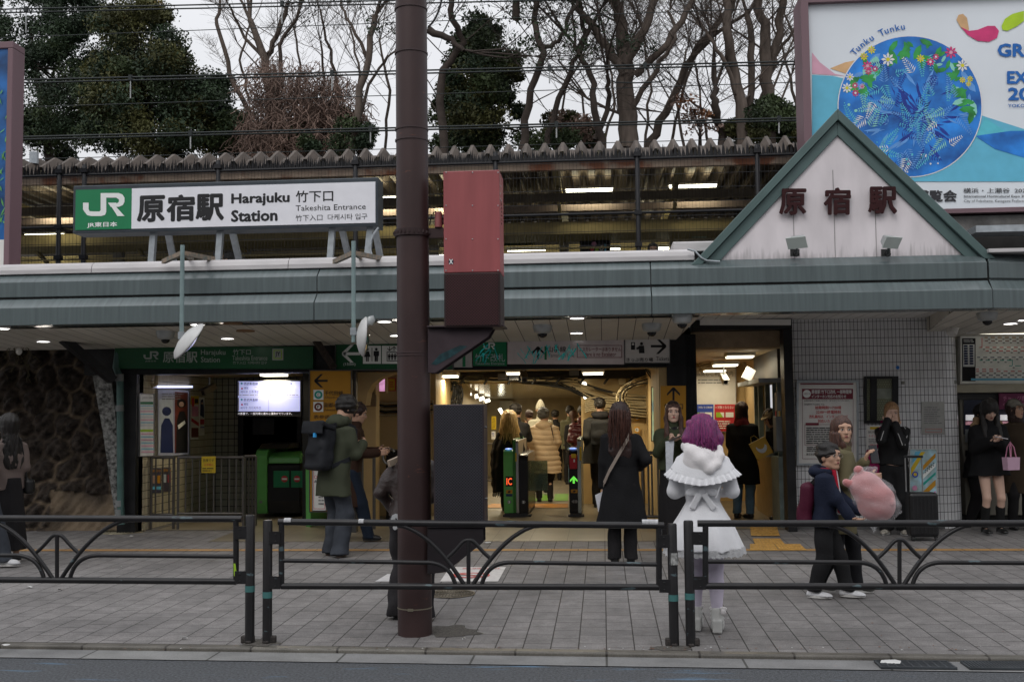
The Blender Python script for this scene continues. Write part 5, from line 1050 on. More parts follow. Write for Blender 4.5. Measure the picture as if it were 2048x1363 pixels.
railing('stainless hand rail by the hall pier behind the woman in brown',[(724,913,748,1040)],[],14.5,.022)
railing('stainless railing at the right side of the hall behind the black coat',[(1285,905,1317,1032)],[(1296,910,1030),(1303,910,1030)],14.6,.024)
railing('dark handrail far back in the corridor left of the blond woman',[(966,887,988,960)],[],23,.02)
dsteel = dsteel_keep
board('warning_notice', 'yellow warning notice wrapped over the stainless railing', 'notice', (403,912,431,945), 14.44, yellow, None, t=.006, items=[('t','危険です',(406,917,428,923),.004,'black'), ('t','△合図△',(408,926,427,931),.004,'red'), ('lines',(405,934,429,943),2,'black'), ])
# ==== BROWN POLE AND CABINETS
PY = 8.12
bp_ = GP(830, 1262); pr = 33.5/2200*PY
t = thing('steel_pole', 'thick brown steel pole rising from the pavement in the middle of the view', 'pole', (bp_.x, PY, gz(PY)))
PXc = lambda py: W(830+(py-1262)*.0065+0, py, PY).x
brownP = M('pole_brown_paint', (.048,.028,.027), .45, metal=.15, var=.25, scale=2.6, bump=.08, bscale=9, stretch=(1,1,.5))
tN, bN = nodes(brownP); srcN = bN.inputs['Base Color'].links[0].from_socket; cN = tN.nodes.new('ShaderNodeTexCoord'); nN = tN.nodes.new('ShaderNodeTexNoise'); nN.inputs['Scale'].default_value = 7; nN.inputs['Detail'].default_value = 9; nN.inputs['Roughness'].default_value = .75
mpN = tN.nodes.new('ShaderNodeMapping'); mpN.inputs['Scale'].default_value = (1,1,3); tN.links.new(cN.outputs['Object'], mpN.inputs[0]); tN.links.new(mpN.outputs[0], nN.inputs[0])
rN = tN.nodes.new('ShaderNodeMapRange'); rN.inputs['From Min'].default_value = .62; rN.inputs['From Max'].default_value = .7; tN.links.new(nN.outputs['Fac'], rN.inputs['Value'])
xN = tN.nodes.new('ShaderNodeMix'); xN.data_type = 'RGBA'; tN.links.new(rN.outputs[0], xN.inputs['Factor']); tN.links.new(srcN, xN.inputs['A']); xN.inputs['B'].default_value = (.14,.055,.035,1); tN.links.new(xN.outputs['Result'], bN.inputs['Base Color'])
mb = MB(); zb_ = gz(PY)-.02
mb.tube([(PXc(1262),PY,zb_),(PXc(1262),PY,1.0),(PXc(700)*.5+PXc(1262)*.5,PY,2.3),(PXc(40),PY,5.2)], [pr*1.02,pr,pr*.985,pr*.96], 40); mb.build('shaft', brownP, t)
mb = MB()
for py in (20,108,260,282,705,710):
 z = W(830,py,PY).z; mb.tube([(PXc(py),PY,z-.006),(PXc(py),PY,z+.006)], pr+.003, 40)
mb.build('band', M('pole_band',(.05,.03,.03),.5), t)
mb = MB(); z = W(830,467,PY).z; xx = PXc(467); mb.tube([(xx,PY,z-.025),(xx,PY,z+.025)], pr+.012, 40)
for k in range(24): a = 2*math.pi*k/24; mb.box((xx+(pr+.014)*math.cos(a)-.006, PY+(pr+.014)*math.sin(a)-.006, z-.01),(xx+(pr+.014)*math.cos(a)+.006, PY+(pr+.014)*math.sin(a)+.006, z+.01))
mb.box((xx+pr,PY-.03,z-.04),(W(888,467,PY).x,PY+.03,z+.035)); mb.build('clamp', brown, t)
mb = MB(); z = W(830,1213,PY).z; mb.tube([(PXc(1213),PY,z-.004),(PXc(1213),PY,z+.004)], pr+.004, 32); mb.box((PXc(1213)-.03,PY-pr-.012,z-.009),(PXc(1213)+.01,PY-pr-.002,z+.009)); mb.build('strap', M('strap_steel',(.3,.27,.2),.4,metal=.6), t)
mb = MB(); c = W(877,440,PY-.02); mb.tube([c+Vector((0,0,.06)), c+Vector((0,0,-.055))], [.026,.03], 14); mb.build('lamp_canister', M('faded_pink_paint',(.30,.10,.10),.5,var=.15), t)
mb = MB(); mb.tube([W(877,424,PY-.02), W(868,424,PY), W(862,436,PY), W(859,450,PY)], .005, 6); mb.build('canister_cord', cablem, t)
mb = MB(); mb.tube([W(a,b,PY-.05) for a,b in bez((884,-5),(880,25),(866,48),(856,54))], .008, 6); mb.build('hanging_cord', cablem, t)
UY = 7.98
pinkm = M('faded_pink_cabinet', (.32,.085,.088), .42, var=.13, scale=2.2, stretch=(5,1,.6), bump=.03); 
def perf(name, col, s=66):
 m = M(name, col, .45, metal=.3, var=.1); t, b = nodes(m); src = b.inputs['Base Color'].links[0].from_socket; c = t.nodes.new('ShaderNodeTexCoord'); v = swz(t, c.outputs['Object'], 'XZ')
 mp = t.nodes.new('ShaderNodeMapping'); mp.inputs['Rotation'].default_value[2] = R(45); mp.inputs['Scale'].default_value = (s, s, s); t.links.new(v, mp.inputs[0])
 vo = t.nodes.new('ShaderNodeTexVoronoi'); vo.inputs['Randomness'].default_value = 0; vo.inputs['Scale'].default_value = 1; t.links.new(mp.outputs[0], vo.inputs['Vector'])
 r = t.nodes.new('ShaderNodeMapRange'); r.inputs['From Min'].default_value = .25; r.inputs['From Max'].default_value = .36; t.links.new(vo.outputs['Distance'], r.inputs['Value'])
 x = t.nodes.new('ShaderNodeMix'); x.data_type = 'RGBA'; t.links.new(r.outputs[0], x.inputs['Factor']); t.links.new(src, x.inputs['B']); x.inputs['A'].default_value = (.006,.006,.006,1); t.links.new(x.outputs['Result'], b.inputs['Base Color']); return m
t = thing('pole_cabinet', 'tall faded pink steel cabinet with a perforated dark lower half high on the brown pole', 'cabinet', W(948,655,UY))
x0, x1 = W(888,600,UY).x, W(1001,600,UY).x; z0, zm_, z1 = W(945,654,UY).z, W(945,545,UY).z, W(945,341,UY).z; dp = .32
mb = MB(); mb.box((x0,UY,zm_+.002),(x1,UY+dp,z1)); mb.build('upper_body', pinkm, t, bevel=.006)
mb = MB(); mb.box((x0,UY+.002,z0),(x1,UY+dp,zm_)); mb.build('lower_body', brown, t, bevel=.006)
mb = MB(); mb.box((x0+.014,UY-.006,z0+.014),(x1-.014,UY+.0015,zm_-.01)); mb.build('perforated_panel', perf('perforated_dark_red',(.055,.02,.022)), t)
mb = MB()
for px, py in [(a,b) for a in (892,945,996) for b in (345,411,478,541)]:
 q = W(px,py,UY-.001); mb.ball(q, (.0055,.004,.0055), 5)
for py in (367,384,395,396): q = W(1001,py,UY); mb.ball((x1+.002,UY+.05+.04*(py%3),q.z), (.004,.007,.007), 5)
mb.build('bolts', steel, t)
mb = MB()
for k in range(6): z = W(1004,400+k*8,UY).z; mb.lathe([(.0085,0),(.0085,.003)], (x1+.0005,UY+.15,z), 10, T=Matrix.Rotation(R(90),4,'Y').to_3x3().to_4x4())
mb.build('vent_holes', blackp, t)
mb = MB(); c = W(902,523,UY-.003); mb.poly([c+Vector((.019*math.cos(a),0,.019*math.sin(a))) for a in np.linspace(0,6.28,24)[:-1]]); mb.build('round_sticker', M('sticker_navy',(.02,.02,.05),.4), t)
mb = MB(); txt(mb, 'X', (898,518,906,528), UY-.005, bold=.03); mb.build('sticker_letter', letw, t)
mb = MB(); P = [W(a,b,UY) for a,b in ((853,654),(985,654),(975,672),(868,745),(853,745))]; mb.prism([(p.x,p.z) for p in P], 'y', UY+.06, UY+.075); mb.prism([(p.x,p.z) for p in P], 'y', UY+.22, UY+.235)
mb.box((P[0].x,UY+.02,P[0].z+.0005),(x1+.02,UY+dp+.02,P[0].z+.012)); mb.build('bracket', M('bracket_brown',(.05,.035,.04),.5,metal=.3,var=.2), t, bevel=.003)
mb = MB(); P = [W(a,b,UY+.058) for a,b in ((862,728),(880,708),(920,690),(935,692),(905,712),(872,730))]; mb.poly(P); mb.build('teal_scuff', M('teal_scuff_paint',(.008,.034,.04),.5,var=.6,scale=20), t)
t = thing('pole_cabinet', 'dark perforated steel cabinet low on the right side of the brown pole', 'cabinet', W(920,1045,UY))
x0, x1 = W(867,900,UY).x, W(968,900,UY).x; z0, z1 = W(920,1047,UY).z, W(920,808,UY).z
cabd = M('cabinet_purple_brown', (.04,.03,.034), .45, metal=.15, var=.1)
mb = MB(); mb.box((x0,UY+.002,z0),(x1,UY+.24,z1)); mb.build('body', cabd, t, bevel=.006)
mb = MB(); mb.box((x0+.012,UY-.005,z0+.012),(x1-.012,UY+.0015,z1-.012)); mb.build('perforated_panel', perf('perforated_grey',(.045,.043,.052)), t)
mb = MB()
for py in (854,998): z = W(968,py,UY).z; mb.ball((x1+.003,UY+.05,z), (.012,.008,.008), 6); mb.ball((x1+.003,UY+.09,z), (.012,.008,.008), 6)
mb.build('hinge_bolts', dsteel, t)
mb = MB(); P = [W(a,b,UY) for a,b in ((853,1055),(965,1055),(965,1085),(890,1145),(862,1148),(853,1148))]; mb.prism([(p.x,p.z) for p in P], 'y', UY+.04, UY+.055); mb.prism([(p.x,p.z) for p in P], 'y', UY+.2, UY+.215); mb.box((P[0].x,UY+.02,P[0].z),(x1,UY+.25,P[0].z+.012)); mb.prism([(P[2].x,P[2].z),(P[3].x,P[3].z),(P[3].x-.02,P[3].z),(P[2].x-.02,P[2].z)], 'y', UY+.0555, UY+.1995); mb.build('bracket', M('bracket_black',(.03,.025,.028),.5,metal=.3), t, bevel=.003)
# ==== GUARD RAILS
GYr = 7.80
railm = M('rail_black_brown', (.018,.017,.018), .4, metal=.1, var=.2, scale=8, bump=.06, bscale=60)
tN, bN = nodes(railm); srcN = bN.inputs['Base Color'].links[0].from_socket; cN = tN.nodes.new('ShaderNodeTexCoord'); nN = tN.nodes.new('ShaderNodeTexNoise'); nN.inputs['Scale'].default_value = 5; nN.inputs['Detail'].default_value = 6
mpN = tN.nodes.new('ShaderNodeMapping'); mpN.inputs['Scale'].default_value = (1,3,3); tN.links.new(cN.outputs['Object'], mpN.inputs[0]); tN.links.new(mpN.outputs[0], nN.inputs[0]); rN = tN.nodes.new('ShaderNodeMapRange'); rN.inputs['From Min'].default_value = .66; rN.inputs['From Max'].default_value = .69; tN.links.new(nN.outputs['Fac'], rN.inputs['Value'])
xN = tN.nodes.new('ShaderNodeMix'); xN.data_type = 'RGBA'; tN.links.new(rN.outputs[0], xN.inputs['Factor']); tN.links.new(srcN, xN.inputs['A']); xN.inputs['B'].default_value = (.07,.10,.11,1); tN.links.new(xN.outputs['Result'], bN.inputs['Base Color'])
tealb = M('teal_tape', (.05,.15,.145), .5, var=.15)
G = lambda px, py: W(px, py, GYr)
def guard(label, xa, xb, ytop, ybot, ymid, xc, posts, top_over=(0,0)):
 """xa,xb frame ends; xc motif centre (photo px at the rail plane)"""
 t = thing('guard_rail', label, 'guard rail', (G(xc,1200).x, GYr, gz(GYr)), 'guard rails along the kerb')
 f = lambda px, k: (lambda ya, yb: G(px, ya+(yb-ya)*(px-xa)/(xb-xa)))(*k)
 kt, kb, km = ytop, ybot, ymid
 r1, r2 = .0235, .0155
 mb = MB(); mb.tube([f(xa-top_over[0],kt), f(xb+top_over[1],kt)], r1, 14); mb.build('top_rail', railm, t)
 mb = MB(); mb.tube([f(xa,kb), f(xb,kb)], .023, 14); mb.build('bottom_rail', railm, t)
 for x in (xa, xb):
  mb = MB(); mb.tube([f(x,kt), f(x,kb)], .021, 12); mb.build('end_bar', railm, t)
 yT = lambda x: kt[0]+(kt[1]-kt[0])*(x-xa)/(xb-xa); yB = lambda x: kb[0]+(kb[1]-kb[0])*(x-xa)/(xb-xa); yM = lambda x: km[0]+(km[1]-km[0])*(x-xa)/(xb-xa)
 for s in (-1, 1):
  pts = [(xc+s*142, yT(xc)+4)]+bez((xc+s*130,yT(xc)+5),(xc+s*92,yT(xc)+18),(xc+s*55,yT(xc)+48),(xc+s*9,yB(xc)-4),14)
  mb = MB(); mb.tube([G(*p) for p in pts], r2, 10); mb.build('arch_bar', railm, t)
  e = xa if s < 0 else xb
  pts = [(e, yM(e)), (xc+s*95, yM(xc))]+bez((xc+s*80,yM(xc)),(xc+s*45,yM(xc)+2),(xc+s*32,yM(xc)+22),(xc+s*26,yB(xc)-3),12)
  mb = MB(); mb.tube([G(*p) for p in pts], r2, 10); mb.build('middle_bar', railm, t)
  pts = bez((xc,yT(xc)+33),(xc+s*13,yT(xc)+31),(xc+s*15,yT(xc)+46),(xc+s*43,yT(xc)+69),10)
  mb = MB(); mb.tube([G(*p)+Vector((0,.004,0)) for p in pts], r2*.9, 10); mb.build('peak_bar', railm, t)
 mb = MB(); mb.tube([G(xc,yT(xc)+34), G(xc,yB(xc))], r2*.95, 10); mb.build('centre_bar', railm, t)
 for (px, yt, side, band) in posts:
  x = G(px, 1160).x; b = gz(GYr); zt_ = G(px, yt).z; p_ = MB(); p_.tube([(x,GYr,b-.01),(x,GYr,zt_-.01),(x,GYr,zt_)], [.034,.034,.029], 18); po = p_.build('post', railm, t)
  m_ = MB(); z = G(px, band).z; m_.tube([(x,GYr,z-.022),(x,GYr,z+.022)], 0.0352, 18, caps=False); m_.build('tape_band', tealb, po) 
  m_ = MB(); m_.box((x-.032-.03*(side>0), GYr-.02, b), (x+.032+.03*(side<0), GYr+.03, b+.05)); m_.box((x-.02,GYr-.045,b),(x+.02,GYr+.045,b+.02)); m_.build('foot_plate', M('rusty_foot',(.035,.03,.028),.8,var=.5,scale=30,bump=.4), po, bevel=.008)
  for yy in (yt+35, yt+124):
   z = G(px, yy).z; xe = G(xb if side > 0 else xa, yy).x
   m_ = MB(); m_.box((min(x,xe), GYr-.028, z-.045), (max(x,xe), GYr-.02, z+.045))
   for dz in (-.025,.025): m_.ball(((x*.35+xe*.65), GYr-.03, z+dz), .006, 5)
   m_.build('hinge_plate', railm, t)
 return t
guard('left guard rail running out of the left edge of the picture', -330, 472, (1035,1037), (1156,1162), (1107,1112), 114, [(500,1029,1,1176)], (0,12))
guard('middle guard rail spanning in front of the brown pole', 563, 1318, (1043,1050), (1171,1173), (1120,1128), 937, [(535,1039,-1,1188),(1346,1046,1,1194)], (6,10))
guard('right guard rail running out of the right edge behind which the boy walks', 1411, 2200, (1046,1046), (1171,1173), (1122,1126), 1799, [(1379,1040,-1,1191),(2226,1040,1,1191)], (16,10))
mb = MB(); x = G(1346,1112).x; mb.tube([(x,GYr,G(1346,1128).z),(x,GYr,G(1346,1104).z)], .0358, 16, caps=False); mb.build('sticker', M('scribbled_sticker',(.3,.3,.29),.5,var=.7,scale=45), label='scribbled grey sticker wrapped round the post by the white coat', cat='sticker')
mb = MB(); mb.poly([G(a,b)+Vector((0,-.024,0)) for a,b in ((469,1125),(473,1125),(475,1140),(479,1148),(479,1151),(470,1150))]); mb.build('sticker', PAL[PI_['ygreen']], label='torn lime sticker at the right end of the left guard rail', cat='sticker')
for px, yy, w_ in ((1300,1044,32),(576,1041,14),(723,1043,10)):
 mb = MB(); a, b = G(px-w_/2,yy+.5), G(px+w_/2,yy+.5); mb.tube([a+Vector((0,-.001,.001)), b+Vector((0,-.001,.001))], .0225, 14, caps=False); 
 mb.build('tape', M('worn_tape',(.45,.45,.46),.5,var=.3,scale=40), label='pale worn tape on the top rail '+('near the black coat' if px == 1300 else 'at its left end' if px == 576 else 'below the olive parka'), cat='tape')
# ==== CONVEX MIRRORS
def mirror(px, ytop, pole_y1, cx, cy, rad, yaw, tilt, label, roll=0):
 Ym = 11.7; a = W(px, ytop, Ym); b = W(px, pole_y1, Ym); t = thing('convex_mirror', label, 'mirror', b, 'round mirrors hung from the canopy')
 pm = M('mirror_pole_green',(.2,.27,.27),.5,metal=.2,var=.15,scale=8)
 mb = MB(); mb.tube([a, Vector((a.x,Ym,b.z))], .024, 12); mb.build('pole', pm, t)
 m2 = MB()
 for dx, y in ((-38,523),(62,518)): m2.bar(W(px,506,Ym), W(px+dx,y,12.5 if dx > 0 else 12.25), .045, .05)
 m2.bar(W(px-2,505,Ym), W(px+20,518,12.6), .035, .04); m2.build('bracket', M('rusty_bracket',(.18,.22,.2),.6,var=.4,scale=14,col2=(.24,.17,.12)), t)
 c = W(cx, cy, Ym-.02); T = Matrix.Rotation(yaw,4,'Z') @ Matrix.Rotation(tilt,4,'X'); T = Matrix.Rotation(roll,4,'Y') @ T
 r_ = rad/2200*Ym; m3 = MB(); m3.lathe([(r_*.03,.075),(r_*.4,.068),(r_*.8,.035),(r_*.97,0),(r_,-.012),(r_*.97,-.02)], c, 40, T=T @ Matrix.Rotation(R(90),4,'X')); m3.build('shell', M('mirror_back',(.5,.5,.49),.5,var=.14,scale=5), t)
 m4 = MB(); m4.lathe([(r_*.95,-.022),(r_*.7,-.045),(r_*.3,-.062),(.005,-.066)], c, 40, T=T @ Matrix.Rotation(R(90),4,'X')); m4.build('mirror_face', M('mirror_silver',(.8,.8,.8),.05,metal=1,var=0), t)
 m5 = MB(); m5.box(tuple(Vector((a.x-.03,Ym-.03,c.z+.02))), tuple(Vector((a.x+.03,Ym+.03,c.z+.10)))); m5.bar(Vector((a.x,Ym,c.z+.06)), c, .03, .03); m5.build('clamp', galv, t)
mirror(365, 490, 683, 376, 681, 46, R(-63), R(0), 'round mirror tilted on a grey green pole at the left, seen from its pale back', roll=R(42))
mirror(707, 482, 684, 727, 673, 41, R(-74), 0, 'round mirror seen nearly edge on beside the brown pole', roll=R(4))
mb = MB(); c = W(737,646,11.7); mb.tube([c, c+Vector((.03,0,.04)), c+Vector((.02,0,.07))], [.05,.05,.04], 12); mb.build('mirror_housing', galvL, label='small grey hood behind the upper edge of the upright mirror', cat='hood')
# ==== ROOF SIGN
RY = 12.75
t = thing('station_sign', 'large white Harajuku Station roof sign with a green JR panel on steel legs', 'sign', W(450,520,RY))
S_ = lambda a, b: W(a, b, RY)
def SM(px, py):
 return S_(px, py)
def sbox(mb, x0, y0, x1, y1, ya, yb, m=0):
 A_, B_ = S_(x0,(y0+y1)/2), S_(x1,(y0+y1)/2); xm = (x0+x1)/2; zt, zb2 = S_(450,y0).z, S_(450,y1).z; mb.box((A_.x,ya,zb2),(B_.x,yb,zt), m)
mb = MB(); sbox(mb,146,363,756,459.5,RY+.0,RY+.32); mb.build('case', signgrey, t, bevel=.01)
mb = MB(); sbox(mb,152,372,264,453,RY-.012,RY-.0005); mb.build('green_panel', greenS, t)
mb = MB(); sbox(mb,264.2,372,751,453,RY-.012,RY-.0005); mb.build('white_panel', signw, t)
mb = MB(); jrlogo(mb, (166,386,249,432), RY-.014); mb.build('emblem', letw, t)
def stxt(s, box, m, bold=0., name='lettering', dy=0):
 mb = MB(); A_, B_ = S_(box[0],412), S_(box[2],412); zt, zb2 = S_(450,box[1]).z, S_(450,box[3]).z
 f = lambda a, b: Vector((A_.x+(B_.x-A_.x)*(a-box[0])/(box[2]-box[0]), RY-.015, zb2+(zt-zb2)*(box[3]-b)/(box[3]-box[1])))
 txt(mb, s, box, 0, map_=f, bold=bold); mb.build(name, m, t)
stxt('JR東日本',(176,438,236,449.5),letw,.02)
for ch, b_ in (('原',(275,387,331,441)),('宿',(334,387,391,441)),('駅',(392,387,449,441))): stxt(ch, b_, blackp, .03)
stxt('Harajuku',(463,388,580,414),blackp,.028); stxt('Station',(463,421,556,445),blackp,.028)
stxt('竹下口',(592,386,667,409),blackp,.01); stxt('Takeshita Entrance',(592,415,732,426),blackp,0); stxt('竹下入口  다케시타 입구',(592,434,735,446),blackp,0)
for i, (x0, x1, y0) in enumerate(((306,300,462),(334,352,464),(440,434,460),(462,484,460),(664,658,457),(682,703,457),(740,732,455),(748,765,455))):
 mb = MB(); back = i % 2; a = W(x0,y0-3,RY+(.25 if back else .1)); b = W(x1,524,RY+(.75 if back else .1)); b.z = zt+.142 if 'zt' in globals() and False else b.z
 mb.bar(a, Vector((b.x,b.y,zc(524)+.14)), .07, .012); mb.bar(a+Vector((.03,.03,0)), Vector((b.x+.03,b.y+.03,zc(524)+.14)), .012, .06); mb.build('leg', galv, t)
mb = MB(); mb.tube([W(a,b,RY-.02) for a,b in bez((757,455),(735,480),(738,500),(748,520))], .012, 8); mb.build('conduit', galv, t)
# ==== TRACK FENCE
FY = 15.6
fpost = M('fence_black',(.015,.015,.017),.45,metal=.3)
def fz(py): return W(1218,py,FY).z
ft, fb_ = fz(308), fz(560)
t = thing('track_fence', 'tall black wire mesh fence with spiked top rail along the platform', 'fence', (0,FY,fb_))
posts = [-260,-20,118,168,436,711,992,1276,1517,1760,2030]
X_ = [W(p,420,FY).x for p in posts]
for p, x in zip(posts, X_):
 if p < 100 and p > -100: continue
 mb = MB(); mb.tube([(x,FY,fb_),(x,FY,ft+.05),(x,FY,ft+.08)], [.035,.035,.015], 12)
 for z in (ft-.02, (ft+fb_)/2+.05, fb_+.5): mb.box((x-.05,FY-.05,z-.03),(x+.05,FY+.05,z+.03))
 mb.build('post', fpost, t)
wirem = M('mesh_wire',(.02,.02,.022),.5,metal=.3)
xs_ = sorted(X_)
for a, b in zip(xs_[:-1], xs_[1:]):
 mb = MB(); n = max(2, int((b-a)/.05)); hw = .0017
 for i in range(1, n): x = a+(b-a)*i/n; mb.box((x-hw,FY-hw,fb_),(x+hw,FY+hw,ft-.08))
 for z in np.arange(fb_+.1, ft-.08, .2): mb.box((a+.03,FY-.005,z-.004),(b-.03,FY-.0018,z+.004))
 mb.build('mesh_panel', wirem, t)
 mb = MB(); mb.tube([(a,FY,ft-.08),(b,FY,ft-.08)], .02, 8); mb.tube([(a,FY,(ft+fb_)/2+.05),(b,FY,(ft+fb_)/2+.05)], .02, 8); mb.build('rail', fpost, t)
 mb = MB(); n = int((b-a)/.055)
 for i in range(n):
  x = a+(b-a)*(i+.5)/n; hgt = .13 if i % 3 else .19
  for yy, sx in ((FY-.01,0),(FY+.03,.02)): mb.add([(x-.02+sx,yy,ft-.06),(x+.02+sx,yy,ft-.06),(x+sx,yy+.01,ft-.06+hgt)], [(0,1,2)]); mb.add([(x+sx,yy-.02,ft-.06),(x+sx,yy+.02,ft-.06),(x+sx,yy,ft-.06+hgt)], [(0,1,2)])
 mb.build('spikes', fpost, t)
# ==== PLATFORM AND ITS ROOF
pl = thing('platform_roof', 'brown folded metal platform roof with rusty edge beam behind the fence', 'roof', (0,17,3))
RY0, RY1 = 16.6, 24.0; zr = W(1218,297,RY0).z
xs = []; x = -13; P_ = .286
mb = MB(); roofm = M('folded_roof_brown', (.10,.08,.066), .6, metal=.2, var=.25, scale=5, stretch=(1,.3,1))
prof = []
while x < 8.5:
 prof += [(x, 0), (x+.05, 0), (x+.12, .12), (x+.166, .12), (x+.236, 0)]; x += P_
for side, dz in ((0, 0),):
 V = [(u, RY0, zr+v-.14) for u, v in prof] + [(u, RY1, zr+v+.1) for u, v in prof]; n = len(prof)
 V = V[:n]+[(u, RY0+.45, zr+v+.11) for u, v in prof]+V[n:]
 mb.add(V, [(i+k*n, i+1+k*n, i+1+n+k*n, i+n+k*n) for i in range(n-1) for k in (0,1)])
mb.build('folded_sheet', roofm, pl)
rust = M('rusty_cream_beam', (.36,.27,.2), .6, var=.2, scale=3, stretch=(1,1,4)); tN, bN = nodes(rust); srcN = bN.inputs['Base Color'].links[0].from_socket; cN = tN.nodes.new('ShaderNodeTexCoord'); nN = tN.nodes.new('ShaderNodeTexNoise'); nN.inputs['Scale'].default_value = 2.2; nN.inputs['Detail'].default_value = 8
tN.links.new(cN.outputs['Object'], nN.inputs[0]); rN = tN.nodes.new('ShaderNodeMapRange'); rN.inputs['From Min'].default_value = .5; rN.inputs['From Max'].default_value = .6; tN.links.new(nN.outputs['Fac'], rN.inputs['Value']); xN = tN.nodes.new('ShaderNodeMix'); xN.data_type = 'RGBA'; tN.links.new(rN.outputs[0], xN.inputs['Factor']); tN.links.new(srcN, xN.inputs['A']); xN.inputs['B'].default_value = (.2,.07,.03,1); tN.links.new(xN.outputs['Result'], bN.inputs['Base Color'])
mb = MB(); mb.box((-13,RY0+.2,zr-.26),(8.4,RY0+.3,zr-.10)); mb.build('edge_beam', rust, pl)
olive = M('olive_painted_beam',(.26,.21,.10),.6,var=.15); drk = M('brown_beam',(.15,.12,.08),.7,var=.2); pinkb = M('pinkish_duct',(.26,.2,.17),.6,var=.12)
for i, (y, z, h_, d_, m_) in enumerate(((18.4,zr-.30,.14,.1,drk),(19.2,zr-.34,.12,.12,pinkb),(19.35,zr-.62,.22,.9,olive),(20.6,zr-.50,.16,.12,drk),(22.0,zr-.62,.2,.1,olive),(20.3,zr-1.25,.06,.06,M('grey_pipe',(.14,.17,.17),.5)),(21.2,zr-1.4,.08,.06,drk),(22.8,zr-1.1,.14,.1,drk),(18.9,zr-1.15,.03,.03,olive))):
 mb = MB(); mb.box((-13,y,z-h_),(8.4,y+d_,z)); mb.build('purlin', m_, pl)
for i in range(11):
 x = -12.7+i*2.0; mb = MB(); mb.bar((x,RY0+.3,zr-.1),(x,23.8,zr-.12),.10,.14); mb.bar((x,20.4,zr-1.0),(x+.0,18.4,zr-.18),.06,.06); mb.build('rafter', olive, pl)
for px in (237,490,868,1128,1700):
 c = W(px,480,20.5); mb = MB(); mb.box((c.x-.09,20.45,2.9),(c.x+.09,20.6,zr-.2)); mb.build('post', M('cream_post',(.33,.31,.26),.5), pl)
mb = MB(); c = W(1190,480,20.2); mb.box((c.x-.28,20.2,2.9),(c.x+.28,20.5,zr-.6)); mb.build('dark_pier', dark, pl)
mb = MB(); mb.tube([W(68,305,16.9), W(68,328,16.9)], .07, 14); mb.build('vent_stub', galv, pl)
mb = MB(); mb.box((-60,16.3,2.55),(60,23.5,2.85)); mb.build('platform', M('platform_concrete',(.2,.2,.19),.8), label='concrete platform slab behind the fence', cat='platform')
mb = MB(); mb.box((-60,16.0,2.5),(60,16.3,2.84)) ; mb.build('retaining_wall', M('under_track_wall',(.08,.08,.075),.9), label='dark wall carrying the railway tracks above the station', cat='wall')
mb = MB(); mb.box((-60,24.2,2.56),(60,24.3,6.1)); mb.build('back_fence', M('back_fence_brown',(.08,.07,.055),.8,var=.4,scale=2,stretch=(8,1,1)), label='dark boarded fence at the far side of the platform', cat='fence')
mb = MB(); c = W(1500,492,20); mb.box((-9,19.5,3.05),(9,19.56,3.25)) ; mb.build('platform_rail', galvL, label='pale horizontal platform screen rail just above the coping', cat='railing')
for (a, b, y, Y, lab) in ((1132,1225,381,19.0,'long lit tube under the platform roof above the pink cabinet'),(1339,1433,373,19.0,'long lit tube under the platform roof near the gable'),(76,144,419,19.0,'long lit tube under the platform roof left of the station sign'),(45,126,471,21.5,'lower lit tube at the far left under the platform roof'),(757,790,396,19.0,'lit tube end right of the station sign'),
                       (1283,1302,457,22.5,'short lit lamp above the platform by the fence post'),(872,888,396,19.0,'lit tube end between the pole and the pink cabinet'),(1015,1090,500,21,'low lit strip right of the pink cabinet'),(1160,1240,498,21,'low lit strip beside the platform vending display'),(1316,1346,496,21,'low lit strip left of the coping block'),(860,886,512,21,'low lit strip right of the brown pole')):
 p, q = W(a,y,Y), W(b,y,Y); t = thing('platform_lamp', lab, 'lamp', ((p.x+q.x)/2,Y,p.z), 'platform lamps')
 mb = MB(); mb.box((p.x,Y,p.z-.022),(q.x,Y+.05,p.z+.022)); mb.build('tube', lampS, t)
 mb = MB(); mb.box((p.x-.02,Y-.01,p.z+.024),(q.x+.02,Y+.09,p.z+.06)); mb.build('holder', offw, t)
 lamp_light('lamp_light', ((p.x+q.x)/2, Y+.02, p.z-.05), q.x-p.x, 6, t, col=(1,.92,.6), rot=(R(75),0,0), sy=.1); lamp_light('lamp_light', ((p.x+q.x)/2, Y+.02, p.z+.1), q.x-p.x, 4, t, col=(1,.92,.6), rot=(math.pi,0,0), sy=.3)
board('hanging_display', 'white hanging clock box under the platform roof', 'display', (1281,411,1307,421), 20, offw, None, t=.2)
board('platform_notice', 'pale green notice panel on the platform beside the gable', 'notice', (1383,452,1413,475), 20, M('pale_green_panel',(.33,.4,.3),.5), None, t=.03)
board('platform_sign', 'bright green hanging platform sign seen behind the station sign leg', 'sign', (248,469,300,492), 20, M('lit_green_sign',(.08,.5,.03),.4,var=.1,emit=.35), None, t=.1, items=[('lines',(252,474,298,488),3,'white')])
board('vending_display', 'colourful vending display on the platform behind the fence', 'vending machine', (1181,484,1214,506), 20.1, blackp, None, t=.3, items=[('d',1188,488,5,'pink'), ('d',1203,496,4,'white'), ('d',1203,496,3,'black'), ('r',(1209,488,1213,503),'sky'), ('d',1184,498,4,'red'), ('r',(1190,494,1197,503),'ygreen')])
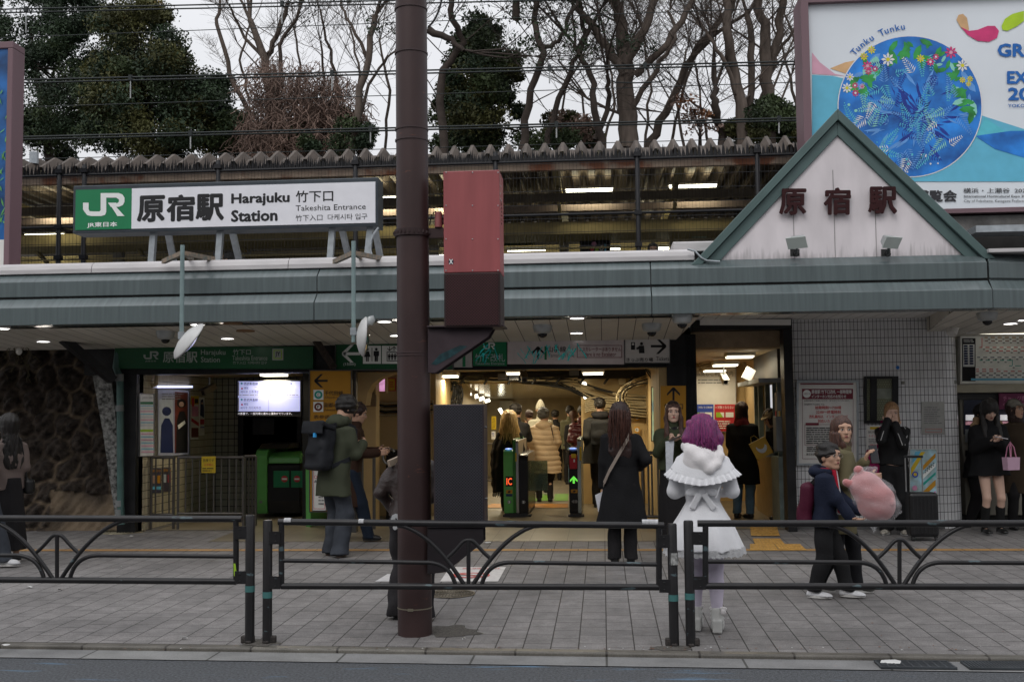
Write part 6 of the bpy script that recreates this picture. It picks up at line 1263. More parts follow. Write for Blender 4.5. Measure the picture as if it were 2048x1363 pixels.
# ==== BILLBOARDS
YB2 = 14.9
mauve = M('mauve_frame', (.17,.105,.12), .5, metal=.1, var=.12, scale=1.5, stretch=(1,1,.3))
t = thing('billboard', 'large billboard with a round blue and flower picture above the canopy at the right', 'billboard', W(1830,425,YB2))
XB0, XB1 = W(1622,260,YB2).x, W(1622,260,YB2).x+4.6; zt_, zb_ = W(1700,5,YB2).z+.0, W(1830,419,YB2).z
mb = MB(); mb.box((XB0,YB2+.03,zb_),(XB1,YB2+.1,zt_)); mb.build('backing', M('billboard_white',(.70,.74,.78),.35,var=.04,scale=1), t)
mb = MB(); mb.box((XB0-.10,YB2-.06,zb_-.08),(XB0,YB2+.5,zt_+.1)); mb.box((XB0,YB2-.06,zt_),(XB1,YB2+.5,zt_+.1)); mb.box((XB0,YB2-.0,zb_-.06),(XB1,YB2+.5,zb_)); mb.build('frame', mauve, t)
mb = MB(); rs = random.Random(11)
BP = [M('b_sky',(.12,.45,.62),.4,var=.06), M('b_blue',(.015,.12,.5),.35,var=.5,scale=2.2,col2=(.02,.2,.6)), M('b_deep',(.01,.035,.28),.4,var=.4,scale=3), M('b_green',(.03,.28,.06),.4,var=.5,scale=5), M('b_mint',(.25,.6,.5),.4), M('b_white',(.72,.72,.72),.4,var=.02), M('b_yellow',(.65,.6,.02),.4), M('b_pink',(.6,.04,.17),.4,var=.15), M('b_lpink',(.65,.35,.45),.4,var=.1), M('b_text',(.01,.12,.42),.4), M('b_peach',(.65,.4,.2),.4,var=.15), M('b_lime',(.4,.6,.02),.4), M('b_black',(.03,.03,.035),.5), M('b_teal',(.1,.5,.6),.4,var=.1), M('b_lblue',(.12,.32,.7),.4,var=.2)]
L0 = [0]
def BL_(Yo): return lambda a, b: W(a, b, YB2+.028-Yo)
def lay():
 L0[0] += 1; return BL_(.0011*L0[0])
bb = (1622,365)
xr = 2330
pxpoly(mb, [(1624,150),(1665,152),(1700,160),(1760,190),(1850,260),(1960,230),(2060,262),(xr,262),(xr,362),(1624,362)], 0, 0, lay())
pxpoly(mb, [(1624,105),(1640,125),(1670,148),(1690,152),(1624,148)], 0, 8, lay()); pxpoly(mb, [(1660,137),(1690,125),(1715,120),(1700,150)], 0, 10, lay())
pxpoly(mb, [(1970,235),(2010,262),(xr,240),(xr,330),(2030,300),(1950,275)], 0, 13, lay()); pxpoly(mb, [(1950,272),(2020,262),(xr,256),(xr,330),(2050,316),(1990,298)], 0, 1, lay())
pxpoly(mb, [(1640,363),(1960,300),(2060,322),(xr,330),(xr,363)], 0, 0, lay())
for pts, m_ in (([(1913,40),(1917,30),(1926,28),(1934,36),(1938,58),(1936,66),(1922,56)],10), ([(1922,54),(1938,62),(1955,60),(1975,52),(1990,52),(1998,62),(1994,76),(1978,84),(1955,82),(1935,70)],7), ([(2003,52),(2010,38),(2025,28),(2048,22),(2048,42),(2035,52),(2015,62),(2005,60)],11)):
 pxpoly(mb, pts, 0, m_, lay())
cx, cy, rr = 1820, 213, 143
f0 = lay(); pxpoly(mb, [(cx+(rr+2)*math.cos(a), cy+(rr-1)*math.sin(a)) for a in np.linspace(0,2*math.pi,64)[:-1]], 0, 5, f0)
f1 = lay(); pxpoly(mb, [(cx+rr*math.cos(a), cy+(rr-3)*math.sin(a)) for a in np.linspace(0,2*math.pi,64)[:-1]], 0, 1, f1)
def inside(x, y, m=6): return (x-cx)**2+(y-cy)**2 < (rr-m)**2
L1 = BL_(.0011*(L0[0]+1)); L2 = BL_(.0011*(L0[0]+2)); L3 = BL_(.0011*(L0[0]+3)); L4 = BL_(.0011*(L0[0]+4)); L5 = BL_(.0011*(L0[0]+5)); jit = [0]
def jf(L_): 
 jit[0] += 1; k = (jit[0] % 97)*.000009; return lambda a, b: L_(a, b)+Vector((0,-k,0))
for i in range(150):
 a = rs.uniform(0,6.28); d = rs.uniform(0,110); x, y = cx+14+d*math.cos(a), cy+18+d*math.sin(a); s = rs.uniform(6,15); q = a+rs.uniform(-.5,.5)
 P = [(x+s*math.cos(q)*u-s*.3*math.sin(q)*v, y+s*math.sin(q)*u+s*.3*math.cos(q)*v) for u, v in ((-1.6,0),(-.4,.8),(.6,.6),(1.6,0),(.6,-.6),(-.4,-.8))]
 if all(inside(*p, 4) for p in P): pxpoly(mb, P, 0, rs.choice((2,1,2,14,1)), jf(L1))
for i in range(70):     # rim leaves
 a = rs.uniform(math.pi*.95, math.pi*2.08); d = rs.uniform(92,132); x, y = cx+d*math.cos(a), cy+d*math.sin(a); s = rs.uniform(8,18); q = rs.uniform(0,6.28)
 P = [(x+s*math.cos(q)*u-s*.45*math.sin(q)*v, y+s*math.sin(q)*u+s*.45*math.cos(q)*v) for u, v in ((-1,0),(-.4,.8),(.4,.8),(1,0),(.4,-.8),(-.4,-.8))]
 if all(inside(*p, 2) for p in P): pxpoly(mb, P, 0, rs.choice((3,3,4,3,14)), jf(L2))
def frond(x, y, ang, l, m_):
 n = int(l/4.5); dx, dy = math.cos(ang), math.sin(ang)
 for k in range(n):
  px, py = x+dx*l*k/n, y+dy*l*k/n; s = (1-k/n)*l*.24+2
  for sd in (-1,1):
   qx, qy = px-sd*dy*s+dx*s*.6, py+sd*dx*s+dy*s*.6
   if inside(qx, qy, 3) and inside(px, py, 3): pxpoly(mb, [(px,py),((px+qx)/2+dx*1.6,(py+qy)/2+dy*1.6),(qx,qy),((px+qx)/2-dx*1.2,(py+qy)/2-dy*1.2)], 0, m_, jf(L3))
for i in range(70):
 a = rs.uniform(0,6.28); d = rs.uniform(20,118); frond(cx+d*math.cos(a), cy+d*math.sin(a), rs.uniform(0,6.28), rs.uniform(24,52), rs.choice((14,13,4,5,14,2)) if d > 60 else rs.choice((14,13,2)))
def flower(x, y, s, m_, c_, n=8):
 for k in range(n):
  a = 2*math.pi*k/n; pxpoly(mb, [(x,y),(x+s*.7*math.cos(a-.28),y+s*.7*math.sin(a-.28)),(x+s*math.cos(a),y+s*math.sin(a)),(x+s*.7*math.cos(a+.28),y+s*.7*math.sin(a+.28))], 0, m_, jf(L4))
 disc(mb, x, y, s*.28, 0, c_, map_=L5, n=10)
for x, y, s, m_, c_ in ((1776,119,14,5,6),(1700,154,9,5,6),(1694,176,11,5,6),(1925,131,13,5,6),(1728,113,9,6,10),(1743,100,9,6,10),(1841,117,9,6,10),(1735,132,11,7,8),(1737,143,8,7,8),(1750,138,7,7,5),(1710,171,7,7,5),(1711,186,8,7,5),(1724,173,6,8,7),(1861,124,9,7,5),(1872,114,7,7,5),(1902,105,13,7,8),(1925,160,7,6,10),(1940,158,7,6,10),(1937,168,6,6,10)): flower(x,y,s,m_,c_)
for k in range(30): 
 a = rs.uniform(.6,3.4); d = rs.uniform(95,132); disc(mb, cx+d*math.cos(a), cy+d*math.sin(a), rs.uniform(1.2,3.2), 0, rs.choice((4,5,14,13)), map_=L4, n=8)
mb.build('printed_picture', BP, t)
mb = MB(); fL = BL_(.012)
def arcword(word, a0, a1, rad, size):
 for k, ch in enumerate(word):
  a = a0+(a1-a0)*k/max(1,len(word)-1)
  if ch == ' ': continue
  x, y = 1828+rad*math.cos(a), 215+rad*math.sin(a); V, F = _text(ch, .012, 0, 1.); c = fL(x, y); k_ = size*(fL(x+1,y)-c).length; th = a+math.pi/2
  vs = [c+Vector((k_*(v[0]*math.cos(-th)-v[1]*math.sin(-th)), 0, k_*(v[0]*math.sin(-th)+v[1]*math.cos(-th)))) for v in V]; mb.add(vs, F, 0)
arcword('Tunku Tunku', R(-139), R(-99.5), 157, 19)
mb.build('arched_lettering', BP[9], t)
for s_, b_, o_ in (('GREEN×',(1995,87,2140,114),.03),('EXPO',(2014,142,2100,168),.03),('2027',(2016,175,2105,201),.03),('YOKOHAMA JAPAN',(2016,208,2120,217),.01)): mb = MB(); txt(mb, s_, b_, 0, bold=o_, map_=fL); mb.build('headline', BP[9], t)
for s_, b_, o_ in (('国際園芸博覧会',(1720,380,1914,404),.025),('横浜・上瀬谷  2027.3.19',(1927,376,2090,386),.008),('International Horticultural Expo 2027',(1928,390,2060,396),.014),('City of Yokohama, Kanagawa Prefecture / Japan',(1928,399,2080,406),0)): mb = MB(); txt(mb, s_, b_, 0, bold=o_, map_=fL); mb.build('caption', BP[12], t)
mb = MB(); mb.box((W(1700,440,YB2).x,YB2+.1,zb_-.45),(XB1,YB2+.5,zb_-.085)); mb.build('plinth', M('stained_concrete',(.13,.125,.12),.9,var=.4,scale=5,bump=.3), t)
mb = MB(); mb.box((W(1930,440,14.6).x,14.2,W(2000,468,14.4).z),(XB1,14.6,W(2000,455,14.4).z)); mb.build('ledge', galv, label='grey metal ledge under the right billboard', cat='ledge')
mb = MB(); mb.box((W(1900,440,14.8).x,14.85,zc(524)+.05),(XB1,15.0,W(2000,470,14.8).z)); mb.build('gap_shade', dark, label='dark sheet painted for the shaded gap under the right billboard', cat='wall')  # dark sheet filling the gap, its shade put into the colour
t = thing('billboard', 'billboard edge with a mauve frame and deep blue picture at the left edge', 'billboard', W(0,525,14.2)); YL = 13.6
xe = W(11,300,YL).x; xf = W(22,300,YL).x; z1_ = W(20,96,YL).z; z0_ = W(20,530,YL).z
mb = MB(); mb.box((xe,YL,z0_),(xf,YL+.3,z1_)); mb.box((xe-3,YL,z1_-.0),(xf,YL+.3,z1_+.09)); mb.build('frame', mauve, t, bevel=.01)
mb = MB(); mb.box((xe-3,YL+.03,z0_+.3),(xe,YL+.1,z1_)); mb.build('picture', M('left_picture',(.006,.03,.15),.35,var=.9,scale=2.4,col2=(.01,.08,.24)), t)
mb = MB(); mb.box((xe-3,YL+.02,z0_+.0),(xe,YL+.1,z0_+.34)); mb.build('caption_strip', offw, t)
mb = MB(); rs = random.Random(2)
for i in range(26):
 y = rs.uniform(180,460); x = rs.uniform(-6,12); l = rs.uniform(8,26); a = rs.uniform(-2.4,-.6); P = [(x,y),(x+l*.5*math.cos(a)+2,y+l*.5*math.sin(a)),(x+l*math.cos(a),y+l*math.sin(a)),(x+l*.5*math.cos(a)-2,y+l*.5*math.sin(a)+1)]
 if all(p[0] < 17 for p in P): pxpoly(mb, P, YL+.028-.0006*i, 0)
mb.build('leaf_print', M('leaf_print_green',(.12,.35,.1),.4,var=.5), t)
# ==== OVERHEAD WIRES
wm = M('catenary_wire',(.02,.025,.025),.5,metal=.3)
def wire(label, ya, yb, Y, r, droppers=(), sag=0, double=0, drop=0):
 t = thing('overhead_wire', label, 'overhead wire', W(1000,(ya+yb)/2,Y), 'overhead wires above the tracks')
 for k in range(2 if double else 1):
  mb = MB(); pts = []
  for i in range(25):
   px = -400+2900*i/24; s = i/24; y = ya+(yb-ya)*(px/2048)+sag*4*(.25-(s-.5)**2)+k*double; pts.append(W(px, y, Y))
  mb.tube(pts, r, 6); mb.build('cable', wm, t)
 for px, l in droppers:
  y = ya+(yb-ya)*(px/2048); mb = MB(); mb.tube([W(px,y-2,Y), W(px,y+l,Y)], .012, 6); mb.build('dropper', M('dropper_grey',(.35,.36,.36),.5), t)
  mb = MB(); c = W(px,y+1,Y); mb.box(tuple(c-Vector((.03,.03,.05))), tuple(c+Vector((.03,.03,.05)))); mb.build('clip', wm, t)
wire('topmost double wire crossing the top left corner', 19, -28, 20, .015, [(52,48),(564,42)], double=7)
wire('thin single wire just below the top double wire', 76, -3, 20, .008)
wire('double wire level with the middle of the right billboard frame', 161, 112, 19.5, .016, [(261,42),(664,36),(1099,32),(1290,34)], double=6)
wire('thin single wire under the middle double wire', 216, 150, 19.5, .008)
wire('lower double wire just above the platform roof', 275, 225, 18.5, .016, [(381,32),(741,28),(1113,28),(1558,30)], double=5)
wire('thin single wire grazing the platform roof', 320, 262, 18.0, .007)
mb = MB(); a, b = W(1225,163,19.4), W(1330,162,19.4); mb.tube([W(1223,160,19.4), W(1230,165,19.4), W(1270,166,19.4), W(1320,164,19.4), W(1330,158,19.4)], .013, 6); mb.build('section_insulator', wm, label='short dark bar clipped on the middle overhead wire', cat='wire fitting')
# ==== HILL AND TREES
mb = MB(); 
rs = random.Random(21); nx_, ny_ = 40, 10
V = [(-40+80*i/nx_, 25+5*j, 2.4+min(j,3)*1.4+(j > 3)*.25*(j-3)+.3*math.sin(i*.9+j)) for j in range(ny_) for i in range(nx_+1)]
F = [(j*(nx_+1)+i, j*(nx_+1)+i+1, (j+1)*(nx_+1)+i+1, (j+1)*(nx_+1)+i) for j in range(ny_-1) for i in range(nx_)]
mb.add(V, F, 0, True); mb.build('hill', M('leaf_litter_soil',(.06,.05,.035),.95,var=.4,scale=1.5), kind='structure')
bark = M('bark_brown', (.10,.078,.064), .9, var=.35, scale=3, stretch=(3,3,.6), bump=.5, bscale=12); barkd = M('bark_dark', (.045,.034,.028), .9, var=.35, scale=4, bump=.4, bscale=12)
def leafmat(name, c, c2):
 m = M(name, c, .6, var=.35, scale=.9, col2=c2); t, b = nodes(m); b.inputs['Specular IOR Level'].default_value = .25; return m
LF = {'dark': leafmat('foliage_dark',(.014,.026,.015),(.03,.05,.024)), 'olive': leafmat('foliage_olive',(.04,.046,.016),(.08,.08,.026)), 'mid': leafmat('foliage_mid',(.022,.038,.016),(.05,.07,.028)), 'gold': leafmat('foliage_gold',(.12,.09,.015),(.24,.15,.02)), 'vine': leafmat('dry_vine_brown',(.15,.10,.08),(.22,.15,.12)), 'red': leafmat('dry_leaf_red',(.15,.06,.03),(.2,.09,.04))}
def grow(mb, p, d, l, r, depth, rs, twigs, spread=.5, up=.15, taper=.72, nseg=4, ends=None):
 pts = [p.copy()]; rr = [r]; q = p.copy(); dd = d.normalized()
 for i in range(nseg):
  dd = (dd+Vector((rs.gauss(0,.09),rs.gauss(0,.07),rs.gauss(0,.06)+up*.1))).normalized(); q = q+dd*l/nseg; pts.append(q.copy()); rr.append(r*(1-(1-taper)*(i+1)/nseg))
 mb.tube(pts, rr, 8 if r > .06 else (5 if r > .02 else 3), 0, False)
 if ends is not None and depth <= 2: ends.append(q.copy())
 if depth == 0: return
 n = 2 if depth > 3 else rs.choice((2,3,3))
 for k in range(n):
  a = rs.uniform(0,6.28); s = rs.uniform(.5,1.)*spread; x = dd.cross(Vector((0,1,.1))).normalized(); y = dd.cross(x)
  nd = (dd+x*math.cos(a+k*6.28/n)*s+y*math.sin(a+k*6.28/n)*s*.7+Vector((0,0,up))).normalized()
  grow(mb, q, nd, l*rs.uniform(.62,.85), rr[-1]*rs.uniform(.62,.8), depth-1, rs, twigs, spread, up, taper, 3, ends)
 if depth <= 3:
  for k in range(twigs):
   i = rs.randrange(1, len(pts)); a = rs.uniform(0,6.28); nd = (dd*.5+Vector((math.cos(a),math.sin(a)*.6,rs.uniform(-.1,.8)))).normalized(); grow(mb, pts[i], nd, l*.55, max(.006,rr[i]*.35), min(1,depth-1), rs, 0, spread, up, .5, 3, ends)
def bare_tree(label, stems, Y, seed, depth=5, twigs=3, leaves=0, lmat='mid', bm=None, group='bare trees behind the platform roof', lr=(.6,.5), zb=None):
 """stems: list of pixel polylines [(px,py,r_px)...] followed by random branching"""
 rs = random.Random(seed); p0 = stems[0][0]; b = W(p0[0], p0[1], Y); t = thing('tree', label, 'tree', b, group); mb = MB(); ends = []
 for n_, st_ in enumerate(stems):
  if n_ == 0 and st_[0][2] >= 3 and st_[0][1] < 290: st_ = [(st_[0][0]+6, 330, st_[0][2]*1.15)]+st_
  P = []; rr = []
  for i, (px, py, r) in enumerate(st_): P.append(W(px, py, Y+rs.uniform(-.3,.3)*(i > 0)+ (0))); rr.append(r/2200*Y)
  Q = [P[0]]; RQ = [rr[0]]
  for i in range(len(P)-1):
   for k in range(1, 5): u = k/4; Q.append(P[i]*(1-u)+P[i+1]*u+Vector((rs.gauss(0,.03),0,rs.gauss(0,.02)))); RQ.append(rr[i]*(1-u)+rr[i+1]*u)
  mb.tube(Q, RQ, 10, 0, False)
  d = (P[-1]-P[-2]).normalized()
  for k in range(3): grow(mb, P[-1], (d+Vector((rs.gauss(0,.35),rs.gauss(0,.3),.25))).normalized(), rs.uniform(1.2,2.0), rr[-1]*.6, depth-1, rs, twigs, ends=ends)
  for i in range(2, len(Q)-1):
   if rs.random() < .42: s = rs.choice((-1,1)); grow(mb, Q[i], Vector((s*rs.uniform(.3,1),rs.gauss(0,.4),rs.uniform(.4,1))).normalized(), rs.uniform(.9,1.8), max(.012,RQ[i]*.2), depth-2, rs, twigs, ends=ends)
 mb.build('trunk', bm or bark, t)
 if leaves and ends:
  ends_s = rs.sample(ends, min(len(ends), int(leaves*120)))
  leaf_cloud('crown', [(e, lr[0]*rs.uniform(.5,1)) for e in ends_s], 55, .05, LF[lmat], t, seed)
 return t
def leaf_cloud(name, clumps, per, size, mat, parent, seed, flat=.7, mats=None):
 rs = np.random.RandomState(seed); C = np.array([list(c) for c, r in clumps]); Rr = np.array([r for c, r in clumps]); n = len(C)*per
 idx = np.repeat(np.arange(len(C)), per); d = rs.normal(size=(n,3)); d /= np.linalg.norm(d, axis=1)[:,None]; q = rs.rand(n)**.45; P = C[idx]+d*(Rr[idx]*q)[:,None]*np.array([1,1,flat])
 a = rs.normal(size=(n,3)); a /= np.linalg.norm(a, axis=1)[:,None]; b = np.cross(a, rs.normal(size=(n,3))); b /= np.linalg.norm(b, axis=1)[:,None]; s = size*rs.uniform(.6,1.4,n)[:,None]
 V = np.stack([P-a*s, P+b*s*.45, P+a*s, P-b*s*.45], 1).reshape(-1,3)-np.array(ORG[parent.name]); F = np.arange(n*4).reshape(-1,4)
 me = bpy.data.meshes.new(name); me.vertices.add(n*4); me.vertices.foreach_set('co', V.astype(np.float32).ravel()); me.loops.add(n*4); me.loops.foreach_set('vertex_index', F.astype(np.int32).ravel()); me.polygons.add(n)
 me.polygons.foreach_set('loop_start', (np.arange(n)*4).astype(np.int32)); me.polygons.foreach_set('loop_total', np.full(n,4,np.int32))
 ml = mats or [mat]
 if len(ml) > 1: me.polygons.foreach_set('material_index', (rs.rand(len(C))[idx]*len(ml)*.999).astype(np.int32))
 me.update(calc_edges=True); return link_mesh(name, me, ml, parent)
def bushy(label, outline, Y, seed, mats, n=120, depthY=2.2, per=420, size=.052, rad=(.35,.85), trunkp=None, gap=.0, group='evergreens behind the platform'):
 """outline: list of (cx,cy,rx,ry) px lobes"""
 rs = random.Random(seed); cl = []; A = sum(rx*ry for _,_,rx,ry in outline)
 for cx, cy, rx, ry in outline:
  for k in range(max(3, int(n*rx*ry/A))):
   a = rs.uniform(0,6.28); q = rs.random()**.5; c = W(cx+rx*q*math.cos(a), cy+ry*q*math.sin(a), Y+rs.uniform(-1,1)*depthY*math.sqrt(max(0,1-q*q))-.0); cl.append((c, rs.uniform(*rad)*(1 if q < .8 else .7)))
 x = trunkp or (outline[-1][0], 330, 9); b = W(x[0], x[1], Y); t = thing('tree', label, 'tree', b, group)
 leaf_cloud('crown', cl, per, size, None, t, seed, mats=[LF[m] for m in mats])
 mb = MB(); top = W(outline[0][0], outline[0][1], Y); r = x[2]/2200*Y; mb.tube([b+Vector((0,0,-2)), b, (b+top)/2, top], [r*1.1, r, r*.7, r*.2], 8)
 for k in range(14): c = rs.choice(cl)[0]; m_ = b.lerp(top, rs.uniform(.2,.8)); mb.tube([m_, (m_+c)/2+Vector((0,0,.1)), c], [r*.35, r*.2, r*.05], 5)
 mb.build('trunk', barkd, t); return t
bushy('darkest dense evergreen filling the far left behind the billboard', [(60,50,95,80),(100,180,90,100),(90,280,100,50),(180,130,45,120),(150,30,50,50)], 33, 1, ['dark','dark','mid'], n=150, trunkp=(100,320,10))
bushy('tall olive evergreen with golden tips left of centre', [(270,45,62,38),(295,110,80,60),(300,190,110,55),(310,265,140,45),(215,200,40,80)], 30, 2, ['olive','mid','olive','dark'], n=190, trunkp=(300,330,10))
bushy('lower dark green evergreen beside the olive one', [(420,200,35,45),(450,265,55,40),(560,285,110,25),(640,255,35,30)], 31, 3, ['mid','dark','dark'], n=110, trunkp=(450,330,9))
bushy('broad dark evergreen standing just right of the brown pole', [(950,80,42,48),(962,150,80,55),(955,222,85,52),(985,284,130,16)], 29, 4, ['dark','mid','olive','mid'], n=120, rad=(.3,.6), trunkp=(960,330,10))
bushy('low rounded bush at the foot of the bare trunks left of the gable', [(1540,235,60,32),(1530,262,80,25)], 28, 5, ['mid','olive'], n=40, rad=(.25,.5), trunkp=(1530,290,5))
bushy('small olive bush behind the roof right of the dark evergreen', [(1130,255,50,25),(1150,275,60,20)], 28.5, 6, ['olive','vine','mid'], n=26, rad=(.25,.5), trunkp=(1130,290,5))
bushy('small dark bush behind the roof left of the brown pole', [(715,255,35,40),(735,285,30,20),(670,280,70,25)], 29, 7, ['dark','mid'], n=24, rad=(.25,.5), trunkp=(720,300,5))
bushy('gold tipped crown at the top of the olive evergreen', [(300,8,30,10),(225,22,26,16),(270,25,60,20)], 29.6, 8, ['gold','olive','olive'], n=18, rad=(.2,.45), per=160, trunkp=(270,60,3))
rs = random.Random(9); t = thing('vine_tree', 'tree smothered in dry brown vines between the evergreens and the brown pole', 'tree', W(560,320,29), 'bare trees behind the platform roof')
mb = MB()
for k in range(2300):
 a = rs.uniform(0,6.28); q = rs.random()**.6; lob = rs.choice(((550,165,65,60),(560,230,80,75),(600,260,90,60),(530,270,60,50),(680,220,60,75),(630,180,60,60))); c = W(lob[0]+lob[2]*q*math.cos(a), lob[1]+lob[3]*q*math.sin(a), 29+rs.uniform(-1,1)); pts = [c]
 for j in range(4): pts.append(pts[-1]+Vector((rs.gauss(0,.12),rs.gauss(0,.1),-rs.uniform(.02,.22))))
 mb.tube(pts, .011, 3, 0, False)
mb.build('vines', LF['vine'], t); mb = MB(); mb.tube([W(550,330,29.3), W(555,200,29.3), W(548,130,29.3)], [.16,.12,.05], 8); mb.build('trunk', bark, t)
T_ = bare_tree
T_('leaning bare trunk rising left of the brown pole over the roof', [[(697,330,9),(715,240,8),(735,120,7),(752,30,6)],[(715,240,4),(745,150,3),(790,100,2)],[(735,120,4),(700,50,3),(680,0,2)]], 28, 31, leaves=1., lmat='dark')
T_('bare grey tree with fanned branches above the dry vines', [[(535,170,9),(525,110,8),(500,40,6)],[(530,115,6),(560,60,5),(575,0,4)],[(500,230,5),(460,150,5),(435,50,4),(440,0,3)],[(530,120,4),(480,60,3),(455,10,2)],[(560,180,5),(560,90,4),(600,20,3)]], 30, 32, twigs=4)
T_('dark twisting tree with leafy tufts just right of the brown pole top', [[(880,160,8),(925,85,7),(900,20,6),(905,-20,5)],[(1045,300,9),(1060,180,7),(1085,105,7),(1070,40,6),(1075,-20,6)],[(1085,95,5),(1120,85,4),(1140,30,4),(1165,-10,3)],[(858,60,8),(905,80,6),(930,100,4)],[(1030,40,8),(1035,-20,7)]], 26, 33, leaves=.8, lmat='dark', bm=barkd)
T_('slanting dark trunk curving up from the small olive bush', [[(1095,290,6),(1110,220,6),(1150,120,5),(1170,70,5),(1160,0,4)],[(1150,120,4),(1180,60,3),(1200,20,3)]], 27, 34, leaves=.5, lmat='dark', bm=barkd)
T_('thick forked pale trunk in the centre right above the roof', [[(1255,300,20),(1255,210,19),(1250,120,15),(1240,50,12),(1225,-20,10)],[(1250,130,11),(1290,60,9),(1320,-20,7)],[(1250,150,10),(1205,80,8),(1160,20,7),(1150,-20,6)],[(1270,150,8),(1330,90,7),(1385,0,6)],[(1262,220,6),(1310,140,5),(1350,80,4),(1340,20,3)]], 27, 35, twigs=4, leaves=.1, lmat='dark')
T_('straight slanting trunk crossing behind the thick forked one', [[(1300,285,9),(1340,205,8),(1385,115,7),(1450,30,6),(1475,-20,5)],[(1385,115,5),(1440,60,4),(1500,20,3)]], 28, 36, twigs=4)
T_('slender dark stems left of the thick forked trunk', [[(1205,290,8),(1190,220,7),(1180,150,6),(1150,90,5)],[(1190,280,6),(1220,200,5),(1215,150,4)]], 26.5, 37, twigs=4, bm=barkd)
T_('tall straight trunk left of the two trunks by the billboard', [[(1483,225,12),(1470,150,11),(1455,60,9),(1452,-20,8)],[(1480,200,5),(1440,110,4),(1410,60,3)]], 27, 38, twigs=4)
T_('pair of thick rising trunks beside the right billboard', [[(1535,200,13),(1532,120,12),(1530,50,10),(1505,-20,8)],[(1535,150,9),(1560,60,8),(1570,-20,7)],[(1497,300,8),(1500,200,7),(1505,110,7),(1495,30,6)],[(1545,120,4),(1590,60,3),(1620,10,2)]], 27.5, 39, twigs=4)
T_('broken dark stump above the low rounded bush', [[(1440,270,8),(1430,210,8),(1430,175,6)],[(1430,240,3),(1380,200,2)]], 27, 40, depth=4, twigs=5, bm=barkd)
bushy('thin rusty leafed shrub behind the roof by the stump', [(1400,245,35,25),(1370,215,25,20)], 28, 41, ['red','vine'], n=12, rad=(.2,.4), per=60, trunkp=(1400,290,4))
T_('thin bare saplings between the forked trunk and the stump', [[(1340,300,3),(1365,180,3),(1400,90,2)],[(1420,300,3),(1400,200,2),(1390,120,2)],[(1110,300,3),(1130,180,2),(1160,120,2)],[(1180,300,3),(1165,190,2),(1120,120,2)]], 30, 42, depth=5, twigs=5)
T_('fine bare saplings filling the gap between the vines and the pole', [[(640,300,3),(650,180,3),(640,80,2)],[(770,300,3),(780,180,3),(760,80,2)],[(680,200,4),(660,100,3),(640,20,2)]], 31, 43, depth=5, twigs=4, leaves=.25, lmat='dark')
T_('fine bare branches behind the two trunks by the billboard', [[(1600,300,4),(1590,180,3),(1560,80,2)],[(1480,300,4),(1530,180,3),(1560,60,2)],[(1640,250,3),(1600,120,3),(1570,30,2)]], 32, 44, depth=5, twigs=5)
T_('lace of fine bare twigs far behind the forked trunk', [[(1210,300,3),(1230,200,2.5),(1215,110,2)],[(1290,300,3),(1300,180,2.5),(1290,90,2)],[(1370,300,3),(1350,190,2.5),(1375,100,2)]], 34, 52, depth=5, twigs=6)
T_('lace of fine bare twigs far behind the vine covered tree', [[(590,300,3),(600,150,2.5),(590,60,2)],[(500,200,3),(480,120,2.5),(500,50,2)],[(700,300,3),(720,150,2.5),(700,60,2)]], 34, 53, depth=5, twigs=6)
bushy('green shrub glimpsed under the platform roof right of the pink cabinet', [(1030,478,45,12),(1100,470,40,10)], 23.9, 45, ['mid','olive'], n=14, depthY=.1, rad=(.15,.3), per=120, trunkp=(1030,500,2))
# ==== PEOPLE
skinm = M('skin', (.42,.25,.17), .5, var=.05, scale=4); skinp = M('skin_pale', (.52,.34,.26), .5, var=.05, scale=4); eyew = M('eye_white', (.6,.58,.56), .3, var=.02); eyed = M('eye_dark', (.02,.012,.01), .2); lipm = M('lips', (.36,.10,.09), .4, var=.05); lipr = M('lips_red', (.35,.04,.05), .35)
def hairmat(n, c, c2=None): return M(n, c, .38, var=.35, scale=16, stretch=(6,6,.5), col2=c2, bump=.5, bscale=40)
hblack = hairmat('hair_black', (.012,.010,.009)); hbrown = hairmat('hair_dark_brown', (.028,.014,.012)); hblond = hairmat('hair_blond', (.42,.27,.10), (.55,.38,.16)); hpurp = hairmat('hair_purple', (.14,.03,.16), (.16,.025,.085)); hgrey = hairmat('hair_greying', (.05,.048,.046)); hdye = hairmat('hair_bleached_brown', (.20,.11,.05), (.3,.17,.08)); hauburn = hairmat('hair_auburn', (.06,.022,.014)); hwarm = hairmat('hair_brown_ombre', (.035,.018,.014), (.07,.03,.02))
def cloth(n, c, rough=.85, var=.1, bump=.25, bscale=90, sheen=0): return M(n, c, rough, var=var, scale=5, bump=bump, bscale=bscale, sheen=sheen, spec=.15)
V3 = lambda *a: np.array(a, float)
def ik(a, b, l1, l2, pole):
 a, b = np.array(a, float), np.array(b, float); d = b-a; L_ = np.linalg.norm(d); m = (l1+l2)*.999
 if L_ > m: b = a+d/L_*m; d = b-a; L_ = m
 u = d/L_; x = (l1*l1-l2*l2+L_*L_)/(2*L_); h = math.sqrt(max(0, l1*l1-x*x)); p = np.array(pole, float); p = p-u*(p@u); n = np.linalg.norm(p); p = p/n if n > 1e-6 else V3(0,1,0)
 return a+u*x+p*h, b
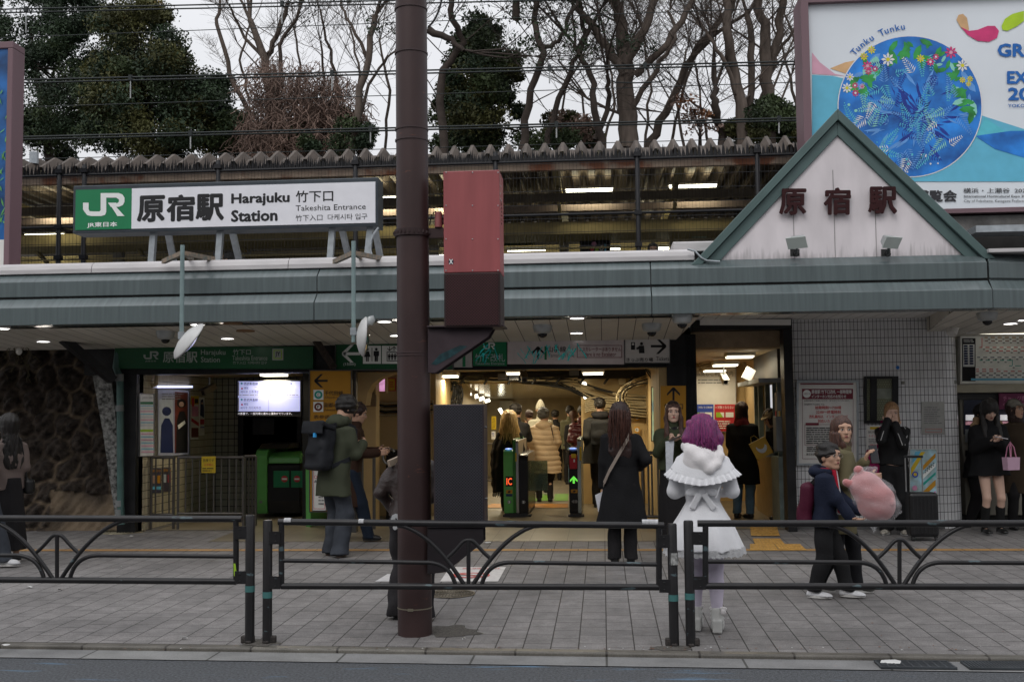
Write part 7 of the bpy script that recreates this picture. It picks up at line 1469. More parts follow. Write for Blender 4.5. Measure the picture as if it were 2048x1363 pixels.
def joints(H, lean=0., hip=(0,0), lh=None, rh=None, lpole=(-.35,-1,-.3), rpole=(.35,-1,-.3), lf=(-.09,.0), rf=(.09,.0), lfz=0, rfz=0, turn=0., head=(0,0), sh=.098, crouch=0., kneep=(0,1,0), headfwd=0., ldir=0., rdir=0.):
 """local frame: x right, y forward, z up. turn = shoulders' yaw, head=(yaw,pitch)."""
 J = {'H': H}; hz = .50*H-crouch; P = V3(hip[0], hip[1], hz)
 def sp(z, fw): return V3(hip[0], hip[1]+math.sin(lean)*(z-.5)*H+fw, hz+math.cos(lean)*(z-.5)*H)
 J['pelvis'] = P; J['waist'] = sp(.61, .005); J['chest'] = sp(.72, .005); J['neck'] = sp(.835, -.005); J['upneck'] = sp(.87, .005+headfwd*.5)
 J['head'] = sp(.932, .018+headfwd); c, s = math.cos(turn), math.sin(turn); shc = sp(.805, 0)
 J['ls'] = shc+V3(-c*sh*H, -s*sh*H, 0); J['rs'] = shc+V3(c*sh*H, s*sh*H, 0); J['lhip'] = P+V3(-.05*H,0,-.01); J['rhip'] = P+V3(.05*H,0,-.01)
 J['la'] = V3(lf[0], lf[1], .045*H+lfz); J['ra'] = V3(rf[0], rf[1], .045*H+rfz)
 J['lk'], J['la'] = ik(J['lhip'], J['la'], .2295*H, .2295*H, kneep); J['rk'], J['ra'] = ik(J['rhip'], J['ra'], .2295*H, .2295*H, kneep)
 lh = lh if lh is not None else (-.16, .03, .44*H); rh = rh if rh is not None else (.16, .03, .44*H)
 J['le'], J['lw'] = ik(J['ls'], lh, .168*H, .152*H, lpole); J['re'], J['rw'] = ik(J['rs'], rh, .168*H, .152*H, rpole)
 J['hr'] = rotm(head[1], 0, head[0]); J['fdirl'] = ldir; J['fdirr'] = rdir
 return J
def hand(w, e, side, curl=.5, dirn=None, palm=None, s=1.):
 d = np.array(dirn, float) if dirn is not None else (w-e); d = d/np.linalg.norm(d); n = np.array(palm if palm is not None else (-side*1., 0, 0), float); n = n-d*(n@d); n /= max(1e-6, np.linalg.norm(n)); b = np.cross(d, n)
 if (b@V3(0, 1, .5)) < 0: b = -b
 P = []; c = w+d*.045*s; rot = np.stack([b, n, d], 1); P.append(boxp(c, (.038*s,.013*s,.045*s), rot, .012, k=.008)); P.append(cap(w-d*.02, w+d*.03*s, .024*s, .022*s, k=.015))
 for o, l, r in ((.029,.066,.0088),(.0095,.075,.009),(-.0100,.070,.0088),(-.028,.055,.0078)):
  p0 = c+b*o*s+d*.04*s; a = curl*.9; d1 = d*math.cos(a)+n*math.sin(a)+b*o*1.8; d2 = d*math.cos(a*2)+n*math.sin(a*2)+b*o; p1 = p0+d1*l*.5*s; p2 = p1+d2*l*.5*s
  P += [cap(p0-d*.01, p1, r*s, r*s, k=.003), cap(p1, p2, r*s, r*.88*s, k=.003)]
 t0 = c+b*.032*s-d*.03*s; t1 = t0+(b*.75+d*.6+n*.25)*.036*s; t2 = t1+(d*.8+b*.2+n*.4)*.03*s
 return P+[cap(t0, t1, .012*s, .0105*s, k=.006), cap(t1, t2, .0105*s, .0085*s, k=.003)]
def body(J, par, face=True, skin=None, lips=None, h=.009, curl=(.6,.6), ldir=None, rdir=None, lpalm=None, rpalm=None, hs=1., glasses=False, female=True, mouth=0):
 H = J['H']; s = H/1.65; hc = J['head']; Rt = J['hr']; q = hs*(s**.5)*1.06
 hp = lambda x, y, z: hc+Rt@(V3(x, y, z)*q)
 P = [ell(hp(0,-.012,.022), V3(.073,.092,.088)*q, Rt), ell(hp(0,.028,-.038), V3(.056,.056,.068)*q, Rt, k=.03), ell(hp(0,.058,-.088), V3(.024,.022,.018)*q, Rt, k=.025), cap(hp(-.045,.02,-.065), hp(-.015,.055,-.092), .016*q, k=.02), cap(hp(.045,.02,-.065), hp(.015,.055,-.092), .016*q, k=.02),
         cap(hp(0,.078,.012), hp(0,.098,-.024), .0075*q, .0115*q, k=.012), ell(hp(-.012,.088,-.027), V3(.008,.008,.006)*q, Rt, k=.006), ell(hp(.012,.088,-.027), V3(.008,.008,.006)*q, Rt, k=.006),
         ell(hp(-.073,-.002,-.008), V3(.010,.020,.031)*q, Rt, k=.004), ell(hp(.073,-.002,-.008), V3(.010,.020,.031)*q, Rt, k=.004),
         cap(hp(-.042,.066,.034), hp(.042,.066,.034), .014*q, k=.02), ell(hp(-.034,.055,-.022), V3(.022,.02,.018)*q, Rt, k=.02), ell(hp(.034,.055,-.022), V3(.022,.02,.018)*q, Rt, k=.02),
         ell(hp(-.031,.087,.006), V3(.018,.010,.011)*q, Rt, k=.012, op=1), ell(hp(.031,.087,.006), V3(.018,.010,.011)*q, Rt, k=.012, op=1),
         cap(hp(-.019,.076,-.054), hp(.019,.076,-.054), .011*q, k=.014),
         cap(J['neck']-V3(0,0,.03), hp(0,-.015,-.05), .053*s**.5*(.92 if female else 1.08), .05*q*(.92 if female else 1.05), k=.03)]
 pe, wa, ch, nk = J['pelvis'], J['waist'], J['chest'], J['neck']; f = .93 if female else 1.
 P += [loft([(pe[2]-.07*s,pe[0],pe[1],.06*s,.06*s),(pe[2],pe[0],pe[1]-.01,.155*s,.105*s),(wa[2],wa[0],wa[1],.125*s*f,.09*s),(ch[2],ch[0],ch[1],.15*s*f,.105*s),(nk[2]-.06*s,nk[0],nk[1],.125*s*f,.07*s),(nk[2]-.015,nk[0],nk[1],.05,.05)], k=.03)]
 for S_k, E_k, W_k, sd, cu, dr, pm in (('ls','le','lw',-1,curl[0],ldir,lpalm),('rs','re','rw',1,curl[1],rdir,rpalm)):
  P += [cap(J[S_k]+V3(-sd*.02,0,-.035*s), J[E_k], .040*s*f, .035*s*f, k=.035), cap(J[E_k], J[W_k], .037*s*f, .025*s, k=.015)]+hand(J[W_k], J[E_k], sd, cu, dr, pm, s**.5)
 for a, b, c in (('lhip','lk','la'),('rhip','rk','ra')):
  sd = -1 if a[0] == 'l' else 1; mid = J[b]*.62+J[c]*.38+V3(0,-.012*s,0)
  P += [cap(J[a], J[b], .076*s, .049*s, k=.04), cap(J[b], mid, .047*s, .046*s, k=.02), cap(mid, J[c], .045*s, .031*s, k=.02)]
  fd = J['fdirl'] if sd < 0 else J['fdirr']; P += [cap(J[c]+V3(0,-.012*s,-.03*s), J[c]+V3(math.sin(fd)*.12*s,math.cos(fd)*.12*s,-.045*s), 0.032*s, .024*s, k=.02)]
 ex = MB()
 if face:
  def el(c, r, m, n=6):
   b = MB(); b.ball((0,0,0), r, n); ex.add([c+Rt@V3(*v) for v in b.v], b.f, m)
  for sd in (-1,1):
   el(hp(sd*.031,.0805,.006), (.0125*q,.006*q,.0058*q), 1); el(hp(sd*.031,.0845,.006), (.0062*q,.003*q,.0062*q), 2)
   for k in range(4): el(hp(sd*(.017+.008*k),.084-.0016*k*k*.6,.0265+.0015*math.sin(k)), (.006*q,.004*q,.0026*q), 2, 4)
   for k in range(3): el(hp(sd*(.022+.008*k),.0835,.0125-.001*(k-1)**2), (.006*q,.003*q,.0018*q), 2, 4)
  el(hp(0,.0865,-.051), (.017*q,.005*q,.0035*q), 3); el(hp(0,.086,-.0575-mouth*.3), (.014*q,.0055*q,.0045*q), 3)
  el(hp(0,.0895,-.0545-mouth*.15), (.014*q,.0018*q,.0012*q+mouth*.25), 2)
 o = soft('body', P, [skin or skinm, eyew, eyed, lips or lipm], par, h=h, k=.02, extra=ex)
 if glasses:
  mb = MB()
  for sd in (-1,1):
   pts = [hp(sd*(.033+.021*math.cos(a)), .096, .003+.0165*math.sin(a)) for a in np.linspace(0,2*math.pi,15)]; mb.tube(pts, .0017, 5)
   mb.tube([hp(sd*.054,.095,.008), hp(sd*.074,.07,.01), hp(sd*.078,.0,.004)], .0017, 4)
  mb.tube([hp(-.012,.097,.006), hp(.012,.097,.006)], .0017, 4); mb.build('glasses', M('glasses_wire',(.25,.22,.2),.3,metal=.8), par, local=True)
 J['hp'] = hp; J['q'] = q; return o
def hair(J, par, m, style='short', length=.0, h=.008, front=False, fringe=False, vol=1., bun=False):
 hp, q, Rt = J['hp'], J['q'], J['hr']
 P = [ell(hp(0,-.022,.034), V3(.088,.103,.096)*q*vol, Rt)]
 if style in ('long','bob'):
  P.append(ell(hp(0,-.03,-.01), V3(.086,.09,.09)*q*vol, Rt))
  hb = J['head']; nk = J['neck']; z1 = hb[2]-.02; z0 = z1-length; cy = nk[1]-.045
  if style == 'bob':
   P.append(loft([(z0,hb[0],hb[1]-.02,.082*vol,.082),(z0+.05,hb[0],hb[1]-.02,.092*vol,.092),(z1,hb[0],hb[1]-.02,.084*vol,.085)], rip=lambda th, z: 1+.03*np.sin(th*17+z*30), k=.02))
  else:
   wd = .085*vol; P.append(loft([(z0,hb[0]*.5+nk[0]*.5,cy-.04,wd*.9,.022),(z0+.08,nk[0],cy-.035,wd*1.22,.034),((z0+z1)/2,nk[0],cy-.02,wd*1.15,.045),(nk[2],nk[0],cy,wd*1.02,.06),(z1,hb[0],hb[1]-.035,wd,.075)], rip=lambda th, z: 1+.05*np.sin(th*19+z*22)+.03*np.sin(th*41-z*13), k=.02))
  if front:
   for sd in (-1,1):
    a = hp(sd*.07,.02,.04); b = hp(sd*.082,.03,-.06); c = V3(nk[0]+sd*.085, nk[1]+.085, z0+length*.45); e = V3(nk[0]+sd*.10, nk[1]+.15, z0+.02)
    P += [cap(a, b, .018, .022, k=.02), cap(b, c, .024, .034, k=.02), cap(c, e, .034, .015, k=.02)]
 if style == 'pony':
  a = hp(0,-.10,.02); nk = J['neck']; b = V3(nk[0], nk[1]-.11, nk[2]-.05); P += [cap(a, b, .03, .036, k=.02), cap(b, b+V3(0,-.01,-length), .036, .014, k=.02)]
 if style == 'twin':
  for sd in (-1,1):
   a = hp(sd*.085,-.03,.05); b = hp(sd*.118,-.03,-.06); c = hp(sd*.105,-.035,-.19); P += [ell(hp(sd*.088,-.03,.055), V3(.026,.03,.026), None, k=.01), cap(a, b, .026, .036, k=.02), cap(b, c, .036, .018, k=.02)]
  P.append(ell(hp(0,-.06,-.06), V3(.085,.06,.11)*q, Rt)); P.append(ell(hp(0,-.07,-.13), V3(.075,.04,.07)*q, Rt))
 P.append(ell(hp(0,.115,-.045 if fringe else -.03), V3(.060 if style != 'short' else .066,.075,.075 if fringe else .092)*q, Rt, k=.012, op=1))
 if style == 'short': P += [ell(hp(0,.035,-.125), V3(.11,.11,.075)*q, Rt, k=.02, op=1)]; 
 if not fringe and style != 'short': P.append(ell(hp(0,.112,.0), V3(.044,.07,.070)*q, Rt, k=.012, op=1))
 d = folds(.0035, 60, seed=int(length*100)+3, vert=.25)
 if style == 'short': d = folds(.006, 45, seed=5)
 return soft('hair', P, m, par, h=h, k=.015, disp=d)
def coat(J, par, m, hem, name='coat', wid=1., flare=1.15, sleeve=1., collar=True, puff=0, h=.010, ripple=.03, nr=7, deep=1., seed=1, cuff=.98, arms=True, amp=.004, fr=20, waist=1.0, hemy=0.):
 H = J['H']; s = H/1.65; pe, wa, ch, nk = J['pelvis'], J['waist'], J['chest'], J['neck']; c = wid*s
 lx = lambda z: (pe[0], pe[1]+hemy*max(0, pe[2]-z))
 st_ = []
 if hem < pe[2]-.02:
  x, y = lx(hem); st_ += [(hem, x, y-.005, .178*c*flare, .125*s*flare*deep)]; x, y = lx((hem+pe[2])/2); st_ += [((hem+pe[2])/2, x, y-.005, .172*c*(1+(flare-1)*.55), .122*s*(1+(flare-1)*.5)*deep)]
 st_ += [(pe[2] if hem < pe[2]-.02 else hem, pe[0], pe[1]-.005, .172*c, .120*s*deep), (wa[2], wa[0], wa[1], .155*c*waist, .112*s*deep*waist), (ch[2], ch[0], ch[1], .172*c, .125*s*deep), (J['ls'][2]*.5+J['rs'][2]*.5, nk[0], nk[1], .160*c, .10*s*deep), (nk[2]-.012*s, nk[0], nk[1], .085*s, .072*s), (nk[2]+.015*s, nk[0], nk[1]+.005, .066*s, .062*s)]
 st_ = sorted(st_, key=lambda a: a[0]); zt = pe[2]
 rp = (lambda th, z: 1+ripple*np.clip((zt+.12-z)/.4, 0, 1)*np.sin(th*nr+2*np.sin(z*3)+seed)) if ripple else None
 P = [loft(st_, rip=rp, k=.03)]; r0, r1, r2 = (.034+.022*sleeve)*s, (.014+.037*sleeve)*s, .042*s*sleeve
 if arms:
  for a, b, w_ in (('ls','le','lw'),('rs','re','rw')):
   wr = J[b]+(J[w_]-J[b])*cuff; P += [cap(J[a]+V3(-.012 if a=='rs' else .012,0,-.03*s), J[b], r0, r1, k=.05), cap(J[b], wr, r1, r2, k=.02)]
 if collar: P.append(loft([(nk[2]-.02,nk[0],nk[1],.085*s,.078*s),(nk[2]+.035*s,nk[0],nk[1]+.006,.074*s,.072*s),(nk[2]+.06*s,nk[0],nk[1]+.008,.068*s,.066*s)], k=.02))
 f0 = folds(amp, fr, seed, vert=.55)
 if puff: disp = lambda X, Y, Z: f0(X, Y, Z)*.8-.011*np.abs(np.sin(Z*puff+.35*np.sin(X*9+seed)+.2*np.sin(Y*11)))
 else: disp = f0
 return soft(name, P, m, par, h=h, k=.025, disp=disp)
def trousers(J, par, m, wide=1., hem=.06, h=.010, name='trousers', top=1.0, seed=2, bell=1., amp=.004):
 H = J['H']; s = H/1.65; P = [ell(J['pelvis']+V3(0,-.005,-.01), V3(.165,.115,.12)*s)]
 for a, b, c in (('lhip','lk','la'),('rhip','rk','ra')):
  e = J[b]+(J[c]-J[b])*((J[b][2]-hem)/max(.05, J[b][2]-J[c][2])) if J[b][2]-J[c][2] > .1 else J[c]
  P += [cap(J[a]+V3(0,-.01,0), J[b], .092*s*(.6+.4*wide), .068*s*wide, k=.025), cap(J[b], e, .068*s*wide, .058*s*wide*bell, k=.02)]
  P.append(boxp(e+V3(0,0,-.12), (.2,.2,.12), None, .001, k=.004, op=1))
 return soft(name, P, m, par, h=h, k=.02, disp=folds(amp, 20, seed, .6))
def shoes(J, par, m, msole, s=1., hl=0., size=1.):
 H = J['H']; s = H/1.65*size
 for a, fd in (('la', J['fdirl']), ('ra', J['fdirr'])):
  c = J[a]; dx, dy = math.sin(fd), math.cos(fd); z = c[2]-.045*H; f = V3(dx,dy,0); Rr = rotm(0,0,-fd)
  P = [cap(c+V3(0,0,-.02)-f*.02*s, c-f*.03*s+V3(0,0,-.035*s), .042*s, .04*s), ell(c+f*.06*s+V3(0,0,-.042*s), V3(.043,.085,.036)*s, Rr, k=.03), ell(c+f*.115*s+V3(0,0,-.052*s), V3(.042,.05,.026)*s, Rr, k=.03), boxp(V3(c[0],c[1],z-.1), (.4,.4,.115), None, .001, k=.004, op=1)]
  soft('shoe', P, m, par, h=.008, k=.02)
  ex = MB(); n = 20; pts = []
  for k in range(n):
   a_ = 2*math.pi*k/n; u = math.sin(a_); w_ = .042*(1-.12*u)*math.cos(a_); l = .108*u+.045; pts.append((c[0]+(w_*dy+l*dx)*s, c[1]+(-w_*dx+l*dy)*s))
  ex.prism(pts, 'z', z+.001, z+.024*s); ex.build('shoe_sole', msole, par, local=True)
def person(px, py, label, rz=0., zoff=0, Y=None, X=None, group=None):
 p = GP(px, py) if Y is None else Vector((W(px, 860, Y).x, Y, gz(Y)+zoff)); p.z += .004
 return thing('person', label, 'person', p, group, rz)
def held(name, label, cat, base, rz): # placed item in world from person-local coordinates
 pass
def loc2w(t, v): return Vector(t.location)+Matrix.Rotation(t.rotation_euler.z,3,'Z') @ Vector(v)
def item(t, mb, name, mats, label, cat, bevel=0, group=None):
 """top-level thing made from person-local coordinates"""
 mb.v = [tuple(loc2w(t, v)) for v in mb.v]; return mb.build(name, mats, label=label, cat=cat, bevel=bevel, group=group)
def item_soft(t, prims, name, mats, label, cat, h=.01, k=.02, disp=None):
 o = soft(name, prims, mats, None, h=h, k=k, disp=disp); o.location = t.location; o.rotation_euler = t.rotation_euler; ORG[o.name] = Vector(t.location); tag(o, label, cat); return o
def curve_strap(par, pts, w_, m, name='strap', th=.006):
 mb = MB()
 for a, b in zip(pts[:-1], pts[1:]): mb.bar(a, b, th, w_, up=(0,0,1))
 return mb.build(name, m, par, local=True)
def strands(J, par, m, length, n=70, wid=1., seed=1, r=.0045, out=.03):
 rs = random.Random(seed); hp = J['hp']; mb = MB()
 for k in range(n):
  a = rs.uniform(math.pi*.93, math.pi*2.07); c, s_ = math.cos(a), math.sin(a); w_ = wid*rs.uniform(.98,1.05)
  p = [hp(.012*c,-.03,.129), hp(.06*c*w_,-.022+.072*s_*w_,.107), hp(.091*c*w_,-.022+.106*s_*w_,.03), hp(.096*c*w_,-.03+.10*s_*w_,-.06)]
  e = p[-1]; l = length*rs.uniform(.75,1.1)
  for q in (.4,.75,1.): p.append(e+V3(rs.gauss(0,.008)+c*out*q*.4, s_*.01*q+rs.gauss(0,.005), -l*q))
  mb.tube(p, [r,r,r,r,r*.9,r*.7,r*.3], 4, 0, False)
 return mb.build('hair_strands', m, par, local=True)
cblack = cloth('black_wool', (.010,.010,.011)); cblack2 = cloth('black_cotton', (.015,.014,.015)); cnavy = cloth('navy_fleece', (.012,.016,.032)); cjean = cloth('blue_jeans', (.10,.17,.24), var=.3); cdjean = cloth('washed_dark_jeans', (.04,.045,.055), var=.35); solew = M('sole_white', (.5,.49,.47), .6); soleb = M('sole_black', (.02,.02,.02), .6); shoeb = M('shoe_black', (.012,.012,.012), .35); shoew = M('shoe_white', (.5,.5,.51), .5, var=.12)
phm = M('phone_black', (.015,.015,.018), .15)
def phone(t, c, rot, label, m=None, size=(.036,.004,.075)):
 mb = MB(); T = Matrix.Translation(Vector(c)) @ Matrix.Rotation(rot[2],4,'Z') @ Matrix.Rotation(rot[1],4,'Y') @ Matrix.Rotation(rot[0],4,'X'); mb.box([-x for x in size], size, T=T); return item(t, mb, 'phone', m or phm, label, 'phone', bevel=.003)
t = person(1412, 1262, 'person with purple hair in a white frilled short coat and white platform heels, back turned', R(-8)); 
J = joints(1.50, lh=(-.10,.19,.96), rh=(.12,.20,.93), lpole=(-.45,-.6,-.8), rpole=(.45,-.6,-.8), lf=(-.07,.03), rf=(.085,-.03), head=(R(12),R(-12)), sh=.105)
for k in J:      # lifted on platforms
 if isinstance(J[k], np.ndarray) and J[k].shape == (3,): J[k] = J[k]+V3(0,0,.055)
white_w = cloth('white_wool', (.64,.64,.66), var=.03, bump=.15, sheen=.3); fur = cloth('white_fur', (.68,.65,.65), var=.06, bump=.35, bscale=160, sheen=.5)
body(J, t, skin=skinp); hair(J, t, hpurp, 'twin', h=.007); strands(J, t, hpurp, .10, 110, 1.02, 2, .005, .03); strands(J, t, hairmat('hair_pink_purple', (.22,.03,.14)), .13, 50, 1.03, 5, .0045, .05)
pe = J['pelvis']; nk = J['neck']; wz = J['waist'][2]
rp = lambda th, z: 1+.075*np.clip((wz-z)/.5,0,1)*np.sin(th*9+.6*np.sin(z*7))
P = [loft([(.60,0,-.01,.285,.26),(.78,0,-.01,.215,.19),(wz-.03,0,0,.122,.10),(J['chest'][2],0,J['chest'][1],.148,.115),(J['ls'][2],0,nk[1],.14,.09),(nk[2],nk[0],nk[1],.07,.065)], rip=rp, k=.03)]
for a, b, w_ in (('ls','le','lw'),('rs','re','rw')):
 mid = J[b]*.75+J[a]*.25; P += [cap(J[a]+V3(0,0,-.03), mid, .046, .048, k=.03), cap(mid, J[b], .048, .054, k=.03), cap(J[b], J[w_]*.9+J[b]*.1, .050, .034, k=.03)]
soft('coat', P, white_w, t, h=.008, k=.03, disp=folds(.003, 16, 3, .6))
lace = cloth('white_lace', (.55,.55,.56), bump=.6, bscale=200); mb = MB(); n = 220
ring = lambda z, s_, a_: V3(.278*s_*math.cos(a_)*(1+.075*math.sin(a_*9)), -.01+.254*s_*math.sin(a_)*(1+.075*math.sin(a_*9)), z)
for k in range(n):
 a, b = 2*math.pi*k/n, 2*math.pi*(k+1)/n; w1, w2 = .012*math.sin(a*46), .012*math.sin(b*46); d1, d2 = .012*abs(math.sin(a*23)), .012*abs(math.sin(b*23))
 mb.add([ring(.612,1.,a), ring(.612,1.,b), ring(.565-d2,1.03+w2,b), ring(.565-d1,1.03+w1,a)], [(0,1,2,3)], 0, True)
mb.build('lace_hem', lace, t, local=True)
sc = J['ls'][2]; hemz = lambda th: sc-.115+.045*np.abs(np.cos(th))**2
mb = MB(); n = 260
def cr(a, u): 
 z = sc-.095-.05*u-.05*max(0,-math.sin(a))**1.5; w_ = u*.014*math.sin(a*34); ex = 1.0+.17*u; sag = .03*math.cos(a)**2
 return V3((.232*ex+w_)*math.cos(a), nk[1]-.01+(.178*ex+w_)*math.sin(a), z-sag*0+.02*abs(math.cos(a)))
for k in range(n):
 a, b = 2*math.pi*k/n, 2*math.pi*(k+1)/n
 for j in range(3): mb.add([cr(a,j/3), cr(b,j/3), cr(b,(j+1)/3), cr(a,(j+1)/3)], [(0,1,2,3)], 0, True)
mb.build('frill', white_w, t, local=True)
mb = MB(); n = 120; q_ = 14
def cf(a, u):
 e = cr(a, 0); x0, y0, z0 = .075*math.cos(a), nk[1]+.075*math.sin(a), nk[2]+.015; v = u**.62; r_ = 1+.02*u*math.sin(a*7)
 return V3(x0+(e[0]*r_-x0)*v, y0+(e[1]*r_-y0)*v, z0+(e[2]-z0)*u**1.25)
for j in range(q_):
 for k in range(n): a, b = 2*math.pi*k/n, 2*math.pi*(k+1)/n; mb.add([cf(a,j/q_), cf(a,(j+1)/q_), cf(b,(j+1)/q_), cf(b,j/q_)], [(0,1,2,3)], 0, True)
mb.build('cape', white_w, t, local=True)
hz_ = nk[2]-.045
P = [ell((-.01,nk[1]-.095,hz_-.03),(.125,.075,.115),rotm(.12,.2,0)), ell((-.01,nk[1]-.13,hz_-.12),(.07,.04,.05))]
for pts, rr in (([(-.115,-.04,.085),(-.07,-.11,.05),(0,-.155,-.01),(.06,-.17,-.08)],.036), ([(.12,-.03,.06),(.135,-.09,.01),(.115,-.135,-.05),(.06,-.17,-.085)],.026), ([(-.115,-.04,.085),(-.06,-.05,.075),(.06,-.04,.07),(.12,-.03,.06)],.026)):
 for a, b in zip(pts[:-1], pts[1:]): P.append(cap((a[0],nk[1]+a[1],hz_+a[2]),(b[0],nk[1]+b[1],hz_+b[2]),rr,rr,k=.036))
soft('hood', P, fur, t, h=.008, k=.035, disp=folds(.003, 18, 4))
by = -.118; bz = wz+.015
P = [ell((-.062,by-.01,bz+.04),(.06,.022,.032),rotm(0,-.35,0)), ell((.062,by-.01,bz+.04),(.06,.022,.032),rotm(0,.35,0)), ell((0,by-.022,bz+.035),(.02,.018,.026)), boxp((-.045,by-.022,bz-.035),(.022,.008,.06),rotm(.1,.5,0),.006), boxp((.05,by-.022,bz-.035),(.022,.008,.065),rotm(.1,-.6,0),.006)]
soft('bow', P, white_w, t, h=.006, k=.008, disp=folds(.003, 40, 6))
for a in ('l','r'):
 s_ = -1 if a == 'l' else 1; kx = J[a+'k']; an = J[a+'a']; top = kx+(J[a+'hip']-kx)*.28
 mid = kx*.62+an*.38+V3(0,-.018,0); P = [cap(top, kx, .064, .053, k=.02), cap(kx, mid, .053, .055, k=.02), cap(mid, an+V3(0,0,.02), .055, .037, k=.02)]
 soft('stocking', P, cloth('stocking_lilac_white',(.55,.50,.60),bump=.05), t, h=.008)
 f = V3(0,1,0); P = [cap(an+V3(0,0,.03), an+V3(0,-.01,-.03), .043, .045), ell(an+V3(0,.06,-.035),(.043,.075,.038),None,k=.03), boxp(an+V3(0,.08,-.083),(.045,.07,.028),None,.012,k=.006), boxp(an+V3(0,-.03,-.075),(.034,.03,.048),None,.008,k=.006)]
 for kk in range(3): P.append(cap(an+V3(-.046,-.005,.0+.03*kk-.02), an+V3(.046,-.005,.0+.03*kk-.02), .008, k=.004))
 soft('platform_boot', P, M('boot_white',(.52,.52,.5),.35,var=.05), t, h=.006, k=.01)
 soft('ankle_bow', [ell(an+V3(s_*.045,-.03,.05),(.03,.012,.018),None), ell(an+V3(s_*.045,-.05,.03),(.02,.01,.022),None), cap(an+V3(-.045,0,.05),an+V3(.045,0,.05),.012)], fur, t, h=.006, k=.004)
mb = MB(); mb.tube([V3(.12,-.15,nk[2]-.16), V3(.13,-.165,nk[2]-.25), V3(.10,-.15,nk[2]-.33)], .006, 6); mb.build('drawstring', white_w, t, local=True)
t = person(1246, 1127, 'person in a long black coat with beige crossbody strap and white paper bag, back turned', R(-3))
J = joints(1.62, lh=(-.20,.04,.73), rh=(.19,.16,.98), rpole=(.5,-.8,-.6), lpole=(-.3,-1,0), head=(R(-14),R(-8)), lf=(-.085,0), rf=(.08,.02))
body(J, t, skin=skinp); hair(J, t, hbrown, 'long', .42, vol=1.15); strands(J, t, hauburn, .30, 60, 1.12, 3, .004); coat(J, t, cblack, .40, flare=1.38, nr=5, wid=1.12, sleeve=1.15); trousers(J, t, cblack2, 1.0, hem=.05, bell=1.25); shoes(J, t, shoeb, soleb)
curve_strap(t, [V3(.10,-.03,1.37), V3(.075,-.118,1.28), V3(-.02,-.14,1.12), V3(-.12,-.135,.95), V3(-.175,-.09,.83), V3(-.19,0,.78)], .032, cloth('strap_beige',(.24,.2,.17)))
mb = MB(); x, y = J['lw'][0]-.01, J['lw'][1]; V = [V3(x-.07,y-.05,.70),V3(x+.06,y-.05,.76),V3(x+.06,y-.06,.36),V3(x-.01,y-.07,.37),V3(x-.07,y+.03,.68),V3(x+.06,y+.03,.74),V3(x+.06,y+.02,.37),V3(x-.01,y+.01,.38)]
mb.add(V, [(3,2,1,0),(4,5,6,7),(0,4,7,3),(1,2,6,5),(3,7,6,2)]); item(t, mb, 'paper_bag', M('paper_white_crumpled',(.5,.5,.53),.7,var=.08,bump=.6,bscale=25), 'crumpled white paper bag hanging from the left hand of the black coat', 'paper bag')
t = person(1351, 1088, 'person in a dark green quilted jacket facing the camera with a phone in both hands', R(180)+R(4))
J = joints(1.63, lh=(-.035,.25,1.21), rh=(.075,.24,1.20), lpole=(-.45,-.4,-.9), rpole=(.45,-.4,-.9), head=(R(-3),R(0)), lf=(-.08,0), rf=(.08,0))
body(J, t, skin=skinp, lips=lipr, h=.0075, ldir=(.8,.5,.1), rdir=(-.8,.5,.1), lpalm=(0,-.3,1), rpalm=(0,-.3,1), curl=(.7,.7)); hair(J, t, hwarm, 'long', .42, front=True, vol=1.02)
coat(J, t, cloth('green_quilted_nylon',(.035,.042,.022),.7,bump=.25,bscale=30,sheen=0), .86, name='jacket', wid=1.15, sleeve=1.25, puff=0, amp=.007, h=.009, flare=1., ripple=0)
P = [loft([(.10,0,0,.20,.17),(.5,0,0,.185,.15),(.84,0,0,.165,.125),(J['waist'][2],0,0,.135,.10),(J['chest'][2],0,0.012,.13,.118),(J['neck'][2]-.03,0,0.01,.085,.075),(J['neck'][2]+.01,0,.005,.06,.058)], rip=lambda th,z: 1+.03*np.clip((.9-z),0,1)*np.sin(th*8), k=.02)]
soft('dress', P, cblack2, t, h=.010); shoes(J, t, shoeb, soleb)
mb = MB(); hp = J['hp']; mb.tube([hp(-.075,.0,.075), hp(-.04,.03,.115), hp(0,.04,.122), hp(.04,.03,.115), hp(.075,.0,.075)], .004, 5); mb.tube([hp(-.055,.045,.098), hp(-.02,.065,.105), hp(-.005,.062,.115)], .006, 5); mb.tube([hp(.055,.045,.098), hp(.02,.065,.105), hp(.005,.062,.115)], .006, 5); mb.build('sunglasses', shoeb, t, local=True)
mb = MB(); mb.tube([V3(.055*math.sin(a),.062+.025*math.cos(a)*.6,1.375-.055*math.cos(a)) for a in np.linspace(-1.2,1.2,9)], .0025, 5); mb.build('necklace', M('silver_chain',(.6,.55,.45),.3,metal=.9), t, local=True)
phone(t, (.02,.335,1.225), (R(-65),0,R(60)), 'dark phone held in both hands by the woman in green', M('phone_grey',(.1,.1,.1),.3))
mb = MB(); V = [V3(.035,.30,1.20),V3(.13,.28,1.19),V3(.13,.29,.78),V3(.07,.29,.72),V3(.035,.33,1.20),V3(.13,.31,1.19),V3(.13,.31,.80),V3(.07,.31,.74)]
mb.add(V, [(3,2,1,0),(4,5,6,7),(0,4,7,3),(1,2,6,5),(3,7,6,2)]); item(t, mb, 'paper_bag', M('paper_bag_pale',(.5,.52,.56),.6,var=.08,bump=.6,bscale=25), 'folded pale paper bag under the phone of the woman in green', 'paper bag')
t = person(672, 1112, 'person in a long olive parka with a black roll top backpack and grey flared jeans', R(-38))
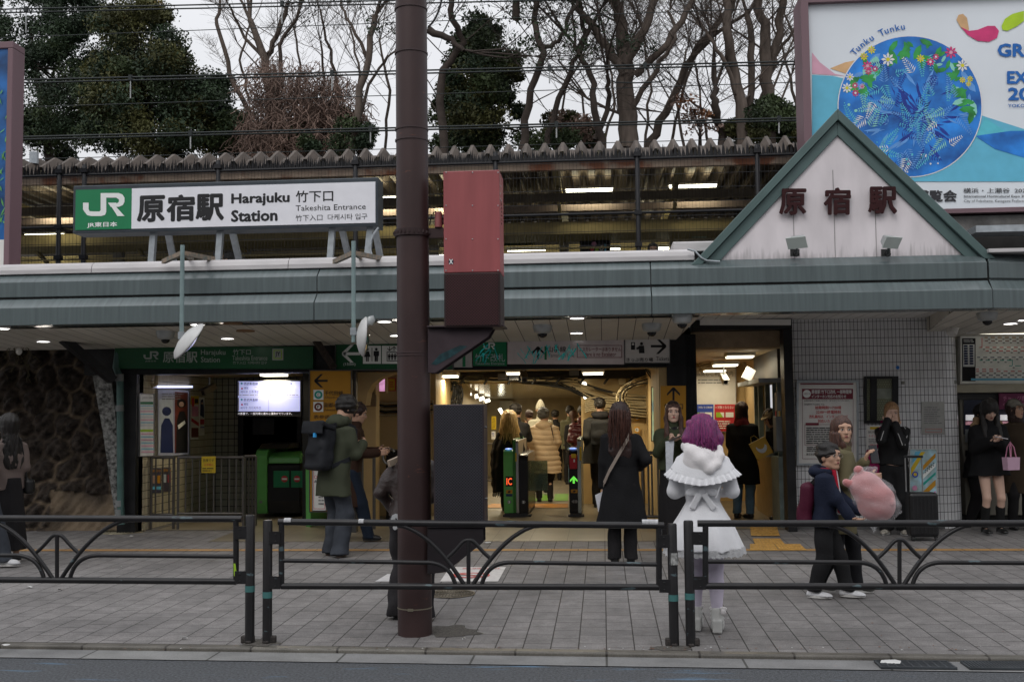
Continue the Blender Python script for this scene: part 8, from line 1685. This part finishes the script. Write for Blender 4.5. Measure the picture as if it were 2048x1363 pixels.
J = joints(1.74, lean=R(8), hip=(0,-.03), lh=(-.06,.30,1.20), rh=(.10,.30,1.22), lpole=(-.4,-.3,-.9), rpole=(.4,-.3,-.9), head=(R(-14),R(-38)), lf=(-.10,.02), rf=(.10,-.02), headfwd=.055, ldir=R(20), rdir=R(-35))
body(J, t, h=.009, female=False); hair(J, t, hblack, 'short', h=.007, vol=1.16)
olive_ = cloth('olive_parka_cotton', (.042,.047,.03), .8, bump=.12)
coat(J, t, olive_, .66, wid=1.15, sleeve=1.28, flare=1.08, nr=4, deep=1.2, amp=.006, hemy=0, name='parka'); trousers(J, t, cdjean, 1.28, hem=.035, bell=1.22, amp=.006)
nk = J['neck']; soft('hood', [ell(nk+V3(0,-.06,.02),(.13,.10,.085),rotm(.4,0,0)), cap(nk+V3(-.09,-.0,.035),nk+V3(-.04,.09,.01),.045), cap(nk+V3(.09,-.0,.035),nk+V3(.04,.09,.01),.045)], olive_, t, k=.03, disp=folds(.007,25,3))
shoes(J, t, shoeb, M('gum_sole',(.06,.04,.03),.6), size=1.06)
bk = J['chest']+V3(0,-.24,-.06); Rb = rotm(R(-8),0,0); bpk = cloth('backpack_black',(.014,.015,.018),.55,bump=.2,sheen=0); b_ = thing('backpack', 'black roll top backpack with a blue tag on the olive parka', 'backpack', t.location, rz=t.rotation_euler.z)
soft('pack_body', [boxp(bk, (.165,.085,.24), Rb, .05), boxp(bk+V3(0,-.05,-.13), (.15,.06,.10), Rb, .04), ell(bk+V3(0,-.08,.05),(.12,.03,.12),Rb)], bpk, b_, k=.03, disp=folds(.006,16,5)); soft('roll_top', [boxp(bk+V3(0,-.02,.24), (.185,.10,.028), rotm(R(-22),0,0), .02), boxp(bk+V3(0,-.11,.20), (.18,.02,.05), Rb, .015)], bpk, b_, k=.02, disp=folds(.005,18,6))
mb = MB(); mb.box(tuple(bk+V3(.055,-.145,.12)), tuple(bk+V3(.085,-.12,.165))); mb.build('blue_tag', M('tag_blue',(.03,.3,.65),.4), b_, local=True)
for sd in (-1,1): curve_strap(b_, [bk+V3(sd*.09,.03,.22), J['ls' if sd < 0 else 'rs']+V3(-sd*.07,-.02,.075), J['ls' if sd < 0 else 'rs']+V3(-sd*.05,.13,.0), J['chest']+V3(sd*.15,.14,-.10), J['waist']+V3(sd*.20,.02,-.0), bk+V3(sd*.13,.05,-.2)], .045, bpk, 'shoulder_strap', .01)
t = person(704, 1082, 'person in a long dark brown coat holding out a phone beyond the olive parka', R(-80))
J = joints(1.66, lean=R(5), lh=(-.10,.33,1.08), rh=(.08,.31,1.06), lpole=(-.45,-.4,-.9), rpole=(.45,-.4,-.9), head=(R(-5),R(-16)), lf=(-.07,-.22), rf=(.07,.20), rfz=0)
body(J, t, skin=skinm, ldir=(.1,1,.1), rdir=(0,1,.1)); hair(J, t, hbrown, 'short', vol=1.05); coat(J, t, cloth('brown_shearling',(.035,.018,.012)), .42, flare=1.1, sleeve=1.25, nr=5); trousers(J, t, cloth('navy_jeans',(.012,.018,.03)), 1.15, hem=.04); shoes(J, t, shoeb, soleb)
phone(t, (-.09,.47,1.10), (R(80),0,0), 'phone held out over the rail by the person in the brown coat'); 
t = person(820, 1238, 'person in a brown leather jacket and wide faded jeans mostly hidden behind the pole', R(-12), X=None)
J = joints(1.50, lean=R(6), lh=(-.17,.13,.80), rh=(.10,.25,.95), lpole=(-.6,-.7,0), head=(R(20),R(-20)), lf=(-.11,.02), rf=(.11,.0), sh=.105)
leath = M('brown_leather', (.028,.018,.016), .42, var=.3, scale=8, bump=.35, bscale=30)
body(J, t); hair(J, t, hbrown, 'short'); coat(J, t, leath, .80, name='leather_jacket', wid=1.08, sleeve=1.2, nr=6, amp=.007, fr=26, flare=1.0); trousers(J, t, cloth('faded_black_jeans',(.026,.024,.026),var=.3), 1.4, hem=.03, bell=1.15, amp=.009); shoes(J, t, shoeb, soleb)
mb = MB(); txt(mb, '9', (0,0,1,1), 0, bold=.05, map_=lambda a,b: Vector((-.10+.09*a, -.142, .70+.13*(1-b))), N=Vector((0,-1,0))); mb.build('pocket_print', M('print_pale',(.4,.41,.42),.6), t, local=True)
mb = MB(); mb.bar(V3(-.15,-.06,1.21), V3(-.09,.06,1.25), .03, .05); mb.build('shoulder_tab', M('tan_tab',(.3,.24,.18),.6), t, local=True)
t = person(1020, 1022, 'person with long blond hair in a black coat and fringed shawl entering the hall', R(8))
J = joints(1.50, lh=(-.12,.2,.95), rh=(.12,.2,.95), head=(0,0), lf=(-.08,.1), rf=(.08,-.1)); body(J, t, h=.011, face=False); hair(J, t, hblond, 'long', .36, vol=1.45); strands(J, t, hblond, .28, 80, 1.35, 4, .006, .12); coat(J, t, cblack, .55, wid=1.25, flare=1.25, sleeve=1.3, deep=1.1); trousers(J, t, cblack2, hem=.05, h=.012); shoes(J, t, shoeb, soleb)
soft('shawl', [loft([(.30,-.17,.0,.10,.09),(.6,-.15,0,.14,.12),(1.0,-.08,0,.19,.14),(1.2,-.02,0,.17,.13)], rip=lambda th,z: 1+.06*np.sin(th*9), k=.02)], cblack2, t, disp=folds(.006,18,2))
mb = MB(); rs = random.Random(3)
for k in range(16): x = -.26+.18*k/16; mb.tube([V3(x,-.06,.31), V3(x-.01,-.06,.25-rs.random()*.04)], .005, 4)
mb.build('fringe', cblack2, t, local=True)
t = person(1034, 1010, 'tall person with dark short hair in black ahead of the blond person', R(-15)); J = joints(1.66, head=(R(-20),0), rh=(.1,.25,1.3)); body(J, t, h=.011, face=False); hair(J, t, hblack, 'short', vol=1.1); coat(J, t, cblack2, .75, wid=1.15, sleeve=1.15); trousers(J, t, cblack2, hem=.05, h=.012); shoes(J, t, shoeb, soleb)
t = person(1090, 1003, 'person with greying short hair in a long beige quilted down coat between the two gates', R(2))
J = joints(1.58, lh=(-.13,.18,.96), rh=(.13,.18,.95), lpole=(-.5,-.8,-.4), rpole=(.5,-.8,-.4), head=(R(-32),0), lf=(-.10,.02), rf=(.09,-.02)); body(J, t, face=True, h=.010); hair(J, t, hgrey, 'short', vol=1.12)
beige = cloth('beige_down_nylon', (.42,.31,.20), .5, bump=.15, bscale=40, sheen=0); coat(J, t, beige, .50, name='down_coat', wid=1.5, sleeve=1.6, flare=1.1, puff=36, deep=1.3, ripple=.02, amp=.006, h=.009); trousers(J, t, cblack2, .95, hem=.06); shoes(J, t, shoeb, soleb)
nk = J['neck']; soft('hood', [ell(nk+V3(-.01,-.07,-.02),(.135,.09,.085),rotm(.3,0,0)), cap(nk+V3(-.10,0,0),nk+V3(-.03,.07,0),.045), cap(nk+V3(.10,0,0),nk+V3(.03,.07,0),.045)], beige, t, k=.03, disp=folds(.006,20,3))
curve_strap(t, [V3(.10,-.06,1.36), V3(.13,-.15,1.25), V3(.16,-.19,1.1), V3(.17,-.18,1.0)], .016, cblack2)
t = person(1083, 990, 'tall person in a pale grey knitted beanie ahead of the beige down coat', R(0)); J = joints(1.70, lh=(-.15,.1,.9), rh=(.16,.1,.9)); body(J, t, h=.011, face=False)
gk = cloth('grey_knit',(.33,.31,.25),bump=.8,bscale=50); soft('beanie', [ell(J['hp'](0,-.015,.045),(.083,.097,.095)), ell(J['hp'](0,-.02,.12),(.045,.05,.06),None,k=.04), loft([(J['hp'](0,0,.0)[2],J['head'][0],J['head'][1]-.015,.087,.1),(J['hp'](0,0,.05)[2],J['head'][0],J['head'][1]-.015,.086,.1)],k=.01)], gk, t, k=.02)
coat(J, t, cloth('light_grey_wool',(.30,.28,.22)), .72, wid=1.25, sleeve=1.3); trousers(J, t, cblack2, hem=.05, h=.012); shoes(J, t, shoew, solew)
def simple(px, py, label, H, hm, cm, hem=.8, rz=0., style='short', ln=.2, tm=None, wid=1.05, puff=0, sleeve=1.1, sm=None, head=(0,0), walk=0, **kw):
 t = person(px, py, label, rz); J = joints(H, head=head, lf=(-.08,walk), rf=(.08,-walk), **kw); body(J, t, h=.011, face=False); hair(J, t, hm, style, ln, h=.009); coat(J, t, cm, hem, wid=wid, puff=puff, sleeve=sleeve, h=.011); trousers(J, t, tm or cblack2, hem=.05, h=.012); shoes(J, t, sm or shoeb, soleb); return t, J
simple(1142, 968, 'person with neat short dark hair and an olive collar far ahead in the corridor', 1.66, hblack, cloth('olive_far',(.09,.085,.05)), .75)
simple(1150, 972, 'person with a long auburn ponytail in black walking in a long dark skirt', 1.55, hauburn, cblack2, .45, style='pony', ln=.25, walk=.12, head=(R(-20),0), tm=cjean, sm=shoeb)
simple(1060, 965, 'person glimpsed between the blond person and the grey beanie', 1.58, hbrown, cloth('brown_far',(.09,.05,.035)), .7)
simple(1112, 960, 'person with dark hair far down the corridor beside the beanie', 1.58, hblack, cblack2, .7)
t, J = simple(1168, 1000, 'person with black hair in a shiny burgundy down jacket at the right gate', 1.62, hblack, M('burgundy_nylon',(.055,.008,.012),.28,var=.2,scale=4), .80, wid=1.3, puff=30, sleeve=1.5, lh=(-.14,.15,.95), rh=(.1,.2,1.0), head=(R(10),R(-10)))
nk = J['neck']; soft('hood', [ell(nk+V3(.05,-.05,.0),(.16,.09,.07),rotm(.2,.3,0))], M('burgundy_hood',(.055,.008,.012),.28,var=.2,scale=4), t, disp=folds(.008,20,3))
t, J = simple(1203, 1014, 'tall person in a black hooded jacket with a black backpack at the right gate', 1.74, hblack, cloth('charcoal_nylon',(.022,.021,.020),.6), .70, wid=1.5, sleeve=1.5, lh=(-.17,.12,.92), rh=(.17,.12,.92), head=(R(-5),R(-5)))
nk = J['neck']; soft('hood', [ell(nk+V3(0,-.06,.01),(.13,.08,.07),rotm(.3,0,0)), cap(nk+V3(-.09,0,.03),nk+V3(.09,0,.03),.05)], cblack2, t, disp=folds(.006,20,3))
item_soft(t, [boxp((0,-.22,1.18),(.15,.08,.21),None,.06), ell((0,-.29,1.12),(.11,.03,.11))], 'backpack', cloth('backpack_matte',(.016,.016,.017)), 'black backpack worn by the tall hooded person at the right gate', 'backpack', disp=folds(.005,16,5))
t = person(1487, 1036, 'person in a black coat with dark red scarf and light blue jeans at the counter', R(-22))
J = joints(1.62, lean=R(3), lh=(-.1,.28,1.0), rh=(.12,.32,1.05), head=(R(-8),R(-8)), lf=(-.09,0), rf=(.10,-.02), ldir=0, rdir=R(-50)); body(J, t, h=.010, face=False); hair(J, t, hbrown, 'bob', .12); coat(J, t, cblack, .48, wid=1.3, sleeve=1.25, flare=1.15, deep=1.1); trousers(J, t, cjean, 1.0, hem=.07, bell=1.05); shoes(J, t, shoeb, soleb)
nk = J['neck']; soft('scarf', [loft([(nk[2]-.05,nk[0],nk[1],.13,.11),(nk[2]+.02,nk[0],nk[1],.10,.10),(nk[2]+.07,nk[0],nk[1],.08,.08)],k=.02), ell(nk+V3(-.05,.09,-.02),(.05,.04,.07))], cloth('dark_red_scarf',(.09,.01,.014),bump=.5,bscale=30), t, disp=folds(.008,25,7))
t = person(1566, 1040, 'person in a cream knitted cap and dark jacket leaning towards the counter window', R(118))
J = joints(1.58, lean=R(26), lh=(-.05,.32,.98), rh=(.1,.30,1.0), head=(R(-10),R(-30)), hip=(0,-.15)); body(J, t, face=True); hair(J, t, hbrown, 'bob', .08)
soft('cap', [ell(J['hp'](0,-.02,.045),V3(.089,.103,.08)*J['q'],J['hr']), ell(J['hp'](0,.05,.045),V3(.085,.075,.012)*J['q'],J['hr'],k=.01), ell(J['hp'](0,.03,-.06),(.09,.11,.085),J['hr'],k=.01,op=1)], cloth('cream_knit',(.36,.28,.17),bump=.9,bscale=60), t, k=.01)
coat(J, t, cblack2, .72, wid=1.15, sleeve=1.2); trousers(J, t, cblack2, hem=.05); shoes(J, t, shoeb, soleb)
bg_ = thing('tote_bag', 'mustard yellow square bag printed with a pale banana shape held at the counter', 'tote bag', W(1525,895,15.0)); T = Matrix.Translation(W(1522,896,14.75)) @ Matrix.Rotation(R(-27),4,'Y')
mb = MB(); mb.box((-.115,-.02,-.12),(.115,.02,.12), T=T); mb.build('bag', M('mustard_card',(.38,.22,.02),.55,var=.08), bg_, bevel=.006)
mb = MB(); pts = []
for a in np.linspace(2.9,6.2,12): pts.append((.07*math.cos(a), .02+.085*math.sin(a)))
for a in np.linspace(6.0,3.2,12): pts.append((.055*math.cos(a)+.0, .045+.055*math.sin(a)))
mb.poly([T@Vector((x+.01,-.0225,z+.0)) for x, z in pts]); mb.build('printed_fruit', M('print_pale_grey',(.42,.44,.46),.5), bg_)
mb = MB(); mb.tube([T@Vector((-.08,0,.12)), T@Vector((-.05,0,.19)), T@Vector((.0,0,.19)), T@Vector((.03,0,.12))], .005, 5); mb.build('handle', M('mustard_cord',(.3,.2,.03),.6), bg_)
t = person(1685, 1186, 'person with a brown bob in an olive coat walking with a phone beside the boy', R(-100))
J = joints(1.50, lean=R(2), lh=(-.06,.22,1.12), rh=(.12,.26,1.0), lpole=(-.3,-.5,-.9), rpole=(.3,-.5,-.9), head=(R(-72),R(2)), lf=(-.07,.12), rf=(.07,-.20), rfz=.02, rdir=0)
body(J, t, h=.0075, lips=lipm, mouth=.006, ldir=(.3,.3,1), lpalm=(0,.9,-.2), rdir=(-.5,.8,0)); hair(J, t, hwarm, 'bob', .16, vol=1.03, h=.007)
ol2 = cloth('khaki_olive_cotton',(.11,.095,.052),.8,bump=.12); coat(J, t, ol2, .52, wid=1.15, sleeve=1.3, flare=1.08, nr=4, deep=1.15, amp=.006)
nk = J['neck']; soft('collar', [loft([(nk[2]-.06,nk[0],nk[1],.11,.10),(nk[2]+.03,nk[0],nk[1]+.01,.088,.088),(nk[2]+.075,nk[0],nk[1]+.015,.084,.082)],k=.02), ell(J['hp'](0,.0,0),(.065,.075,.12),None,k=.01,op=1)], ol2, t, disp=folds(.005,25,3))
trousers(J, t, cloth('black_trousers',(.012,.012,.014)), 1.05, hem=.06); shoes(J, t, M('sneaker_dark',(.05,.05,.045),.6,var=.5,scale=30), solew)
phone(t, (-.07,.30,1.19), (R(15),0,R(-60)), 'black phone held up by the person in the olive coat', size=(.04,.005,.08))
t = person(1656, 1194, 'boy with glasses in a navy hooded fleece with a maroon backpack holding his hands out', R(-112))
J = joints(1.27, lean=R(3), lh=(-.06,.27,.73), rh=(.10,.24,.66), lpole=(-.3,-.6,-.9), rpole=(.3,-.6,-.9), head=(R(-32),R(4)), lf=(-.06,.15), rf=(.07,-.10), rfz=.0, rdir=0)
body(J, t, h=.007, hs=1.10, glasses=True, female=False, ldir=(.1,1,.15), rdir=(0,1,-.1), lpalm=(0,-.2,1), rpalm=(0,-.2,1), curl=(.35,.4), mouth=.004); hair(J, t, hblack, 'short', h=.007, vol=1.05, fringe=True)
coat(J, t, cnavy, .60, name='jacket', wid=1.3, sleeve=1.45, flare=1.0, amp=.005, deep=1.15); trousers(J, t, cloth('black_cargo',(.013,.013,.014)), 1.35, hem=.06, amp=.005); shoes(J, t, shoew, solew, size=1.25)
nk = J['neck']; soft('hood', [ell(nk+V3(0,-.085,-.0),(.11,.06,.055),rotm(.2,0,0)), cap(nk+V3(-.09,-.04,0),nk+V3(-.06,.03,-.01),.035), cap(nk+V3(.09,-.04,0),nk+V3(.06,.03,-.01),.035)], cnavy, t, k=.02, disp=folds(.005,25,3))
redl = cloth('red_lining',(.33,.012,.03)); soft('red_collar', [loft([(nk[2]-.03,nk[0],nk[1],.078,.07),(nk[2]+.03,nk[0],nk[1]+.0,.068,.066)],k=.01), cap(nk+V3(-.03,.075,-.0),nk+V3(-.035,.115,-.3),.014,.012), cap(nk+V3(.05,.075,-.0),nk+V3(.06,.115,-.33),.018,.02)], redl, t, h=.007)
soft('white_shirt', [cap(nk+V3(.01,.065,-.01),nk+V3(.015,.10,-.33),.03,.035)], cloth('white_cotton',(.5,.5,.5)), t, h=.007)
b_ = thing('backpack', 'maroon backpack on the back of the boy in navy', 'backpack', t.location, rz=t.rotation_euler.z); bk = J['chest']+V3(0,-.165,-.13); mr_ = cloth('maroon_nylon',(.06,.008,.022),.5,sheen=0)
soft('pack_body', [boxp(bk,(.12,.06,.185),rotm(R(-6),0,0),.05), ell(bk+V3(0,-.06,-.09),(.10,.03,.09))], mr_, b_, k=.03, disp=folds(.004,16,5))
for sd in (-1,1): curve_strap(b_, [bk+V3(sd*.07,.05,.17), nk+V3(sd*.095,-.01,.0), J['chest']+V3(sd*.135,.10,0), J['waist']+V3(sd*.15,.0,0), bk+V3(sd*.10,.06,-.16)], .035, cblack2, 'shoulder_strap', .008)
c = W(1745,990,8.9); pk = cloth('pink_plush',(.44,.16,.16),.9,bump=.5,bscale=120,sheen=.4); R_ = rotm(0,R(32),0)
p_ = thing('plush_toy', 'big pink plush toy wrapped in a clear plastic bag carried by the person in olive', 'plush toy', c)
o = soft('plush_body', [ell((0,0,0),(.155,.13,.235),rotm(0,R(-38),0)), ell((.03,0,-.10),(.15,.12,.12)), cap((-.10,0,.15),(-.115,-.01,.215),.038,.04,k=.01), cap((-.185,-.02,.10),(-.225,-.02,.115),.036,.034,k=.01), ell((.135,-.07,-.06),(.035,.04,.04),None,k=.01)], pk, p_, h=.009, k=.03, disp=folds(.005,14,2))
film = M('clear_bag_film',(.85,.87,.9),.08,var=0,alpha=.13,bump=.8,bscale=9,spec=.8)
p_.scale = (.9,.9,.9); soft('plastic_bag', [ell((0.01,0,-.0),(.178,.15,.262),rotm(0,R(-38),0)), ell((.04,0,-.11),(.175,.14,.14)), cap((.15,0,-.10),(.235,0,-.14),.05,.015,k=.02), cap((.0,0,-.2),(.0,0,-.33),.06,.008,k=.03), cap((-.04,0,.19),(-.02,0,.23),.03,.01), cap((-.0,-.02,.17),(.03,-.02,.235),.02,.012)], film, p_, h=.010, k=.03, disp=folds(.010,24,5))
t = person(1792, 1068, 'person with a bleached bob and black track top leaning at the tile wall', R(180)+R(-18))
J = joints(1.58, lh=(-.05,.15,1.31), rh=(.05,.15,1.36), lpole=(-.25,.3,-1), rpole=(.35,.3,-1), head=(R(14),R(-8)), lf=(-.09,.02), rf=(.10,.04), ldir=R(-15), rdir=R(15))
body(J, t, skin=skinp, h=.008, ldir=(.1,-.1,1), rdir=(-.3,-.1,1), lpalm=(0,-1,0), rpalm=(0,-1,0)); hair(J, t, hdye, 'bob', .12, fringe=True)
tb = cloth('track_top_black',(.012,.012,.013),.6,sheen=0); coat(J, t, tb, .84, name='track_top', wid=1.12, sleeve=1.25, ripple=.0, cuff=1.08); trousers(J, t, cloth('wide_black_trousers',(.012,.012,.013)), 1.3, hem=.05, bell=1.2)
shoes(J, t, M('sneaker_cream',(.3,.28,.24),.6,var=.5,scale=30), solew)
pip = M('white_piping',(.5,.5,.5),.5)
mb = MB()
for a, b, w_, sd in (('ls','le','lw',-1),('rs','re','rw',1)):
 off = V3(sd*.03,.062,0); mb.tube([J[a]+V3(-sd*.02,.05,.04), J[a]+off*.9+V3(0,0,-.05), (J[a]+J[b])/2+off*1.0, J[b]+off*.9], .0045, 5); mb.tube([J[b]+V3(0,.07,.0), (J[b]+J[w_])/2+V3(0,.058,0), J[w_]+V3(0,.045,-.03)], .0045, 5)
mb.build('piping', pip, t, local=True)
mag = cloth('magenta_fluff',(.20,.012,.07),.9,bump=1.0,bscale=60); item_soft(t, [boxp((.23,-.02,.86),(.085,.07,.17),rotm(0,.15,0),.06), cap((.19,.03,1.0),(.12,.06,1.36),.015,.018)], 'shoulder_bag', mag, 'fluffy magenta shoulder bag hanging beside the girl at the tile wall', 'bag', disp=folds(.012,45,4))
sx = W(1849,1030,13.2); s_ = thing('suitcase', 'black wheeled suitcase with raised handle standing by the tile wall', 'suitcase', (sx.x,13.3,gz(13.3))); bs = Vector((sx.x,13.3,gz(13.3)))
scm = M('suitcase_shell_black',(.014,.014,.015),.35,var=.2); mb = MB(); mb.box(bs+Vector((-.165,-.11,.05)), bs+Vector((.165,.11,.56))); mb.build('shell', scm, s_, bevel=.035)
mb = MB()
for i in range(7): x = -.13+i*.0433; mb.box(bs+Vector((x-.008,-.115,.09)), bs+Vector((x+.008,-.109,.52)))
mb.build('ribs', scm, s_, bevel=.003)
for dx in (-.13,.13):
 mb = MB(); mb.lathe([(.024,-.012),(.024,.012)], bs+Vector((dx,-.07,.025)), 12, T=Matrix.Rotation(R(90),4,'Y')); mb.box(bs+Vector((dx-.02,-.09,.04)), bs+Vector((dx+.02,-.05,.055))); mb.build('wheel', cablem, s_)
mb = MB()
for dx in (-.155,.035): mb.tube([bs+Vector((dx,.06,.56)), bs+Vector((dx,.06,.96))], .008, 8)
mb.build('handle_tube', steel, s_); mb = MB(); mb.box(bs+Vector((-.17,.045,.955)), bs+Vector((.05,.075,.985))); mb.build('grip', blackp, s_, bevel=.008)
board('picture_board', 'colourful abstract striped board leaning on the tile wall behind the suitcase', 'board', (1820,898,1873,1042), 14.0, M('board_yellow_base',(.42,.42,.3),.5,var=.4,scale=7,col2=(.3,.5,.6)), offw, .8, t=.02, items=[
 ('p',[(1822,935),(1842,903),(1850,903),(1822,950)],'yellow'), ('p',[(1846,930),(1871,905),(1871,914),(1846,940)],'orange'), ('p',[(1846,948),(1871,925),(1871,932),(1846,957)],'white'), ('p',[(1846,965),(1871,943),(1871,948),(1846,971)],'teal'), ('p',[(1846,982),(1871,958),(1871,970),(1846,994)],'orange'), ('p',[(1846,1003),(1871,980),(1871,986),(1846,1012)],'pink'), ('p',[(1830,903),(1842,901),(1832,918),(1824,925)],'sky'), ('d',1830,948,6,'blue'), ('d',1830,948,3.5,'yellow'), ('d',1829,975,5,'pink'), ('d',1832,1000,6,'ygreen'), ('d',1858,990,5,'ygreen'), ('d',1858,1010,6,'yellow'), *[('d',1850+(k%5)*4,939-(k%5)*3.4+(k//5)*5,1.1,'navy') for k in range(10)], ('p',[(1846,1020),(1871,1000),(1871,1006),(1846,1028)],'red')])
t = person(1985, 1067, 'person in a black fur hooded coat with bare legs and black knee socks', R(180)+R(6))
J = joints(1.60, lh=(.02,.26,1.13), rh=(.10,.27,1.12), lpole=(-.45,-.4,-.9), rpole=(.45,-.4,-.9), head=(R(0),R(-32)), lf=(-.10,.0), rf=(.10,.02), headfwd=.03)
body(J, t, skin=skinp, h=.008, ldir=(.4,.7,.1), rdir=(-.5,.7,.1), lpalm=(0,0,1), rpalm=(0,0,1)); hair(J, t, hblack, 'long', .36, front=True, fringe=True, vol=1.1); coat(J, t, cblack, .70, wid=1.42, sleeve=1.55, flare=1.02, deep=1.2, amp=.006)
nk = J['neck']; tan = cloth('tan_fur',(.32,.21,.12),bump=1.,bscale=120); soft('fur_trim', [cap(nk+V3(-.17,-.02,-.06),nk+V3(-.11,-.06,.03),.045), cap(nk+V3(.17,-.02,-.06),nk+V3(.11,-.06,.03),.045), cap(nk+V3(-.11,-.06,.03),nk+V3(.11,-.06,.03),.04)], tan, t, disp=folds(.008,50,4))
for a in ('l','r'):
 k_, an = J[a+'k'], J[a+'a']; mid = k_*.62+an*.38+V3(0,-.018,0); soft('sock', [cap(mid+(k_-mid)*.1, an+V3(0,0,.0), .056, .038)], cloth('sock_black',(.012,.012,.012)), t)
shoes(J, t, shoeb, M('sole_grey',(.2,.2,.2),.6))
mb = MB(); 
phone(t, (.02,.36,1.165), (R(78),0,R(80)), 'pale phone held by the girl in the fur hooded coat', M('phone_white',(.55,.52,.55),.3))
b_ = thing('gift_bag', 'small pink paper carrier bag held by the girl in the fur hooded coat', 'gift bag', loc2w(t,(-.12,.30,.78)), rz=t.rotation_euler.z+.3); pkb = M('pink_paper',(.50,.32,.42),.5,var=.05)
mb = MB(); mb.add([(-.085,-.04,0),(.085,-.04,0),(.085,.04,0),(-.085,.04,0),(-.095,-.045,.15),(.095,-.045,.15),(.095,.045,.15),(-.095,.045,.15)], [(0,3,2,1),(4,5,6,7),(0,1,5,4),(1,2,6,5),(2,3,7,6),(3,0,4,7)]); mb.build('bag', pkb, b_, local=True)
mb = MB(); 
for y in (-.04,.04): mb.tube([(-.04,y,.15),(-.03,y*.5,.27),(.0,0,.33),(.03,y*.5,.27),(.04,y,.15)], .007, 5)
mb.build('handle', M('pink_ribbon',(.5,.2,.3),.5), b_, local=True)
t = person(1953, 1050, 'person in black partly hidden behind the rounded tile wall end with cream sneakers', R(180)+R(60)); J = joints(1.55, lf=(-.08,.05), rf=(.08,-.05), lean=R(10)); 
for k in list(J): pass
body(J, t, h=.011, face=False); hair(J, t, hblack, 'short'); coat(J, t, cblack2, .62, wid=1.1, sleeve=1.2); trousers(J, t, cblack2, 1.2, hem=.08); shoes(J, t, M('sneaker_cream2',(.38,.34,.26),.6,var=.3,scale=30), solew)
t = person(2040, 1058, 'person in a grey cap and brown coat cut by the right edge of the picture', R(180)); J = joints(1.60, head=(R(30),0)); body(J, t, h=.011); hair(J, t, hbrown, 'bob', .14)
soft('cap', [ell(J['hp'](0,-.02,.055),(.09,.105,.075)), ell(J['hp'](0,.1,.05),(.07,.06,.012),None,k=.01), ell(J['hp'](0,.03,-.04),(.09,.12,.075),None,k=.01,op=1)], cloth('cap_grey',(.16,.15,.13)), t); coat(J, t, cloth('brown_coat_dark',(.04,.028,.018)), .45, wid=1.2, sleeve=1.2); trousers(J, t, cblack2, hem=.05); shoes(J, t, shoeb, soleb)
t = person(12, 1123, 'person in a dusty pink jacket and long black skirt at the left edge', R(60))
J = joints(1.58, lh=(-.1,.2,1.0), rh=(.12,.2,.98), head=(R(8),0), lf=(-.07,.08), rf=(.07,-.08)); body(J, t, face=False, h=.010); hair(J, t, hblack, 'long', .45, vol=1.12)
coat(J, t, cloth('dusty_pink_cotton',(.13,.10,.09),.75), .78, name='jacket', wid=1.2, sleeve=1.3, amp=.007, flare=1.02)
soft('skirt', [loft([(.13,0,-.0,.20,.20),(.5,0,0,.185,.17),(.9,0,0,.15,.12)], rip=lambda th,z: 1+.04*np.sin(th*8+z*4), k=.02)], cblack2, t, disp=folds(.005,14,4)); shoes(J, t, shoeb, solew)
item_soft(t, [boxp((.22,.02,.80),(.06,.12,.085),None,.04), cap((.2,.05,.87),(.1,-.02,1.35),.012,.014), cap((.2,-.05,.87),(.08,-.1,1.33),.012,.014)], 'handbag', M('black_leather',(.012,.012,.012),.35), 'black shoulder handbag of the person in dusty pink at the left edge', 'handbag')
t = person(-40, 1137, 'person in dark jeans and white sneakers cut off by the left edge', R(-85)); J = joints(1.68, lf=(-.08,.22), rf=(.08,-.2), rh=(.15,.12,.9)); body(J, t, face=False, h=.011, female=False); hair(J, t, hblack, 'short'); coat(J, t, cblack2, .8, wid=1.1, sleeve=1.2, name='jacket'); trousers(J, t, cdjean, 1.2, hem=.06); shoes(J, t, shoew, solew)
for px, py, lab in ((458,522,'person on the platform, only the top of the head showing under the station sign'),(1306,505,'person on the platform behind the fence beside the coping block')):
 Yq = 18.3; c = W(px, py-9, Yq); t = thing('person', lab, 'person', (c.x, Yq, c.z-1.55), rz=R(180 if px > 1000 else 90)); J = joints(1.62); body(J, t, h=.011, face=px > 1000); hair(J, t, hblack if px > 1000 else hgrey, 'short' if px < 1000 else 'bob', .12); coat(J, t, cloth('platform_coat',(.04,.04,.05)), .8); trousers(J, t, cblack2); shoes(J, t, shoeb, soleb)
